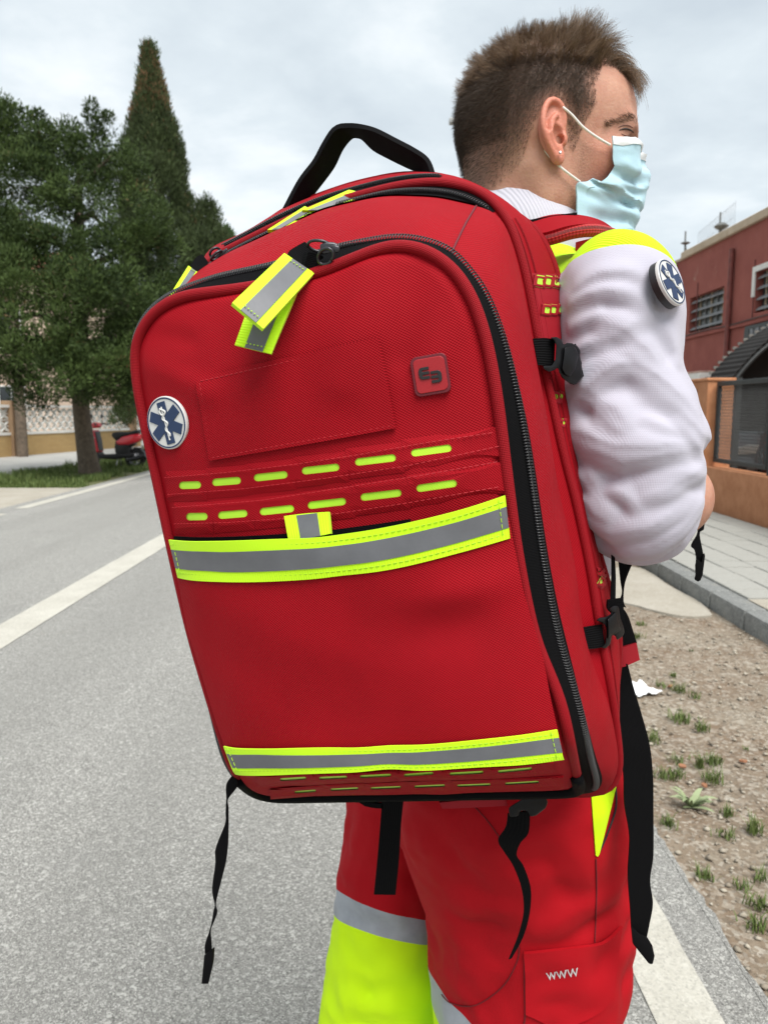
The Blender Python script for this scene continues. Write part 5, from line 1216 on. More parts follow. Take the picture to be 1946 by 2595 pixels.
# ---- grab handle, pull tabs, sliders
rib('grab_handle', [(726,531),(762,462),(800,412),(826,365),(850,330),(882,324),(915,326),(950,335),(1000,360),(1045,384),(1078,408),(1092,445)],
    [(782,512),(812,474),(848,425),(870,380),(892,353),(905,351),(918,356),(945,382),(985,404),(1030,426),(1062,440),(1066,446)],
    [(.815,.84),(.815,.84),(.815,.84),(.812,.836),(.81,.83),(.808,.826),(.80,.82),(.795,.82),(.79,.815),(.785,.81),(.78,.80),(.775,.795)], .005, M_BLK, nu=60, nv=7)
def pull(quad, Ys, parts=None, fold=.004, stripe=(.27, .76), cloth=None, ring_=None, slider=None, parent=root, rings=None):
    """lime tab: quad TL, TR, BR, BL in pixels, distances at top and bottom"""
    TL, TR, BR, BL = [np.array(p, float) for p in quad]; (ya, yb) = Ys; ym = (ya+yb)/2-.004
    mid = lambda a, b: (a+b)/2
    pt_ = rib('pull_tab', [TL, mid(TL, BL), BL], [TR, mid(TR, BR), BR], [ya, ym, yb], .0035, M_LIME, parent, nu=14, nv=7)
    f0, f1 = stripe; L0, R0 = TL*(1-f0)+TR*f0, TL*(1-f1)+TR*f1; L1, R1 = BL*(1-f0)+BR*f0, BL*(1-f1)+BR*f1
    rib('grey_stripe', [L0, mid(L0, L1), L1], [R0, mid(R0, R1), R1], [ya-.0009, ym-.0009, yb-.0009], .0005, M_GREY, pt_, nu=14, nv=3)
    for e_ in (.04, .92):
        a, b = L0*(1-e_)+L1*e_, R0*(1-e_)+R1*e_; y_ = ya*(1-e_)+yb*e_-.0022-.004*math.sin(PI*e_)
        P = [aL(*(a*(1-k/10)+b*k/10), y_) for k in range(11)]; bb = MB()
        for k in range(0, 10, 2): bb.tube([P[k], P[k]*.2+P[k+1]*.8], .00045, 5)
        bb.build('stitching', M_STL, pt_, kind='stuff')
    return pt_
def dpt(px, py, s): return toW(front(px, py, s))[1]
yA = toW(GU[nearest(RZ, 800, 650), 3])[1]
k7 = lambda P: [(500+x/3.318, 400+y/3.318) for x, y in P]
pull(k7([(640,1300),(800,1180),(622,1645),(318,1572)]) and [(640,748),(752,738),(688,897),(595,874)], (.592, .578))
p1 = pull([(721,641),(797,692),(668,833),(589,767)], (.602, .552))
rib('pull_webbing', k7([(800,880),(762,800),(830,745),(905,705)]), k7([(940,930),(920,900),(975,880),(1060,830)]), [.604, .606, .610, .612], .004, M_BLK, p1, nu=10)
rib('pull_webbing', k7([(935,790),(990,800),(1060,830)]), k7([(900,905),(950,930),(1010,900)]), [.602, .606, .608], .004, M_BLK, p1, nu=8)
def pring(cx_, cy_, rx, ry, Y, tilt, parent, r=.0012, sl=None, name='pull_ring', span=(0, 360)):
    P = []
    for a in np.linspace(R(span[0]), R(span[1]), 26):
        u, v = rx*math.cos(a), ry*math.sin(a); P.append(aL(cx_+u*math.cos(tilt)-v*math.sin(tilt), cy_+u*math.sin(tilt)+v*math.cos(tilt), Y+.004*math.sin(a)))
    return tubepart(name, P, r, M_METAL, parent, n=8)
pring(811, 624, 31, 14, .605, R(10), p1); pring(825, 650, 18, 22, .597, R(35), p1)
plate('slider', k7([(1030,730),(1080,705),(1150,710),(1185,725),(1198,770),(1180,800),(1120,800),(1060,810),(1035,790)]), .600, .006, M_METAL, p1, .0012)
plate('slider', k7([(1120,742),(1160,730),(1200,745),(1195,790),(1150,800)]), .596, .006, M_METAL, p1, .001)
k1 = lambda P: [(330+x/3.318, 600+y/3.318) for x, y in P]
p3 = pull([(478,673),(505,692),(472,735),(421,763)], (.715, .69), stripe=(.3, .72))
pull([(502,690),(508,694),(484,728),(470,738)], (.716, .70), stripe=(.4, .6))
rib('pull_webbing', k1([(505,245),(560,170),(610,148)]), k1([(590,300),(630,260),(660,215)]), [.717, .722, .726], .003, M_BLK, p3, nu=8)
pring(545, 640, 14, 10, .725, R(-40), p3); pring(549, 648, 17, 6, .722, R(-42), p3)
plate('slider', k1([(735,125),(790,110),(815,92),(822,115),(800,135),(770,160),(750,160)]), .722, .006, M_METAL, p3, .001)
p5 = pull(k7([(905,405),(985,450),(715,600),(590,605)]), (.745, .722))
p4 = pull(k7([(1275,268),(1478,310),(1062,440),(880,440)]), (.742, .724))
rib('pull_webbing', k7([(1320,275),(1400,248),(1470,250)]), k7([(1480,320),(1530,310),(1560,285)]), [.742, .748, .75], .003, M_BLK, p4, nu=8)
pring(976, 472, 12, 7, .748, R(-15), p4); pring(978, 483, 11, 6, .744, R(-30), p4)
plate('slider', k7([(1540,225),(1590,208),(1618,235),(1625,285),(1590,300),(1550,290)]), .748, .006, M_METAL, p4, .001)

# ---- straps hanging below and beside the pack
k8 = lambda P: [(450+.7535*x, 1950+.7535*y) for x, y in P]
k5 = lambda P: [(300+x/2.765, 1900+y/2.765) for x, y in P]
hs_ = rib('hanging_strap', k5([(800,180),(757,245),(757,340),(752,440),(748,520),(683,690),(680,800),(658,975),(676,1085),(668,1130),(645,1250),(612,1350),(606,1400),(612,1440)]),
    k5([(832,215),(833,262),(770,348),(772,420),(772,560),(768,680),(752,800),(722,920),(684,1078),(692,1150),(650,1262),(652,1340),(655,1400),(650,1450)]), .70, .0016, M_BLK, nu=90, nv=4)
rib('strap_end', k5([(604,1440),(596,1520),(584,1640)]), k5([(662,1402),(660,1510),(632,1640)]), [.695, .693, .695], .006, M_BLK, hs_, nu=10)
hb = rib('hanging_strap', k8([(688,100),(682,180),(672,300),(660,421)]), k8([(760,104),(752,180),(745,300),(733,422)]), .745, .002, M_RIB, nu=24)
rib('strap_loop', k8([(612,112),(650,112),(690,118)]), k8([(630,124),(660,130),(690,132)]), .745, .003, M_BLK, hb, nu=8)
hc = rib('hanging_strap', k8([(1110,150),(1104,195),(1078,240),(1098,278),(1128,325),(1156,400),(1164,480),(1146,560),(1114,640)]),
    k8([(1185,140),(1180,212),(1152,248),(1140,290),(1164,328),(1187,400),(1184,480),(1163,560),(1124,634)]), [.735,.735,.735,.74,.74,.74,.74,.74,.74], .002, M_RIB, nu=60)
plate('strap_buckle', k8([(1112,128),(1160,98),(1230,92),(1246,105),(1238,130),(1205,155),(1185,160),(1175,138),(1150,140),(1145,158),(1115,160)]), .73, .014, M_PLAST, hc, .002)
rib('belt_tab', k8([(880,112),(960,104),(1040,98),(1100,96)]), k8([(890,132),(960,130),(1040,126),(1110,122)]), .74, .006, M_RED2, nu=16)
rib('belt_tab', k8([(575,104),(640,106),(720,108)]), k8([(600,112),(640,118),(730,122)]), .75, .006, M_RED2, nu=12)
k9 = lambda P: [(1446+x/1.708, 1300+y/1.708) for x, y in P]
hw_ = rib('hip_belt_strap', k9([(190,640),(183,760),(192,880),(205,1000),(228,1130),(232,1260),(254,1400),(248,1540),(250,1620),(258,1720),(262,1800)]),
    k9([(246,655),(270,750),(300,850),(340,1000),(355,1140),(357,1300),(357,1480),(343,1590),(355,1690),(340,1780),(326,1850)]), [.80,.80,.795,.79,.79,.79,.79,.79,.79,.79,.79], .0025, M_BLK, nu=70, nv=7)
plate('strap_end', k9([(259,1788),(298,1822),(330,1835),(352,1872),(362,1918),(354,1954),(338,1952),(300,1905),(266,1862)]), .782, .008, M_BLK, hw_, .0015)
rib('hip_belt', k9([(205,400),(240,440),(252,455)]) and k9([(200,590),(225,582),(284,562)]), k9([(206,672),(240,662),(298,636)]), [.80, .80, .81], .008, M_RED2, nu=10)
rib('hip_belt_pad', k9([(190,380),(232,420),(252,455)]), k9([(200,595),(225,587),(286,564)]), [.80, .805, .812], .010, M_BLK, nu=10)
rib('lift_strap', k9([(205,190),(215,290),(222,350),(200,400)]), k9([(268,215),(235,300),(228,380),(240,410)]), .79, .002, M_BLK, nu=20)
kb = lambda P: [(1580+x/4.533, 1280+y/4.533) for x, y in P]
ch = rib('chest_strap', kb([(862,250),(848,340),(780,468),(820,520),(838,610),(832,680)]), kb([(880,260),(872,345),(888,440),(908,540),(912,600),(885,680)]), [.88,.88,.88,.88,.88,.88], .003, M_BLK, nu=24)
plate('strap_end', kb([(836,612),(890,660),(912,555),(926,552),(932,585),(918,700),(905,800),(880,865),(850,880),(815,860),(808,845),(820,800),(816,690)]), .872, .012, M_BLK, ch, .002)
rib('chest_strap_lead', [(1555,1000),(1590,1120),(1680,1240),(1758,1320),(1768,1345)], [(1580,995),(1615,1110),(1700,1228),(1774,1305),(1782,1338)], [.985,.98,.94,.895,.88], .003, M_BLK, ch, nu=24)
# padded shoulder strap over the right shoulder (photo: red felt above, air mesh below)
M_MESH = woven('red_air_mesh', (.22, .003, .006), (.72, .03, .03), .006, .006, rough=.7, depth=.001, diag=True)
sA = np.array([aL(x, y, Y) for x, y, Y in ((1330,562,.80),(1390,545,.80),(1440,542,.80),(1490,548,.80),(1530,562,.81),(1562,586,.83))])
sB = np.array([aL(x, y, Y) for x, y, Y in ((1340,595,.775),(1385,588,.765),(1440,572,.76),(1490,567,.765),(1530,574,.785),(1562,588,.82))])
sC = sB + np.array([.004, .004, -.012]); 
ss = sheet('shoulder_strap', ribbon(sB, sA, 30, 8), .010, M_RED, root)
tubepart('strap_edge', spline(sB + np.array([.002, .006, -.006]), 30), .0062, M_MESH, ss, n=12)
rib('strap_binding', [(1334,558),(1400,546),(1462,538)], [(1340,568),(1400,554),(1462,544)], .795, .003, M_BLK, ss, nu=12)
dn = np.array([aL(x, y, Y) for x, y, Y in ((1562,587,.825),(1588,640,.90),(1592,760,.96),(1585,900,.985),(1560,1050,.98))])
dn2 = dn + toL(PO+np.array([-.03, .05, 0]))
sheet('strap_front', ribbon(dn, dn2, 30, 6), .012, M_RED, ss)
# ================================================================== the man: signed-distance modelling helpers
class Vol:
    def __init__(s, lo, hi, h):
        s.lo = np.array(lo, float); s.h = h; s.n = np.ceil((np.array(hi)-s.lo)/h).astype(int)+1
        ax = [s.lo[k]+h*np.arange(s.n[k]) for k in range(3)]; s.ax = ax
        s.X, s.Y, s.Z = [a.astype(np.float32) for a in np.meshgrid(*ax, indexing='ij')]
        s.D = np.full(s.X.shape, 10., np.float32)
    def sub(s, c, r):
        i0 = np.maximum(np.floor((np.asarray(c)-r-s.lo)/s.h).astype(int), 0); i1 = np.minimum(np.ceil((np.asarray(c)+r-s.lo)/s.h).astype(int)+1, s.n)
        return tuple(slice(a, max(b, a)) for a, b in zip(i0, i1))
    def mesh(s): return surface_nets(s.D, s.lo, s.h)
def smin(a, b, k):
    hh = np.maximum(k-np.abs(a-b), 0)/k; return np.minimum(a, b)-hh*hh*k*.25
def smax(a, b, k): return -smin(-a, -b, k)
def ell(X, Y, Z, c, r):
    x, y, z = (X-c[0])/r[0], (Y-c[1])/r[1], (Z-c[2])/r[2]; k0 = np.sqrt(x*x+y*y+z*z); k1 = np.sqrt((x/r[0])**2+(y/r[1])**2+(z/r[2])**2)+1e-9
    return k0*(k0-1)/k1
def cap(X, Y, Z, a, b, ra, rb=None):
    rb = ra if rb is None else rb; a = np.asarray(a, float); d = np.asarray(b, float)-a; L = d@d+1e-12
    t = np.clip(((X-a[0])*d[0]+(Y-a[1])*d[1]+(Z-a[2])*d[2])/L, 0, 1)
    return np.sqrt((X-a[0]-t*d[0])**2+(Y-a[1]-t*d[1])**2+(Z-a[2]-t*d[2])**2)-(ra+(rb-ra)*t)
def chain(X, Y, Z, P, Rr, k=.0):
    D = None
    for a, b, ra, rb in zip(P[:-1], P[1:], Rr[:-1], Rr[1:]):
        d = cap(X, Y, Z, a, b, ra, rb); D = d if D is None else (smin(D, d, k) if k else np.minimum(D, d))
    return D
def surface_nets(D, lo, h):
    S = D < 0; nx, ny, nz = D.shape
    cnt = np.zeros((nx-1, ny-1, nz-1), np.int8)
    offs = [(i, j, k) for i in (0, 1) for j in (0, 1) for k in (0, 1)]
    for i, j, k in offs: cnt += S[i:nx-1+i, j:ny-1+j, k:nz-1+k]
    act = (cnt > 0) & (cnt < 8); I = np.argwhere(act); idx = np.full(act.shape, -1, np.int32); idx[act] = np.arange(len(I))
    acc = np.zeros((len(I), 3)); num = np.zeros(len(I))
    for a in offs:
        for ax in range(3):
            if a[ax]: continue
            b = list(a); b[ax] = 1
            da = D[I[:, 0]+a[0], I[:, 1]+a[1], I[:, 2]+a[2]]; db = D[I[:, 0]+b[0], I[:, 1]+b[1], I[:, 2]+b[2]]
            m = (da < 0) != (db < 0); t = np.where(m, da/(da-db+1e-20), 0)
            p = np.tile(np.array(a, float), (len(I), 1)); p[:, ax] = t; acc += p*m[:, None]; num += m
    V = lo+(I+acc/num[:, None])*h; Fs = []
    for ax in range(3):
        u, v = (ax+1) % 3, (ax+2) % 3
        s0 = [slice(None)]*3; s1 = [slice(None)]*3; s0[ax] = slice(0, -1); s1[ax] = slice(1, None)
        E = S[tuple(s0)] != S[tuple(s1)]; flip = S[tuple(s0)]
        for d_ in (u, v):
            sl = [slice(None)]*3; sl[d_] = slice(0, 1); E[tuple(sl)] = False; sl[d_] = slice(-1, None); E[tuple(sl)] = False
        J = np.argwhere(E); fl = flip[tuple(J.T)]
        q = []
        for du, dv in ((0, 0), (-1, 0), (-1, -1), (0, -1)):
            K = J.copy(); K[:, u] += du; K[:, v] += dv; q.append(idx[tuple(K.T)])
        Q = np.stack(q, 1); Q[~fl] = Q[~fl][:, ::-1]; Fs.append(Q)
    return V, np.concatenate(Fs)
def nz3(P, f, seed=0.):
    return np.array([mnoise.noise(Vector((p[0]*f, p[1]*f, p[2]*f+seed))) for p in P])
def attr(o, name, vals):
    a = o.data.attributes.new(name, 'FLOAT', 'POINT'); a.data.foreach_set('value', np.asarray(vals, dtype=np.float32))
# ------------------------------------------------------------------ materials of the man
def clothmat(name, col, pitch, depth, rough=.8, var=.06, rib=False, sheen=.2):
    m, nt, p, o = newmat(name); tcn = nd(nt, 'ShaderNodeTexCoord'); s = nd(nt, 'ShaderNodeSeparateXYZ', {'Vector': tcn.outputs['Object']})
    def sn(e, pt): return nd(nt, 'ShaderNodeMath', {0: nd(nt, 'ShaderNodeMath', {0: e, 1: 2*PI/pt}, operation='MULTIPLY').outputs[0]}, operation='SINE').outputs[0]
    xy = nd(nt, 'ShaderNodeMath', {0: s.outputs[0], 1: s.outputs[1]}, operation='ADD').outputs[0]
    a = nd(nt, 'ShaderNodeMath', {0: xy, 1: s.outputs[2]}, operation='ADD').outputs[0]; b_ = nd(nt, 'ShaderNodeMath', {0: xy, 1: s.outputs[2]}, operation='SUBTRACT').outputs[0]
    hgt = sn(xy, pitch) if rib else nd(nt, 'ShaderNodeMath', {0: sn(a, pitch), 1: sn(b_, pitch)}, operation='MULTIPLY').outputs[0]
    n = nd(nt, 'ShaderNodeTexNoise', {'Vector': tcn.outputs['Object'], 'Scale': 9., 'Detail': 4.})
    nt.links.new(mixc(nt, rampf(nt, n.outputs[0], .3, .7), col, tuple(c*(1-var) for c in col)), p.inputs['Base Color'])
    bb = nd(nt, 'ShaderNodeBump', {'Height': hgt, 'Distance': depth, 'Strength': 1.}); nt.links.new(bb.outputs[0], p.inputs['Normal'])
    p.inputs['Roughness'].default_value = rough; p.inputs['Specular IOR Level'].default_value = .2; p.inputs['Sheen Weight'].default_value = sheen
    return m
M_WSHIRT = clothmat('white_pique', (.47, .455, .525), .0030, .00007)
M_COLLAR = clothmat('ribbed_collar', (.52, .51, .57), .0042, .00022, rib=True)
M_YOKE = clothmat('lime_yoke', (.56, .98, .01), .0032, .0004, rib=True, sheen=.05)
M_TROU = clothmat('red_twill', (.40, .0016, .0075), .0018, .00006, rough=.8, var=.12, sheen=.0)
M_TLIME = clothmat('fluorescent_yellow_twill', (.66, 1.0, .005), .0014, .00012, rough=.75, var=.03, sheen=.02)
M_TGREY = simple('silver_tape', (.36, .385, .42), rough=.42, spec=.5, var=.12, vscale=30, bump=.0004, bscale=70)
M_SHOE = simple('black_leather', (.015, .015, .016), rough=.5, bump=.0004, bscale=120)
M_SKIN, nt_, p_, o_ = newmat('skin'); tcn = nd(nt_, 'ShaderNodeTexCoord'); v = tcn.outputs['Object']
n1 = nd(nt_, 'ShaderNodeTexNoise', {'Vector': v, 'Scale': 38., 'Detail': 9., 'Roughness': .72}); c1 = mixc(nt_, rampf(nt_, n1.outputs[0], .30, .70), (.54, .305, .215), (.41, .185, .125))
n2 = nd(nt_, 'ShaderNodeTexNoise', {'Vector': v, 'Scale': 420., 'Detail': 3.}); n3 = nd(nt_, 'ShaderNodeTexNoise', {'Vector': v, 'Scale': 900., 'Detail': 2.})
a1 = nd(nt_, 'ShaderNodeAttribute', attribute_name='flush'); c1 = mixc(nt_, a1.outputs['Fac'], c1, (.60, .20, .135))
a2 = nd(nt_, 'ShaderNodeAttribute', attribute_name='beard'); f2 = nd(nt_, 'ShaderNodeMath', {0: a2.outputs['Fac'], 1: rampf(nt_, n3.outputs[0], .38, .62, .25, 1.)}, operation='MULTIPLY').outputs[0]; c1 = mixc(nt_, f2, c1, (.16, .085, .05))
a3 = nd(nt_, 'ShaderNodeAttribute', attribute_name='scalp'); f3 = nd(nt_, 'ShaderNodeMath', {0: a3.outputs['Fac'], 1: rampf(nt_, n2.outputs[0], .3, .6, .75, 1.)}, operation='MULTIPLY').outputs[0]; c1 = mixc(nt_, f3, c1, (.085, .052, .034))
nt_.links.new(c1, p_.inputs['Base Color']); p_.inputs['Roughness'].default_value = .52; p_.inputs['Specular IOR Level'].default_value = .35
p_.inputs['Subsurface Weight'].default_value = .12; p_.inputs['Subsurface Radius'].default_value = (.010, .004, .002); p_.inputs['Subsurface Scale'].default_value = .6
bb = nd(nt_, 'ShaderNodeBump', {'Height': n2.outputs[0], 'Distance': .0006, 'Strength': .8}); nt_.links.new(bb.outputs[0], p_.inputs['Normal'])
M_MASK = simple('blue_mask', (.45, .66, .75), rough=.85, var=.05, vscale=30, bump=.00015, bscale=500, sheen=.1)
M_MASKW = simple('white_mask_edge', (.76, .78, .79), rough=.85, var=.05, bump=.0002, bscale=400)
M_LOOP = simple('ear_loop', (.78, .76, .72), rough=.8, var=.04)
M_EYE = simple('eye_white', (.75, .72, .70), rough=.2, var=.02); M_IRIS = simple('iris', (.07, .05, .035), rough=.15, var=.1)
M_LID = simple('eyelid_crease', (.22, .095, .065), rough=.6); M_BROWT = simple('lash_brown', (.03, .018, .012), rough=.6); M_JEWEL = simple('jewel', (.8, .8, .82), rough=.05, metal=.9, var=.02)

man = thing('person', 'man in white and lime polo shirt, red trousers and face mask carrying the backpack', 'person', (0.11, .98, 0))
MB_off = np.array([0.11, .98, 0])
def put(name, V, Fs, m, parent=man, smooth=True, kind=None): return raw(name, np.asarray(V)-MB_off, Fs, m, parent, smooth, kind=kind)
# ------------------------------------------------------------------ head (own axes: x face, y left, z up, origin between the ear canals)
canal = atY(1414, 351, .885)
HYAW, HPIT = R(8), R(1)
HR = np.array(Matrix.Rotation(HYAW, 3, 'Z') @ Matrix.Rotation(HPIT, 3, 'Y'))
HO = canal-HR@np.array([-.002, -.076, 0.])
def hw_(P): return np.asarray(P)@HR.T+HO
def hl_(P): return (np.asarray(P)-HO)@HR
vh = Vol((-.125, -.10, -.235), (.145, .10, .155), .0021)
X, Y, Z = vh.X, vh.Y, vh.Z; A = np.abs(Y)
X0 = X; X = np.where(X0 < -.01, -.01+(X0+.01)*1.17, np.where(X0 > .02, .02+(X0-.02)/1.13, X0))
D = ell(X, Y, Z, (-.002, 0, .046), (.097, .0765, .086))
D = smin(D, ell(X, Y, Z, (-.034, 0, .026), (.066, .068, .070)), .03)
D = smin(D, ell(X, Y, Z, (.045, 0, .048), (.054, .061, .062)), .03)
D = smin(D, ell(X, Y, Z, (.046, 0, -.022), (.050, .058, .070)), .03)
D = smin(D, ell(X, Y, Z, (.052, 0, -.068), (.046, .044, .040)), .02)
D = smin(D, ell(X, A, Z, (.006, .046, -.030), (.030, .020, .045)), .025)
D = smin(D, cap(X, A, Z, (.006, .050, -.056), (.066, .024, -.096), .013, .015), .022)
D = smin(D, ell(X, Y, Z, (.082, 0, -.097), (.020, .022, .016)), .02)
D = smin(D, ell(X, A, Z, (.060, .046, -.010), (.026, .018, .015)), .022)
D = smin(D, cap(X, A, Z, (.096, .010, .030), (.078, .046, .030), .0085, .008), .016)
D = smin(D, cap(X, Y, Z, (.096, 0, .022), (.111, 0, -.016), .0085, .0095), .014)
D = smin(D, ell(X, A, Z, (.100, .011, -.024), (.012, .008, .009)), .010)
D = smin(D, ell(X, Y, Z, (.092, 0, -.058), (.014, .025, .014)), .015)
D = smax(D, -ell(X, A, Z, (.096, .033, .012), (.016, .019, .013)), .012)
D = smin(D, ell(X, A, Z, (.0770, .0325, .0125), (.0145, .0155, .0125)), .004)
D = smax(D, -cap(X, A, Z, (.094, .021, .0115), (.086, .047, .0105), .0022), .003)
# neck with its two long muscles
D = smin(D, cap(X, Y, Z, (-.020, 0, -.02), (-.008, 0, -.235), .053, .060), .035)
D = smin(D, cap(X, A, Z, (-.022, .052, -.028), (.022, .022, -.20), .013, .016), .02)
D = smin(D, cap(X, A, Z, (-.062, .020, -.015), (-.040, .032, -.22), .022, .030), .03)
vh.D = D.astype(np.float32); Vh, Fh = vh.mesh()
# ear, finer
def ear_sdf(X, Y, Z):
    # y here: outward from the head
    hx = [(.003,.003,.004),(.0065,.007,.016),(.005,.009,.029),(-.003,.011,.0365),(-.013,.0135,.034),(-.0195,.016,.023),(-.0215,.0175,.009),(-.018,.0165,-.004),(-.0115,.0135,-.014),(-.005,.011,-.022)]
    P = spline(np.array(hx), 20); D = chain(X, Y, Z, P, np.linspace(.0030, .0034, 20))
    D = smin(D, ell(X, Y, Z, (-.008, .0075, .008), (.0155, .0040, .027)), .005)
    D = smin(D, cap(X, Y, Z, (-.006, .0, .002), (-.010, .010, .004), .014, .010), .006)
    D = smax(D, -ell(X, Y, Z, (-.0030, .0165, .0005), (.0085, .0105, .0125)), .003)
    D = smax(D, -cap(X, Y, Z, (-.0155, .0185, .006), (-.007, .0160, .0285), .0032, .0036), .003)
    ah = spline(np.array([(-.004,.0125,.021),(-.0105,.0145,.014),(-.0125,.0150,.004),(-.0105,.0140,-.006),(-.0055,.0125,-.0125)]), 10)
    D = smin(D, chain(X, Y, Z, ah, np.full(10, .0029)), .003)
    D = smin(D, ell(X, Y, Z, (.0055, .0085, -.002), (.0035, .0042, .0060)), .004)
    D = smin(D, ell(X, Y, Z, (-.0022, .0090, -.0200), (.0075, .0042, .0092)), .006)
    D = smax(D, -ell(X, Y, Z, (.0015, .007, -.002), (.0035, .008, .0045)), .002)
    return D
Ve_all, Fe_all = [], []
ve = Vol((-.032, -.008, -.036), (.016, .028, .048), .00085); ve.D = ear_sdf(ve.X, ve.Y, ve.Z).astype(np.float32); Ve, Fe = ve.mesh()
nb_ = len(Vh); Vall, Fall = [hw_(Vh)], [Fh]; flush = [np.zeros(nb_)]
for s in (-1, 1):
    q = Ve*1.0; t = R(12); q = np.stack([q[:, 0]*math.cos(t)-q[:, 2]*math.sin(t)*.35, q[:, 1], q[:, 2]], 1)
    q = np.stack([q[:, 0]-.0015, s*(q[:, 1]+.0685), q[:, 2]+.001], 1)
    Vall.append(hw_(q)); Fall.append((Fe if s > 0 else Fe[:, ::-1])+nb_); nb_ += len(q); flush.append(np.full(len(q), .75)*np.clip(.55+.02*0+ (Ve[:, 1]-.004)/.02, .35, 1))
# ------------------------------------------------------------------ pose of the trunk and limbs
rt = np.array([.50, -.866, 0.]); fw = np.array([.866, .50, 0.])          # his right, his front
TOP = np.array([.160, .955, 1.468]); HIP = np.array([.125, 1.02, 1.0])
SR = np.array([.226, .765, 1.428]); SL = np.array([.075, 1.13, 1.425])
arm_rows = [(722,1430,1700),(745,1426,1712),(768,1422,1717),(800,1418,1720),(860,1418,1722),(920,1418,1716),(985,1418,1722),(1040,1420,1752),(1088,1422,1760),(1130,1428,1768),(1180,1438,1766),(1225,1450,1768),(1258,1464,1766),(1290,1480,1762)]
AP, AR = [], []
for k, (y, l, r) in enumerate(arm_rows):
    Yc = .752-.012*k/13; a, b_ = atY(l, y, Yc), atY(r, y, Yc); AP.append((a+b_)/2); AR.append((b_-a)[0]/2*.955)
AP.append(atY(1632, 1322, .742)); AR.append(.040)
AP, AR = np.array(AP), np.array(AR)
eR = atY(1650, 1270, .745); wR = np.array([.322, .955, 1.268]); eL = np.array([.095, 1.20, 1.15]); wL = np.array([.26, 1.15, 1.24])
def pk(X, Y, Z):
    """depth coordinate and sideways coordinate in the backpack's own axes"""
    x, y, z = X-PO[0], Y-PO[1], Z-PO[2]
    return x*PM[0, 1]+y*PM[1, 1]+z*PM[2, 1], x*PM[0, 0]+y*PM[1, 0]+z*PM[2, 0], x*PM[0, 2]+y*PM[1, 2]+z*PM[2, 2]
def rot_ell(X, Y, Z, c, r, a=rt, f=fw):
    x, y, z = X-c[0], Y-c[1], Z-c[2]; u = x*a[0]+y*a[1]; v = x*f[0]+y*f[1]; return ell(u, v, z, (0, 0, 0), r)
def trunk(X, Y, Z, g):
    D = rot_ell(X, Y, Z, TOP+np.array([.0, .01, -.17]), (.165+g, .112+g, .23+g))
    D = smin(D, rot_ell(X, Y, Z, HIP+np.array([0, -.02, .12]), (.150+g, .105+g, .20+g)), .08)
    D = smin(D, cap(X, Y, Z, SR+np.array([-.03, .05, .0]), SL+np.array([.03, -.05, .0]), .052+g), .06)
    D = smin(D, cap(X, Y, Z, TOP+np.array([0, 0, .01]), TOP+np.array([0, 0, -.07]), .050+g, .085+g), .06)
    return D
# body under the clothes (one surface with neck, arms and hands)
vb = Vol((-.10, .60, .90), (.46, 1.26, 1.56), .006); X, Y, Z = vb.X, vb.Y, vb.Z
D = trunk(X, Y, Z, -.012); yl, xl, zl = pk(X, Y, Z); D = np.where(xl < .19, smax(D, .245-yl, .02), D)
D = smin(D, chain(X, Y, Z, np.array([SR, AP[6], eR]), [.042, .042, .036]), .02); D = smin(D, chain(X, Y, Z, np.array([SL, (SL+eL)/2, eL]), [.05, .046, .04]), .02)
vb.D = D.astype(np.float32); Vb, Fb = vb.mesh(); Vall.append(Vb); Fall.append(Fb+nb_); nb_ += len(Vb); flush.append(np.zeros(len(Vb)))
def hand(wr, d, nrm, side, elbow):
    """forearm, palm, four curled fingers of unequal length and the thumb; d along the hand, nrm out of its back"""
    d = d/np.linalg.norm(d); nrm = nrm-d*(nrm@d); nrm /= np.linalg.norm(nrm); s = np.cross(d, nrm)*side     # s towards the thumb
    lo, hi = np.minimum(np.minimum(wr, elbow), wr+d*.2)-.09, np.maximum(np.maximum(wr, elbow), wr+d*.2)+.09
    v = Vol(lo, hi, .0034); X, Y, Z = v.X, v.Y, v.Z
    D = chain(X, Y, Z, np.array([elbow, elbow*.55+wr*.45, wr]), [.041, .039, .026])
    P = lambda a, b, c: wr+d*a+s*b+nrm*c
    pal = None
    for b_, L in ((.028, .088), (.010, .092), (-.010, .088), (-.028, .080)):
        c_ = cap(X, Y, Z, P(.012, b_*.7, 0), P(L, b_, .002), .0125, .0105); pal = c_ if pal is None else smin(pal, c_, .012)
    D = smin(D, pal, .02)
    for b_, L, (l1, l2, l3), r in ((.028, .088, (.042, .025, .020), .0090), (.010, .092, (.046, .029, .021), .0092), (-.010, .088, (.043, .027, .020), .0088), (-.028, .080, (.034, .020, .018), .0078)):
        p0 = P(L, b_, .002); a1, a2, a3 = R(38), R(100), R(150)
        p1 = p0+(d*math.cos(a1)-nrm*math.sin(a1))*l1; p2 = p1+(d*math.cos(a2)-nrm*math.sin(a2))*l2; p3 = p2+(d*math.cos(a3)-nrm*math.sin(a3))*l3
        D = smin(D, chain(X, Y, Z, np.array([p0, p1, p2, p3]), [r*1.08, r, r*.93, r*.82]), .004)
    t0, t1, t2, t3 = P(.022, .026, -.006), P(.055, .047, -.018), P(.080, .046, -.038), P(.096, .034, -.050)
    D = smin(D, chain(X, Y, Z, np.array([t0, t1, t2, t3]), [.0135, .0115, .0105, .009]), .006)
    v.D = D.astype(np.float32); return v.mesh()
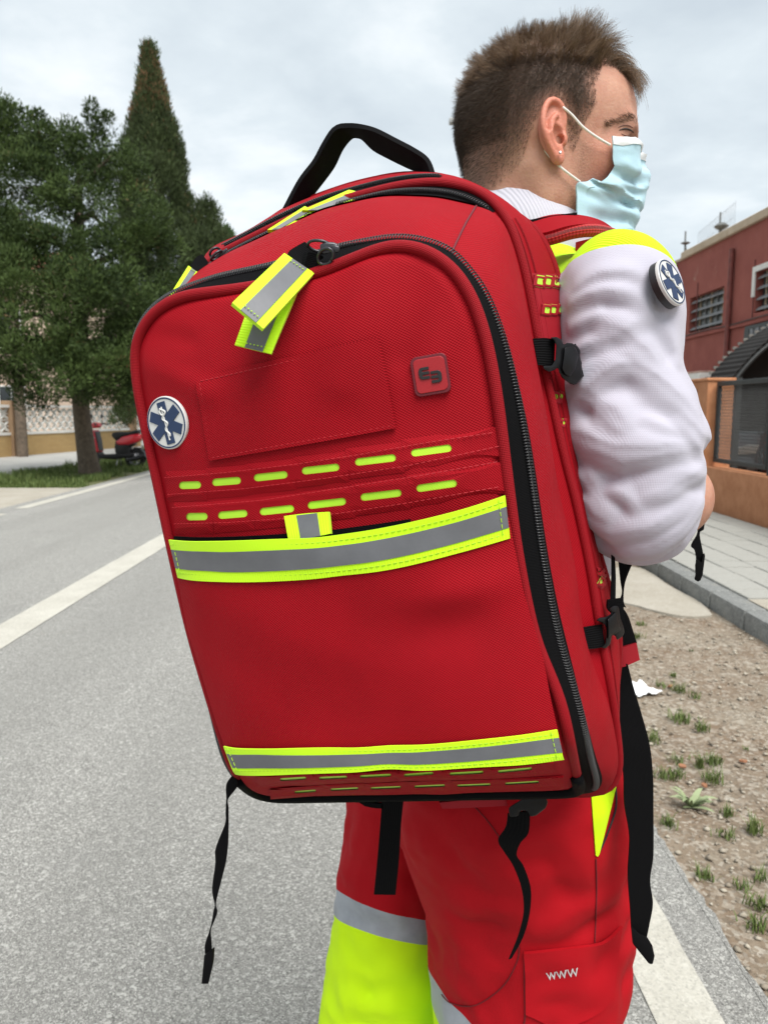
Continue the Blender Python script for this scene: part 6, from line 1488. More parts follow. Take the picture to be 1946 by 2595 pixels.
for (wr, dd, nn_, sd, el) in ((wR, np.array([-.15, .35, .55]), np.array([.9, .2, .1]), 1, eR+np.array([.03, .03, .0])), (wL, np.array([.6, -.25, .55]), np.array([.4, .9, .0]), 1, eL)):
    Vx, Fx = hand(wr, dd, nn_, sd, el); Vall.append(Vx); Fall.append(Fx+nb_); nb_ += len(Vx); flush.append(np.zeros(len(Vx)))
Vall = np.concatenate(Vall); Fall = np.concatenate(Fall); flush = np.concatenate(flush)
body = put('body', Vall, Fall, M_SKIN)
# where hair grows: outline seen from the side (metres in head axes)
HAIRLINE = np.array([(50,85),(38,62),(41,42),(31,24),(24,4),(19,-10),(12,-6),(9,20),(2,36),(-10,40),(-22,32),(-31,8),(-38,-22),(-58,-42),(-84,-56),(-140,-56),(-140,170),(104,170),(96,78),(86,80),(68,86)])/1000.
def inside(px_, pz_, poly):
    r = np.zeros(len(px_), bool); n = len(poly); j = n-1
    for i in range(n):
        xi, zi = poly[i]; xj, zj = poly[j]; c_ = ((zi > pz_) != (zj > pz_)) & (px_ < (xj-xi)*(pz_-zi)/(zj-zi+1e-12)+xi); r ^= c_; j = i
    return r
def edgedist(px_, pz_, poly):
    d = np.full(len(px_), 9.)
    for a, b_ in zip(poly, np.roll(poly, -1, 0)):
        e_ = b_-a; t = np.clip(((px_-a[0])*e_[0]+(pz_-a[1])*e_[1])/(e_@e_), 0, 1); d = np.minimum(d, np.hypot(px_-a[0]-t*e_[0], pz_-a[1]-t*e_[1]))
    return d
Hl = hl_(Vall); isH = np.arange(len(Vall)) < len(Vh)
ins = inside(Hl[:, 0], Hl[:, 2], HAIRLINE); ed_ = edgedist(Hl[:, 0], Hl[:, 2], HAIRLINE)
scalp = np.where(isH & ins, np.clip(ed_/.016, 0, 1)**.9*np.clip(.62+(Hl[:, 2]-.0)/.12, .5, 1), 0)
attr(body, 'scalp', scalp)
bd = isH*np.clip(1-np.abs(Hl[:, 0]-.045)/.05, 0, 1)*np.clip((-.028-Hl[:, 2])/.02, 0, 1)*np.clip((Hl[:, 2]+.135)/.03, 0, 1)*(~ins)
bd = np.maximum(bd, isH*np.clip(1-np.abs(Hl[:, 0]-.030)/.016, 0, 1)*np.clip((.01-Hl[:, 2])/.02, 0, 1)*np.clip((Hl[:, 2]+.06)/.03, 0, 1)*.8)
attr(body, 'beard', bd*.75)
chk = isH*np.exp(-((Hl[:, 0]-.065)**2/.0007+(Hl[:, 2]+.03)**2/.0009))*.55+isH*np.clip((-.05-Hl[:, 2])/.06, 0, 1)*.25
attr(body, 'flush', np.maximum(flush, chk))
# eyes
for s in (-1, 1):
    b = MB(); c_ = hw_((.0862, s*.0325, .0118)); 
    b.lathe([(0, -.0115)]+[(.0115*math.sin(a), -.0115*math.cos(a)) for a in np.linspace(.2, PI-.2, 12)]+[(0, .0115)], 18, tuple(c_-MB_off), 0); e_ = b.build('eye', M_EYE, man, smooth=True)
    b = MB(); b.lathe([(0, .0122), (.003, .0121), (.0058, .0103), (.0058, .0095), (0, .0095)], 16, tuple(c_-MB_off), 0); b.build('iris', M_IRIS, e_, smooth=True)
# ------------------------------------------------------------------ hair: real strands
hb_ = BVHTree.FromPolygons([Vector(p) for p in Vh], [tuple(map(int, f)) for f in Fh])
T3 = Vh[Fh[:, :3]]; ar = np.linalg.norm(np.cross(T3[:, 1]-T3[:, 0], T3[:, 2]-T3[:, 0]), axis=1)
nrmF = np.cross(Vh[Fh[:, 1]]-Vh[Fh[:, 0]], Vh[Fh[:, 3]]-Vh[Fh[:, 0]]); nrmF /= np.linalg.norm(nrmF, axis=1)[:, None]+1e-12
if (nrmF*(Vh[Fh[:, 0]]-np.array([0, 0, .03]))).sum(1).mean() < 0: nrmF = -nrmF
cen = Vh[Fh].mean(1)
okF = inside(cen[:, 0], cen[:, 2], HAIRLINE) & (cen[:, 2] > -.07)
okF &= ~((nrmF[:, 0] > .55) & (cen[:, 2] < .078))
def roots(n, mask):
    w_ = ar*mask; k = rng.choice(len(w_), n, p=w_/w_.sum()); u = rng.uniform(0, 1, (n, 4)); u /= u.sum(1)[:, None]
    return (Vh[Fh[k]]*u[..., None]).sum(1), nrmF[k]
def strands(name, roots_, dirs, L, npt, droop, rad, m, parent, wave=.0, clump=0):
    n = len(roots_); pts = np.zeros((n, npt, 3)); p = roots_.copy(); d = dirs.copy(); pts[:, 0] = p
    for k in range(1, npt):
        d = d+droop/(npt-1)+wave*rng.normal(size=(n, 3)); d /= np.linalg.norm(d, axis=1)[:, None]; p = p+d*(L/(npt-1))[:, None]; pts[:, k] = p
    W_ = hw_(pts.reshape(-1, 3))-MB_off
    if clump:
        gi = rng.choice(n, clump, replace=False); near_ = np.concatenate([np.argmin(((roots_[a:a+2000, None]-roots_[gi][None])**2).sum(2), 1) for a in range(0, n, 2000)])
        tt = np.linspace(0, 1, npt)[None, :, None]; gp = pts[gi][near_]; of_ = (roots_-roots_[gi][near_])[:, None]
        pts = pts*(1-.62*tt**.7)+(gp+of_*(1-.80*tt))*(.62*tt**.7)
        W_ = hw_(pts.reshape(-1, 3))-MB_off
    cu = bpy.data.hair_curves.new(name); cu.add_curves([npt]*n); cu.attributes['position'].data.foreach_set('vector', W_.astype(np.float32).ravel())
    ra = cu.attributes.new('radius', 'FLOAT', 'POINT'); ra.data.foreach_set('value', np.tile(np.linspace(rad, rad*.35, npt), n).astype(np.float32))
    cu.materials.append(m); o = bpy.data.objects.new(name, cu); link(o, parent); return o
def hairmat(name, c0, c1):
    m, nt, p, o = newmat(name); hi = nd(nt, 'ShaderNodeHairInfo'); nt.links.new(mixc(nt, hi.outputs['Random'], c0, c1), p.inputs['Base Color']); p.inputs['Roughness'].default_value = .45; p.inputs['Specular IOR Level'].default_value = .35; return m
M_HTOP = hairmat('hair_top', (.065, .041, .025), (.25, .158, .09)); M_HSIDE = hairmat('hair_side', (.040, .027, .019), (.105, .070, .046)); M_BROW = hairmat('brow_hair', (.10, .062, .038), (.17, .11, .07))
sidem = okF & (cen[:, 2] < .092)
topm = okF & (cen[:, 2] > .072+.25*np.maximum(0, np.abs(cen[:, 1])-.045)-.22*np.maximum(0, -.055-cen[:, 0])) & (nrmF[:, 2] > .12)
# sides and back: clipped short
Rt, Nn = roots(26000, sidem*np.clip(.45+(cen[:, 2]+.02)/.09, .35, 1))
ed2 = edgedist(Rt[:, 0], Rt[:, 2], HAIRLINE); fade = np.clip((Rt[:, 2]+.03)/.10, .12, 1)*np.clip(ed2/.02, .25, 1)
Ls = (.0035+.0075*fade)*rng.uniform(.7, 1.2, len(Rt))
dr_ = Nn*.75+np.array([-.35, 0, -.55])+.25*rng.normal(size=Rt.shape); dr_ /= np.linalg.norm(dr_, axis=1)[:, None]
strands('hair_sides', Rt, dr_, Ls, 3, np.array([-.1, 0, -.3]), .000115, M_HSIDE, man)
Rt, Nn = roots(5200, okF & ~topm & (cen[:, 0] < -.055) & (cen[:, 2] > .0))
dr_ = Nn*.8+np.array([-.3, 0, -.35])+.3*rng.normal(size=Rt.shape); dr_ /= np.linalg.norm(dr_, axis=1)[:, None]
strands('hair_sides', Rt, dr_, .005+.010*np.clip((Rt[:, 2])/.07, 0, 1)*rng.uniform(.5, 1.2, len(Rt)), 4, np.array([-.15, 0, -.5]), .00011, M_HSIDE, man)
# top: longer, tousled, standing up, falling forward over the brow
Rt, Nn = roots(17000, topm)
x = Rt[:, 0]; cl1 = np.stack([nz3(Rt, 75, 1.), nz3(Rt, 75, 11.), nz3(Rt, 75, 23.)], 1); cl2 = np.stack([nz3(Rt, 190, 3.), nz3(Rt, 190, 15.), nz3(Rt, 190, 31.)], 1)
def bl(x, a, b_): return np.clip((x-a)/(b_-a), 0, 1)
fr_ = bl(x, .042, .070)[:, None]; mid = (bl(x, -.02, .02)*(1-bl(x, .045, .065)))[:, None]; bk_ = (1-bl(x, -.075, -.02))[:, None]
dr_ = Nn*.75+fr_*np.array([.55, 0, .30])+mid*np.array([.15, 0, .55])+bk_*np.array([-.65, 0, .25])+(1-fr_-mid-bk_)*np.array([-.05, 0, .35])
dr_ = dr_+1.15*cl1+.7*cl2+.12*rng.normal(size=Rt.shape); dr_ /= np.linalg.norm(dr_, axis=1)[:, None]
Lt = (.018+.021*fr_[:, 0]+.022*mid[:, 0]*np.exp(-((x-.030)/.022)**2)-.001*bk_[:, 0]+.012*cl1[:, 0])*rng.uniform(.65, 1.15, len(x))
droop = fr_*np.array([.05, 0, -2.6])+mid*np.array([.35, 0, .0])+bk_*np.array([-.5, 0, -.15])+.5*cl2
strands('hair_top', Rt, dr_, Lt, 7, droop, .00012, M_HTOP, man, wave=.09, clump=1300)
# brow hairs
okB = (np.abs(cen[:, 1]) > .012) & (np.abs(cen[:, 2]-(.0350-.45*np.maximum(0, .088-cen[:, 0]))) < .0042-.05*np.clip(.088-cen[:, 0], 0, .04)) & (cen[:, 0] > .056) & (nrmF[:, 2] < .9)
Rt, Nn = roots(1000, okB); dr_ = Nn*.3+np.stack([-1.*np.ones(len(Rt)), np.sign(Rt[:, 1])*.5, .05*np.ones(len(Rt))], 1)+.2*rng.normal(size=Rt.shape); dr_ /= np.linalg.norm(dr_, axis=1)[:, None]
strands('eyebrows', Rt, dr_, rng.uniform(.006, .011, len(Rt)), 3, np.array([0, 0, -.1]), .00013, M_BROW, man)
for s in (-1, 1):
    P = []
    for a in np.linspace(.0205, .0475, 12):
        q = hb_.ray_cast(Vector((.16, s*a, .0185-.9*abs(a-.033)**1.3)), Vector((-1, 0, 0)))[0]
        if q is not None: P.append(hw_(np.array(q)+np.array([.0006, s*.0004, 0]))-MB_off)
    if len(P) > 3: b = MB(); b.tube(P, .0009, 6); b.build('eyelashes', M_BROWT, man, smooth=True)
hbw = BVHTree.FromPolygons([Vector(p) for p in hw_(Vh)], [tuple(map(int, f)) for f in Fh])
kf = lambda P: [(1100+x/2.765, y/2.765) for x, y in P]
for nm, P, r_ in (('eyelashes', [(1296,912),(1325,903),(1356,905),(1382,917),(1396,930)], .0011), ('eyelid', [(1290,892),(1325,878),(1362,880),(1392,896)], .0008), ('eyelid', [(1310,938),(1340,950),(1372,956)], .0006)):
    L = []
    for x, y in spline(np.array(kf(P)), 16):
        d = Vector(ray(x, y)).normalized(); hit = hbw.ray_cast(Vector(EYE), d)
        if hit[0] is not None: L.append(np.array(hit[0])-np.array(d)*.0002)
    if len(L) > 4:
        for s in (1, -1):
            Q = hl_(np.array(L)); Q[:, 1] *= s; b = MB(); b.tube(hw_(Q)-MB_off, r_*np.sin(np.linspace(.4, PI-.4, len(Q))), 6); b.build(nm, M_BROWT if nm == 'eyelashes' else M_LID, man, smooth=True)
# ------------------------------------------------------------------ shirt
def arm_sdf(X, Y, Z):
    D = chain(X, Y, Z, AP, AR, .010)
    return smin(D, cap(X, Y, Z, eR+np.array([-.020, .0, .0]), eR+np.array([.016, .115, .0]), .050, .043), .02)
def shirt_sdf(X, Y, Z):
    D = trunk(X, Y, Z, .006); yl, xl, zl = pk(X, Y, Z); D = np.where((xl < .19) & (zl < .165), smax(D, .232-yl, .02), D)
    return np.maximum(D, -(cap(X, Y, Z, hw_((-.012, 0, -.03)), hw_((-.010, 0, -.10)), .064)))
# big folds traced on the sleeve, each a soft ridge lying on its surface
f6 = lambda P: [(1300+x/2.212, 500+y/2.212) for x, y in P]
FOLDS = [([(285,1190),(400,1062),(520,975),(640,925),(760,985),(880,1085),(960,1165),(1022,1255)], .0085), ([(280,1312),(400,1345),(560,1405),(700,1412),(900,1385),(1080,1400)], .0090), ([(300,1080),(400,1095),(470,1160),(560,1190),(600,1260),(660,1330)], .0060),
         ([(640,1035),(760,1110),(900,1185),(1000,1290),(1070,1385)], .007), ([(330,1590),(480,1525),(700,1480),(900,1440),(1050,1405)], .0060), ([(345,1700),(440,1790),(560,1850)], .009), ([(560,1985),(760,1965),(950,1855),(1062,1700)], .007),
         ([(620,2030),(800,2010),(985,1895)], .006), ([(430,700),(600,745),(720,850),(800,950)], .0055), ([(300,625),(400,560),(520,535),(660,560),(760,640)], .0050), ([(330,520),(480,432),(640,420),(760,470)], .004), ([(700,1690),(850,1645),(1000,1555),(1085,1480)], .007),
         ([(300,900),(420,830),(560,800),(700,700),(800,640)], .0050), ([(310,760),(430,690),(520,640)], .0045), ([(840,700),(880,830),(900,980)], .005), ([(330,1450),(450,1440),(560,1480),(640,1540)], .0060), ([(600,1600),(760,1560),(920,1540),(1070,1580)], .005), ([(420,1880),(560,1900),(760,1860),(930,1740),(1040,1620)], .0055), ([(880,1240),(960,1330),(1060,1480)], .005),
         ([(440,1210),(540,1300),(640,1340)], .004), ([(700,1230),(800,1280),(930,1340)], .004), ([(520,1620),(640,1700),(700,1780)], .004), ([(820,470),(860,560),(880,660)], .004), ([(560,860),(660,900),(700,960)], .0035), ([(370,1510),(420,1600),(470,1660)], .005)]
def fold_field(V, fn, folds, hk, wk):
    """soft creases along traced lines: steep on one side, easy on the other, dying out at both ends"""
    X, Y, Z = V.X, V.Y, V.Z; FO = np.zeros(X.shape, np.float32)
    def onto_sdf(px, py):
        r = ray(px, py); r = r/np.linalg.norm(r); t = .55
        for _ in range(70):
            p = EYE+r*t; d = float(fn(*[np.array([c_]) for c_ in p])[0])
            if d < .0004 or t > 1.6: break
            t += d*.8
        return EYE+r*t if t <= 1.6 else None
    for P, r in folds:
        Q = [onto_sdf(*p) for p in lin(P, 18)]; Q = [q for q in Q if q is not None]
        if len(Q) < 3: continue
        Q = np.array(Q); Q[1:-1] = .5*Q[1:-1]+.25*(Q[2:]+Q[:-2]); Q = lin(Q, 22); n = len(Q); hh_ = r*hk*np.sin(np.linspace(0, PI, n))**.7; ww = r*wk
        s = V.sub(Q.mean(0), np.abs(Q-Q.mean(0)).max()+ww*2.6); best = np.full(X[s].shape, 9., np.float32); hgt_ = np.zeros(X[s].shape, np.float32); sg = np.zeros(X[s].shape, np.float32)
        for k in range(n-1):
            a, e_ = Q[k], Q[k+1]-Q[k]; L2 = e_@e_+1e-12; rx, ry, rz_ = X[s]-a[0], Y[s]-a[1], Z[s]-a[2]; t = np.clip((rx*e_[0]+ry*e_[1]+rz_*e_[2])/L2, 0, 1)
            dd = np.sqrt((rx-t*e_[0])**2+(ry-t*e_[1])**2+(rz_-t*e_[2])**2); m = dd < best; best = np.where(m, dd, best); hgt_ = np.where(m, hh_[k]*(1-t)+hh_[k+1]*t, hgt_); sg = np.where(m, e_[0]*rz_-e_[2]*rx, sg)
        wq = np.where(sg > 0, ww*1.9, ww*.85)
        FO[s] += hgt_*np.exp(-(best/wq)**2)-.45*hgt_*np.exp(-((best-ww*1.9)/(ww*.9))**2)*(1-np.exp(-(best/ww)**4))*(sg < 0)
    for ax in range(3):
        for _ in range(1): FO = .5*FO+.25*(np.roll(FO, 1, ax)+np.roll(FO, -1, ax))
    return FO
BX0, BX1 = np.array([.118, .60, 1.085]), np.array([.425, .905, 1.545])
vs = Vol((-.13, .59, .93), (.46, 1.31, 1.60), .0048); X, Y, Z = vs.X, vs.Y, vs.Z
D = smin(shirt_sdf(X, Y, Z), arm_sdf(X, Y, Z), .018)
m_ = .012; inb = (X > BX0[0]+m_) & (X < BX1[0]) & (Y < BX1[1]-m_) & (Z > BX0[2]) & (Z < BX1[2]); D = np.where(inb, D+.006, D)
D = smin(D, chain(X, Y, Z, np.array([SL, (SL+eL)/2, eL]), [.062, .06, .056]), .03)
vs.D = D.astype(np.float32); Vs0, Fs0 = vs.mesh()
va = Vol(BX0, BX1, .0023); X, Y, Z = va.X, va.Y, va.Z
AD = arm_sdf(X, Y, Z); FO = fold_field(va, arm_sdf, [(f6(P), r) for P, r in FOLDS], 1.45, 1.25)
AD = AD-FO*np.clip(1-np.abs(AD)/.03, 0, 1)
D = smin(shirt_sdf(X, Y, Z), AD, .018)
s = va.D.shape; sub = slice(None, None, 4)
Xc, Yc_, Zc = X[sub, sub, sub], Y[sub, sub, sub], Z[sub, sub, sub]
band_ = np.abs(D[sub, sub, sub]) < .022
wr_ = np.zeros(Xc.shape, np.float32); pts_ = np.stack([Xc[band_], Yc_[band_], Zc[band_]], 1)
def rid(P, f, sd, st): 
    q = P*np.array(st); q = q+.022*np.stack([nz3(P, 15, sd+5), nz3(P, 15, sd+9), nz3(P, 15, sd+2)], 1); return 1-2*np.abs(nz3(q, f, sd))
wr_[band_] = .0013*rid(pts_, 17, 0., (.8, 1, 1.3))+.0008*rid(pts_, 40, 7., (1.5, 1, 1.0))
W3 = np.repeat(np.repeat(np.repeat(wr_, 4, 0), 4, 1), 4, 2)[:s[0], :s[1], :s[2]]
for ax in range(3):
    for _ in range(7): W3 = .5*W3+.25*(np.roll(W3, 1, ax)+np.roll(W3, -1, ax))
va.D = (D-W3).astype(np.float32); Vs, Fs_ = va.mesh()
sbv = BVHTree.FromPolygons([Vector(p) for p in Vs], [tuple(map(int, f)) for f in Fs_])
def onto(bvh, px, py, off=0., fallY=.9):
    d = Vector(ray(px, py)).normalized(); hit = bvh.ray_cast(Vector(EYE), d)
    if hit[0] is None: hit = bvh.find_nearest(Vector(atY(px, py, fallY)))
    n = hit[1]; n = n if n.dot(d) < 0 else -n
    return np.array(hit[0]+n*off), np.array(n)
def split(V, Fs, planes):
    """cut a surface by planes (point, normal); returns the pieces: [above first, between, ..., below last]"""
    me = bpy.data.meshes.new('t'); me.vertices.add(len(V)); o = raw('t', V, Fs, None); bm0 = bmesh.new(); bm0.from_mesh(o.data); bpy.data.objects.remove(o)
    res = []
    for k in range(len(planes)+1):
        bm = bm0.copy()
        if k > 0: bmesh.ops.bisect_plane(bm, geom=bm.verts[:]+bm.edges[:]+bm.faces[:], dist=1e-6, plane_co=planes[k-1][0], plane_no=planes[k-1][1], clear_outer=True)
        if k < len(planes): bmesh.ops.bisect_plane(bm, geom=bm.verts[:]+bm.edges[:]+bm.faces[:], dist=1e-6, plane_co=planes[k][0], plane_no=planes[k][1], clear_inner=True)
        bm.verts.index_update(); res.append((np.array([v.co for v in bm.verts]), [[v.index for v in f.verts] for f in bm.faces])); bm.free()
    bm0.free(); return res
def plane3(bvh, pts, up=(0, 0, 1), fallY=.9):
    P = [onto(bvh, *p, fallY=fallY)[0] for p in pts]; n = np.cross(P[1]-P[0], P[2]-P[0]); n /= np.linalg.norm(n); n = n if n@np.array(up) > 0 else -n; return (tuple(sum(P)/3), tuple(n))
yP = np.array([onto(sbv, *p)[0] for p in ((1418,684),(1436,662),(1462,640),(1492,624),(1526,616),(1565,613),(1600,615))]);
yp = (tuple(yP.mean(0)+np.array([0, 0, -.0085])), (.129, .379, .916))
pcs = split(Vs, Fs_, [yp])
pc0 = split(Vs0, Fs0, [yp])
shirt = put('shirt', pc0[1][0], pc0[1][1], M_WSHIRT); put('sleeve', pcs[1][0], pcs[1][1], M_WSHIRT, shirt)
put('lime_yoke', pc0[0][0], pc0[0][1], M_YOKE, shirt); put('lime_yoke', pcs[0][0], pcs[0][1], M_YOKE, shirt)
# collar: ribbed band standing round the neck
n = 44; nc = hw_((-.010, .0, -.060)); cA, cB = [], []
for a in np.linspace(R(28), R(332), n):
    f_ = (1+math.cos(a))/2; dv = np.array([math.cos(a), math.sin(a), 0])
    top = nc+np.array([dv[0]*.069, dv[1]*.063, .020-.030*f_]); cA.append(top); cB.append(nc+np.array([dv[0]*.083, dv[1]*.080, -.040-.028*f_]))
cA, cB = np.array(cA)-MB_off, np.array(cB)-MB_off; s_ = np.linspace(0, 1, 7)[None, :, None]
CP = cA[:, None]*(1-s_)+cB[:, None]*s_; out_d = CP-(nc-MB_off); out_d[..., 2] = 0; out_d /= np.linalg.norm(out_d, axis=2)[..., None]; CP = CP+out_d*(.005*np.sin(PI*s_))
co = sheet('collar', CP, .003, M_COLLAR, shirt)
# round badge on the upper sleeve
bc_ = [(1580+x/8.295, 560+y/8.295) for x, y in ((880,1270),(700,850),(1110,1730),(560,1130),(1200,1420))]
bo_, bn_ = onto(sbv, 1676, 722, .0, .76)
tgt = atY(1694, 718, .690); toe = EYE-tgt; toe /= np.linalg.norm(toe)
# the disc is seen edge-on: it faces to the right, tilted up
ax_long = (atY(1712, 766, .700)-atY(1664, 664, .700)); rad_ = np.linalg.norm(ax_long)/2*1.10; ez_ = -ax_long/np.linalg.norm(ax_long)
side_v = np.cross(ez_, toe); side_v /= np.linalg.norm(side_v)
ca_ = .36; bnm = toe*ca_+(side_v if side_v[0] > 0 else -side_v)*math.sqrt(1-ca_*ca_); bnm -= ez_*(bnm@ez_); bnm /= np.linalg.norm(bnm); ex_ = np.cross(ez_, bnm)
rt_ = Matrix.Rotation(R(28), 3, Vector(bnm)); ez2, ex2 = np.array(rt_ @ Vector(ez_)), np.array(rt_ @ Vector(ex_))
badge(shirt, tgt-MB_off, ex2, ez2, bnm, rad_, .0030, M_RUBK)
b = MB(); b.lathe([(0,0)]+[(rad_*.99, 0), (rad_*.99, .006), (0, .006)], 40); 
Mx = Matrix((Vector(ex2), Vector(ez2), Vector(bnm))).transposed().to_4x4(); o = b.build('badge_backing', M_RUBK, shirt, smooth=True); o.matrix_local = Matrix.Translation(Vector(tgt-MB_off-bnm*.0063)) @ Mx
# ------------------------------------------------------------------ trousers
RL = [(1960,985,1586),(2000,1005,1583),(2050,1026,1580),(2100,1042,1577),(2176,1066,1574),(2236,1088,1573),(2289,1106,1573),(2340,1110,1575),(2400,1112,1572),(2440,1114,1566),(2520,1120,1546),(2595,1128,1526),(2720,1150,1500),(2900,1190,1490)]
LLg = [(1990,905,1150),(2048,902,1140),(2100,893,1130),(2206,879,1125),(2312,864,1122),(2432,849,1122),(2520,841,1122),(2595,832,1122),(2720,840,1110),(2900,860,1080)]
def rows(rws, Yc):
    P, Q = [], []
    for y, l, r in rws: a, b_ = atY(l, y, Yc), atY(r, y, Yc); P.append((a+b_)/2); Q.append((b_-a)[0]/2*.985)
    return P, Q
rP, rQ = rows(RL, .945); lP, lQ = rows(LLg, 1.10)
rP.append(np.array([rP[-1][0]+.02, 1.0, .08])); rQ.append(.085); lP.append(np.array([lP[-1][0]-.02, 1.15, .08])); lQ.append(.08)
vt = Vol((-.17, .78, .05), (.42, 1.30, 1.10), .0052); X, Y, Z = vt.X, vt.Y, vt.Z
D1 = chain(X, Y, Z, np.array(rP), rQ, .01); D2 = chain(X, Y, Z, np.array(lP), lQ, .01)
hipc = np.array([.14, 1.02, .96]); D3 = rot_ell(X, Y, Z, hipc, (.165, .135, .17), np.array([.34, -.94, 0]), np.array([.94, .34, 0]))
yl, xl, zl = pk(X, Y, Z); D3 = smax(D3, .235-yl, .02)
D = smin(smin(D1, D2, .012), D3, .05)
TF = [([(655,130),(615,250),(585,370)], .010), ([(700,140),(690,250),(640,380)], .008), ([(775,125),(805,230),(850,365)], .010), ([(900,170),(990,260),(1090,330)], .009), ([(900,420),(1000,470),(1130,480)], .009), ([(1250,170),(1330,300),(1390,420)], .010), ([(1190,540),(1300,490),(1420,430),(1480,380)], .010),
      ([(560,640),(660,690),(800,665)], .009), ([(555,760),(640,805),(770,790)], .010), ([(690,620),(720,720),(700,830)], .008), ([(900,560),(960,640),(1050,700)], .009), ([(1460,350),(1420,250),(1400,150)], .008), ([(1000,120),(1020,200),(980,330)], .009), ([(920,760),(1010,720),(1090,640)], .008)]
tro_fn = lambda X, Y, Z: np.minimum(chain(X, Y, Z, np.array(rP), rQ, .01), chain(X, Y, Z, np.array(lP), lQ, .01))
FT = fold_field(vt, tro_fn, [(k8(P), r) for P, r in TF], 1.5, 1.5); D = D-FT*np.clip(1-np.abs(D)/.035, 0, 1)
sub = slice(None, None, 3); band_ = np.abs(D[sub, sub, sub]) < .035; Xc, Yc_, Zc = X[sub, sub, sub], Y[sub, sub, sub], Z[sub, sub, sub]; wr_ = np.zeros(Xc.shape, np.float32)
pts_ = np.stack([Xc[band_], Yc_[band_], Zc[band_]], 1); wr_[band_] = .0090*rid(pts_, 8, 3., (1, 1, .8))+.0095*rid(pts_, 19, 17., (1, 1, 1.3)); s = D.shape
W3 = np.repeat(np.repeat(np.repeat(wr_, 3, 0), 3, 1), 3, 2)[:s[0], :s[1], :s[2]]
for ax in range(3):
    for _ in range(3): W3 = .5*W3+.25*(np.roll(W3, 1, ax)+np.roll(W3, -1, ax))
vt.D = (D-W3).astype(np.float32); vt.D[:, :, 0] = .01; Vt, Ft = vt.mesh()
tbv = BVHTree.FromPolygons([Vector(p) for p in Vt], [tuple(map(int, f)) for f in Ft])
def planefit(bvh, pts, fallY):
    P = np.array([onto(bvh, *p, fallY=fallY)[0] for p in pts]); c_ = P.mean(0); n = np.linalg.svd(P-c_)[2][-1]; n = n if n[2] > 0 else -n; n = n+np.array([0, 0, .55]); return (tuple(c_), tuple(n/np.linalg.norm(n)))
lp1 = planefit(tbv, k8([(575,405),(610,450),(640,480),(690,502),(740,512),(800,516),(850,518)]), 1.0); lp2 = planefit(tbv, k8([(558,490),(600,540),(650,570),(700,590),(760,600),(820,605),(865,602)]), 1.0)
rp1 = plane3(tbv, [(1135,2535),(1185,2585),(1330,2690)], fallY=.85); rp2 = (tuple(np.array(rp1[0])+np.array([0, 0, -.055])), rp1[1])
# the two legs are cut apart where they meet, so that each carries its own bands
mid_p = np.array([(rP[6][0]+rQ[6]*-.98)*.5+(lP[4][0]+lQ[4]*.70)*.5, 0, 0])
cenf = Vt[Ft].mean(1); dR = chain(cenf[:, 0], cenf[:, 1], cenf[:, 2], np.array(rP), rQ); dL = chain(cenf[:, 0], cenf[:, 1], cenf[:, 2], np.array(lP), lQ)
legL = (dL < dR) & (cenf[:, 2] < .98)
def subset(V, Fs, mask):
    F2 = Fs[mask]; u, inv = np.unique(F2, return_inverse=True); return V[u], inv.reshape(F2.shape)
VL, FL = subset(Vt, Ft, legL); VR, FR_ = subset(Vt, Ft, ~legL)
pl_ = split(VL, FL, [lp1, lp2]); pr_ = split(VR, FR_, [rp1, rp2])
trou = put('trousers', pr_[0][0], pr_[0][1], M_TROU)
put('trouser_leg', pl_[0][0], pl_[0][1], M_TROU, trou)
put('reflective_band', pl_[1][0], pl_[1][1], M_TGREY, trou); put('yellow_leg', pl_[2][0], pl_[2][1], M_TLIME, trou)
put('reflective_band', pr_[1][0], pr_[1][1], M_TGREY, trou); put('yellow_leg', pr_[2][0], pr_[2][1], M_TLIME, trou)
def tsheet(name, top, bot, nu, nv, off, t, m, parent=trou, fallY=.84):
    a, b_ = spline(np.array(top, float), nu), spline(np.array(bot, float), nu)
    P = np.array([[onto(tbv, *(a[i]*(1-v)+b_[i]*v), off, fallY)[0] for v in np.linspace(0, 1, nv)] for i in range(nu)])
    for _ in range(2):
        Q = P.copy(); Q[1:-1, 1:-1] = .5*P[1:-1, 1:-1]+.125*(P[2:, 1:-1]+P[:-2, 1:-1]+P[1:-1, 2:]+P[1:-1, :-2]); P = Q
    return sheet(name, (P-MB_off)[:, ::-1], t, m, parent)
kt = lambda P: [(1000+x/2.37, 2250+y/2.37) for x, y in P]
cpk = tsheet('cargo_pocket', kt([(778,378),(1000,356),(1200,332),(1290,285),(1345,225)]), kt([(785,745),(940,812),(1090,800),(1230,725),(1300,620)]), 26, 20, .005, .004, M_TROU)
tsheet('pocket_trim', k8([(1388,85),(1432,70),(1470,58)]), k8([(1402,286),(1408,290),(1414,280)]), 8, 16, .002, .001, M_TLIME)
def tline(name, pts, r, m, off=.001, dash=None):
    P = np.array([onto(tbv, x, y, off, .84)[0] for x, y in spline(np.array(pts, float), 40)])-MB_off
    b = MB(); b.tube(P, r, 6); return b.build(name, m, trou, smooth=True)
M_DSEAM = simple('dark_seam', (.16, .002, .006), rough=.8)
tline('seam', k8([(1404,300),(1406,420),(1400,580)]), .0008, M_DSEAM); tline('seam', kt([(745,330),(742,420),(680,550),(590,640),(470,705),(340,690),(285,640)]), .0007, M_DSEAM)
tline('seam', k8([(985,110),(1040,170),(1090,240)]), .0006, M_DSEAM); tline('seam', kt([(778,420),(779,600),(782,760),(775,818)]), .0010, M_DSEAM)
tline('pocket_edge', k8([(1470,60),(1470,130),(1440,220),(1408,290)]), .0011, M_RUBK)
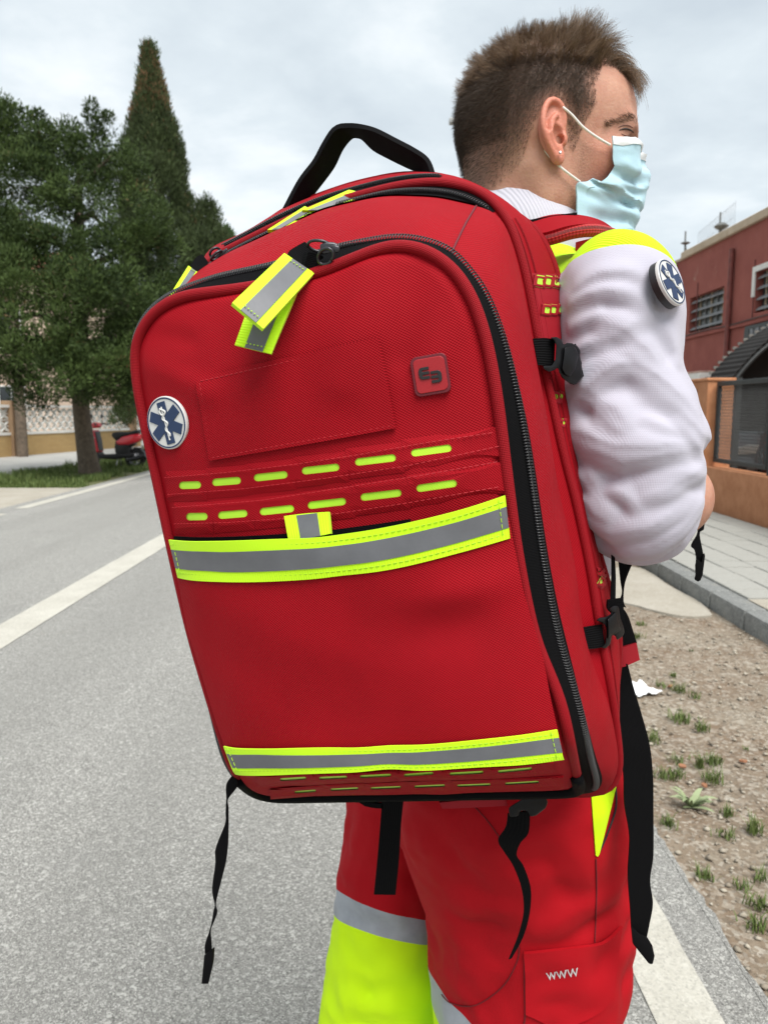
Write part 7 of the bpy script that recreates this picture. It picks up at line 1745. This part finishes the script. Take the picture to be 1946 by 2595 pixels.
# WWW on the pocket
tcu = bpy.data.curves.new('www', 'FONT'); tcu.body = 'WWW'; tcu.resolution_u = 3; tcu.offset = .012; tcu.space_character = 1.14; to_ = bpy.data.objects.new('www', tcu); C.objects.link(to_)
dg = bpy.context.evaluated_depsgraph_get(); tm = bpy.data.meshes.new_from_object(to_.evaluated_get(dg)); bpy.data.objects.remove(to_)
bm = bmesh.new(); bm.from_mesh(tm); bmesh.ops.triangulate(bm, faces=bm.faces); bmesh.ops.subdivide_edges(bm, edges=[e for e in bm.edges if e.calc_length() > .15], cuts=2); bm.verts.index_update()
tv = np.array([v.co for v in bm.verts]); tf = [[v.index for v in f.verts] for f in bm.faces]; bm.free()
u_ = (tv[:, 0]-tv[:, 0].min())/np.ptp(tv[:, 0]); v_ = (tv[:, 1]-tv[:, 1].min())/np.ptp(tv[:, 1])
TP_ = np.array([onto(tbv, 1000+(906+a*187-b_*9)/2.37, 2250+(532-a*27-b_*49)/2.37, .0060, .84)[0] for a, b_ in zip(u_, v_)])
o = put('lettering', TP_, tf, simple('white_print', (.74, .72, .72), rough=.7), cpk, smooth=False)
for v_i, el in enumerate((rP[-1], lP[-1])):
    q = np.array([el[0], el[1], .0]); f_ = np.array([.94, .34, 0]); vv_ = Vol(q+np.array([-.14, -.14, -.005]), q+np.array([.24, .2, .13]), .006); X, Y, Z = vv_.X, vv_.Y, vv_.Z
    D = cap(X, Y, Z, q-f_*.02+np.array([0, 0, .045]), q+f_*.13+np.array([0, 0, .032]), .045, .036); D = smin(D, cap(X, Y, Z, q+np.array([0, 0, .12]), q+np.array([0, 0, .04]), .05, .05), .03); D = np.maximum(D, -(Z-.002))
    vv_.D = D.astype(np.float32); a, c_ = vv_.mesh(); put('shoe', a, c_, M_SHOE)
# ------------------------------------------------------------------ face mask
k0 = lambda x, y: (1100+x/2.765, y/2.765)
MR = [[(1232,966),(1290,983),(1345,1010),(1402,1060),(1466,1086)], [(1236,1040),(1300,1062),(1350,1082),(1412,1102),(1477,1126)], [(1243,1120),(1310,1142),(1360,1160),(1424,1180),(1488,1204)], [(1254,1188),(1320,1228),(1370,1248),(1430,1268),(1495,1286)],
      [(1172,1270),(1270,1295),(1340,1318),(1420,1338),(1488,1352)], [(1090,1274),(1210,1320),(1310,1360),(1400,1392),(1470,1416)], [(994,1284),(1130,1352),(1260,1410),(1360,1440),(1440,1468)], [(996,1380),(1110,1430),(1220,1472),(1310,1500),(1392,1530)], [(998,1480),(1090,1510),(1180,1545),(1270,1572),(1340,1586)], [(1000,1560),(1080,1585),(1150,1610),(1230,1632),(1296,1630)]]
HY = canal[1]+.075; rowsP = []
for k, row in enumerate(MR):
    lft = .062 if k < 4 else .066; pts_ = []
    for j, p in enumerate(row):
        s = j/4; yl_ = -lft*(1-s**1.9)-.010; o_h, d_h = hl_(EYE), ray(*k0(*p))@HR; q = o_h+d_h*((yl_-o_h[1])/d_h[1]); pts_.append(q)
    near = np.array(pts_); farp = near[::-1].copy(); farp[:, 1] *= -1
    if k >= 4: farp[:, 0] = np.maximum(farp[:, 0], near[-1][0]-.06)
    rowsP.append(spline(np.concatenate([near, farp]), 36))
MPt = np.array(rowsP); MPt = np.stack([spline(MPt[:, j], 44) for j in range(36)], 1)
def headd(P):
    q = (P-vh.lo)/vh.h; i = np.clip(np.round(q).astype(int), 1, vh.n-2); g = np.stack([vh.D[i[..., 0]+1, i[..., 1], i[..., 2]]-vh.D[i[..., 0]-1, i[..., 1], i[..., 2]], vh.D[i[..., 0], i[..., 1]+1, i[..., 2]]-vh.D[i[..., 0], i[..., 1]-1, i[..., 2]], vh.D[i[..., 0], i[..., 1], i[..., 2]+1]-vh.D[i[..., 0], i[..., 1], i[..., 2]-1]], -1)
    return vh.D[i[..., 0], i[..., 1], i[..., 2]], g/(np.linalg.norm(g, axis=-1)[..., None]+1e-9)
for _ in range(8):
    d_, g_ = headd(MPt); MPt = MPt+g_*np.clip(.0078-d_, 0, .01)[..., None]
MPt = hw_(MPt)
Nm = np.cross(np.gradient(MPt, axis=0), np.gradient(MPt, axis=1)); Nm /= np.linalg.norm(Nm, axis=2)[..., None]
if (Nm*(MPt-HO)).sum() < 0: Nm = -Nm
vv = np.linspace(0, 1, 44)[:, None]; uu = np.linspace(0, 1, 36)[None, :]; an_ = np.minimum(uu, 1-uu)*2
pleat = 1.5*.0016*np.sin(2*PI*(vv*5.2+.25*an_))*np.clip(an_*2.2, 0, 1)+.0042*np.exp(-((vv-.44-.20*an_)/.035)**2)*np.clip(an_*3, 0, 1)*(an_ < .98)-.0048*np.exp(-((vv-.52-.22*an_)/.04)**2)+.0026*np.exp(-((vv-.66-.16*an_)/.035)**2)-.002*np.exp(-((vv-.30-.1*an_)/.04)**2)
jg = nz3(MPt.reshape(-1, 3), 45, 2.).reshape(44, 36)*.0016
MPt = MPt+Nm*(pleat*(1-.8*an_**3)+jg*(1-.6*an_**3))[..., None]
mk = sheet('face_mask', (MPt-MB_off), .0012, M_MASK, man)
a_ = MPt[:5]+Nm[:5]*.0008; sheet('white_hem', a_[[0, 1, 2, 3]]-MB_off, .0004, M_MASKW, mk)
sheet('side_hem', (MPt[26:42, 0:3]+Nm[26:42, 0:3]*.0009)-MB_off, .0004, M_MASK, mk)
def hd_tube(name, pts, Ys, r, m, parent):
    P = spline(np.array([atY(*k0(*p), y) for p, y in zip(pts, Ys)]), 30)-MB_off; b = MB(); b.tube(P, r, 8); return b.build(name, m, parent, smooth=True)
eY = HY-.078
hd_tube('ear_loop', [(880,735),(908,757),(965,806),(1042,890),(1140,962),(1232,1016)], [eY+.004,eY-.001,eY+.002,eY+.004,eY+.007,HY-.066], .0014, M_LOOP, mk)
hd_tube('ear_loop', [(770,1045),(790,1072),(842,1132),(920,1200),(1022,1275)], [eY+.006,eY+.004,eY+.004,eY+.004,HY-.070], .0013, M_LOOP, mk)
b = MB(); p = atY(*k0(881, 1070), HY-.086)-MB_off; b.lathe([(0,-.0018),(.0013,-.0013),(.0018,0),(.0013,.0013),(0,.0018)], 10, tuple(p)); b.build('earring', M_JEWEL, man, smooth=True)
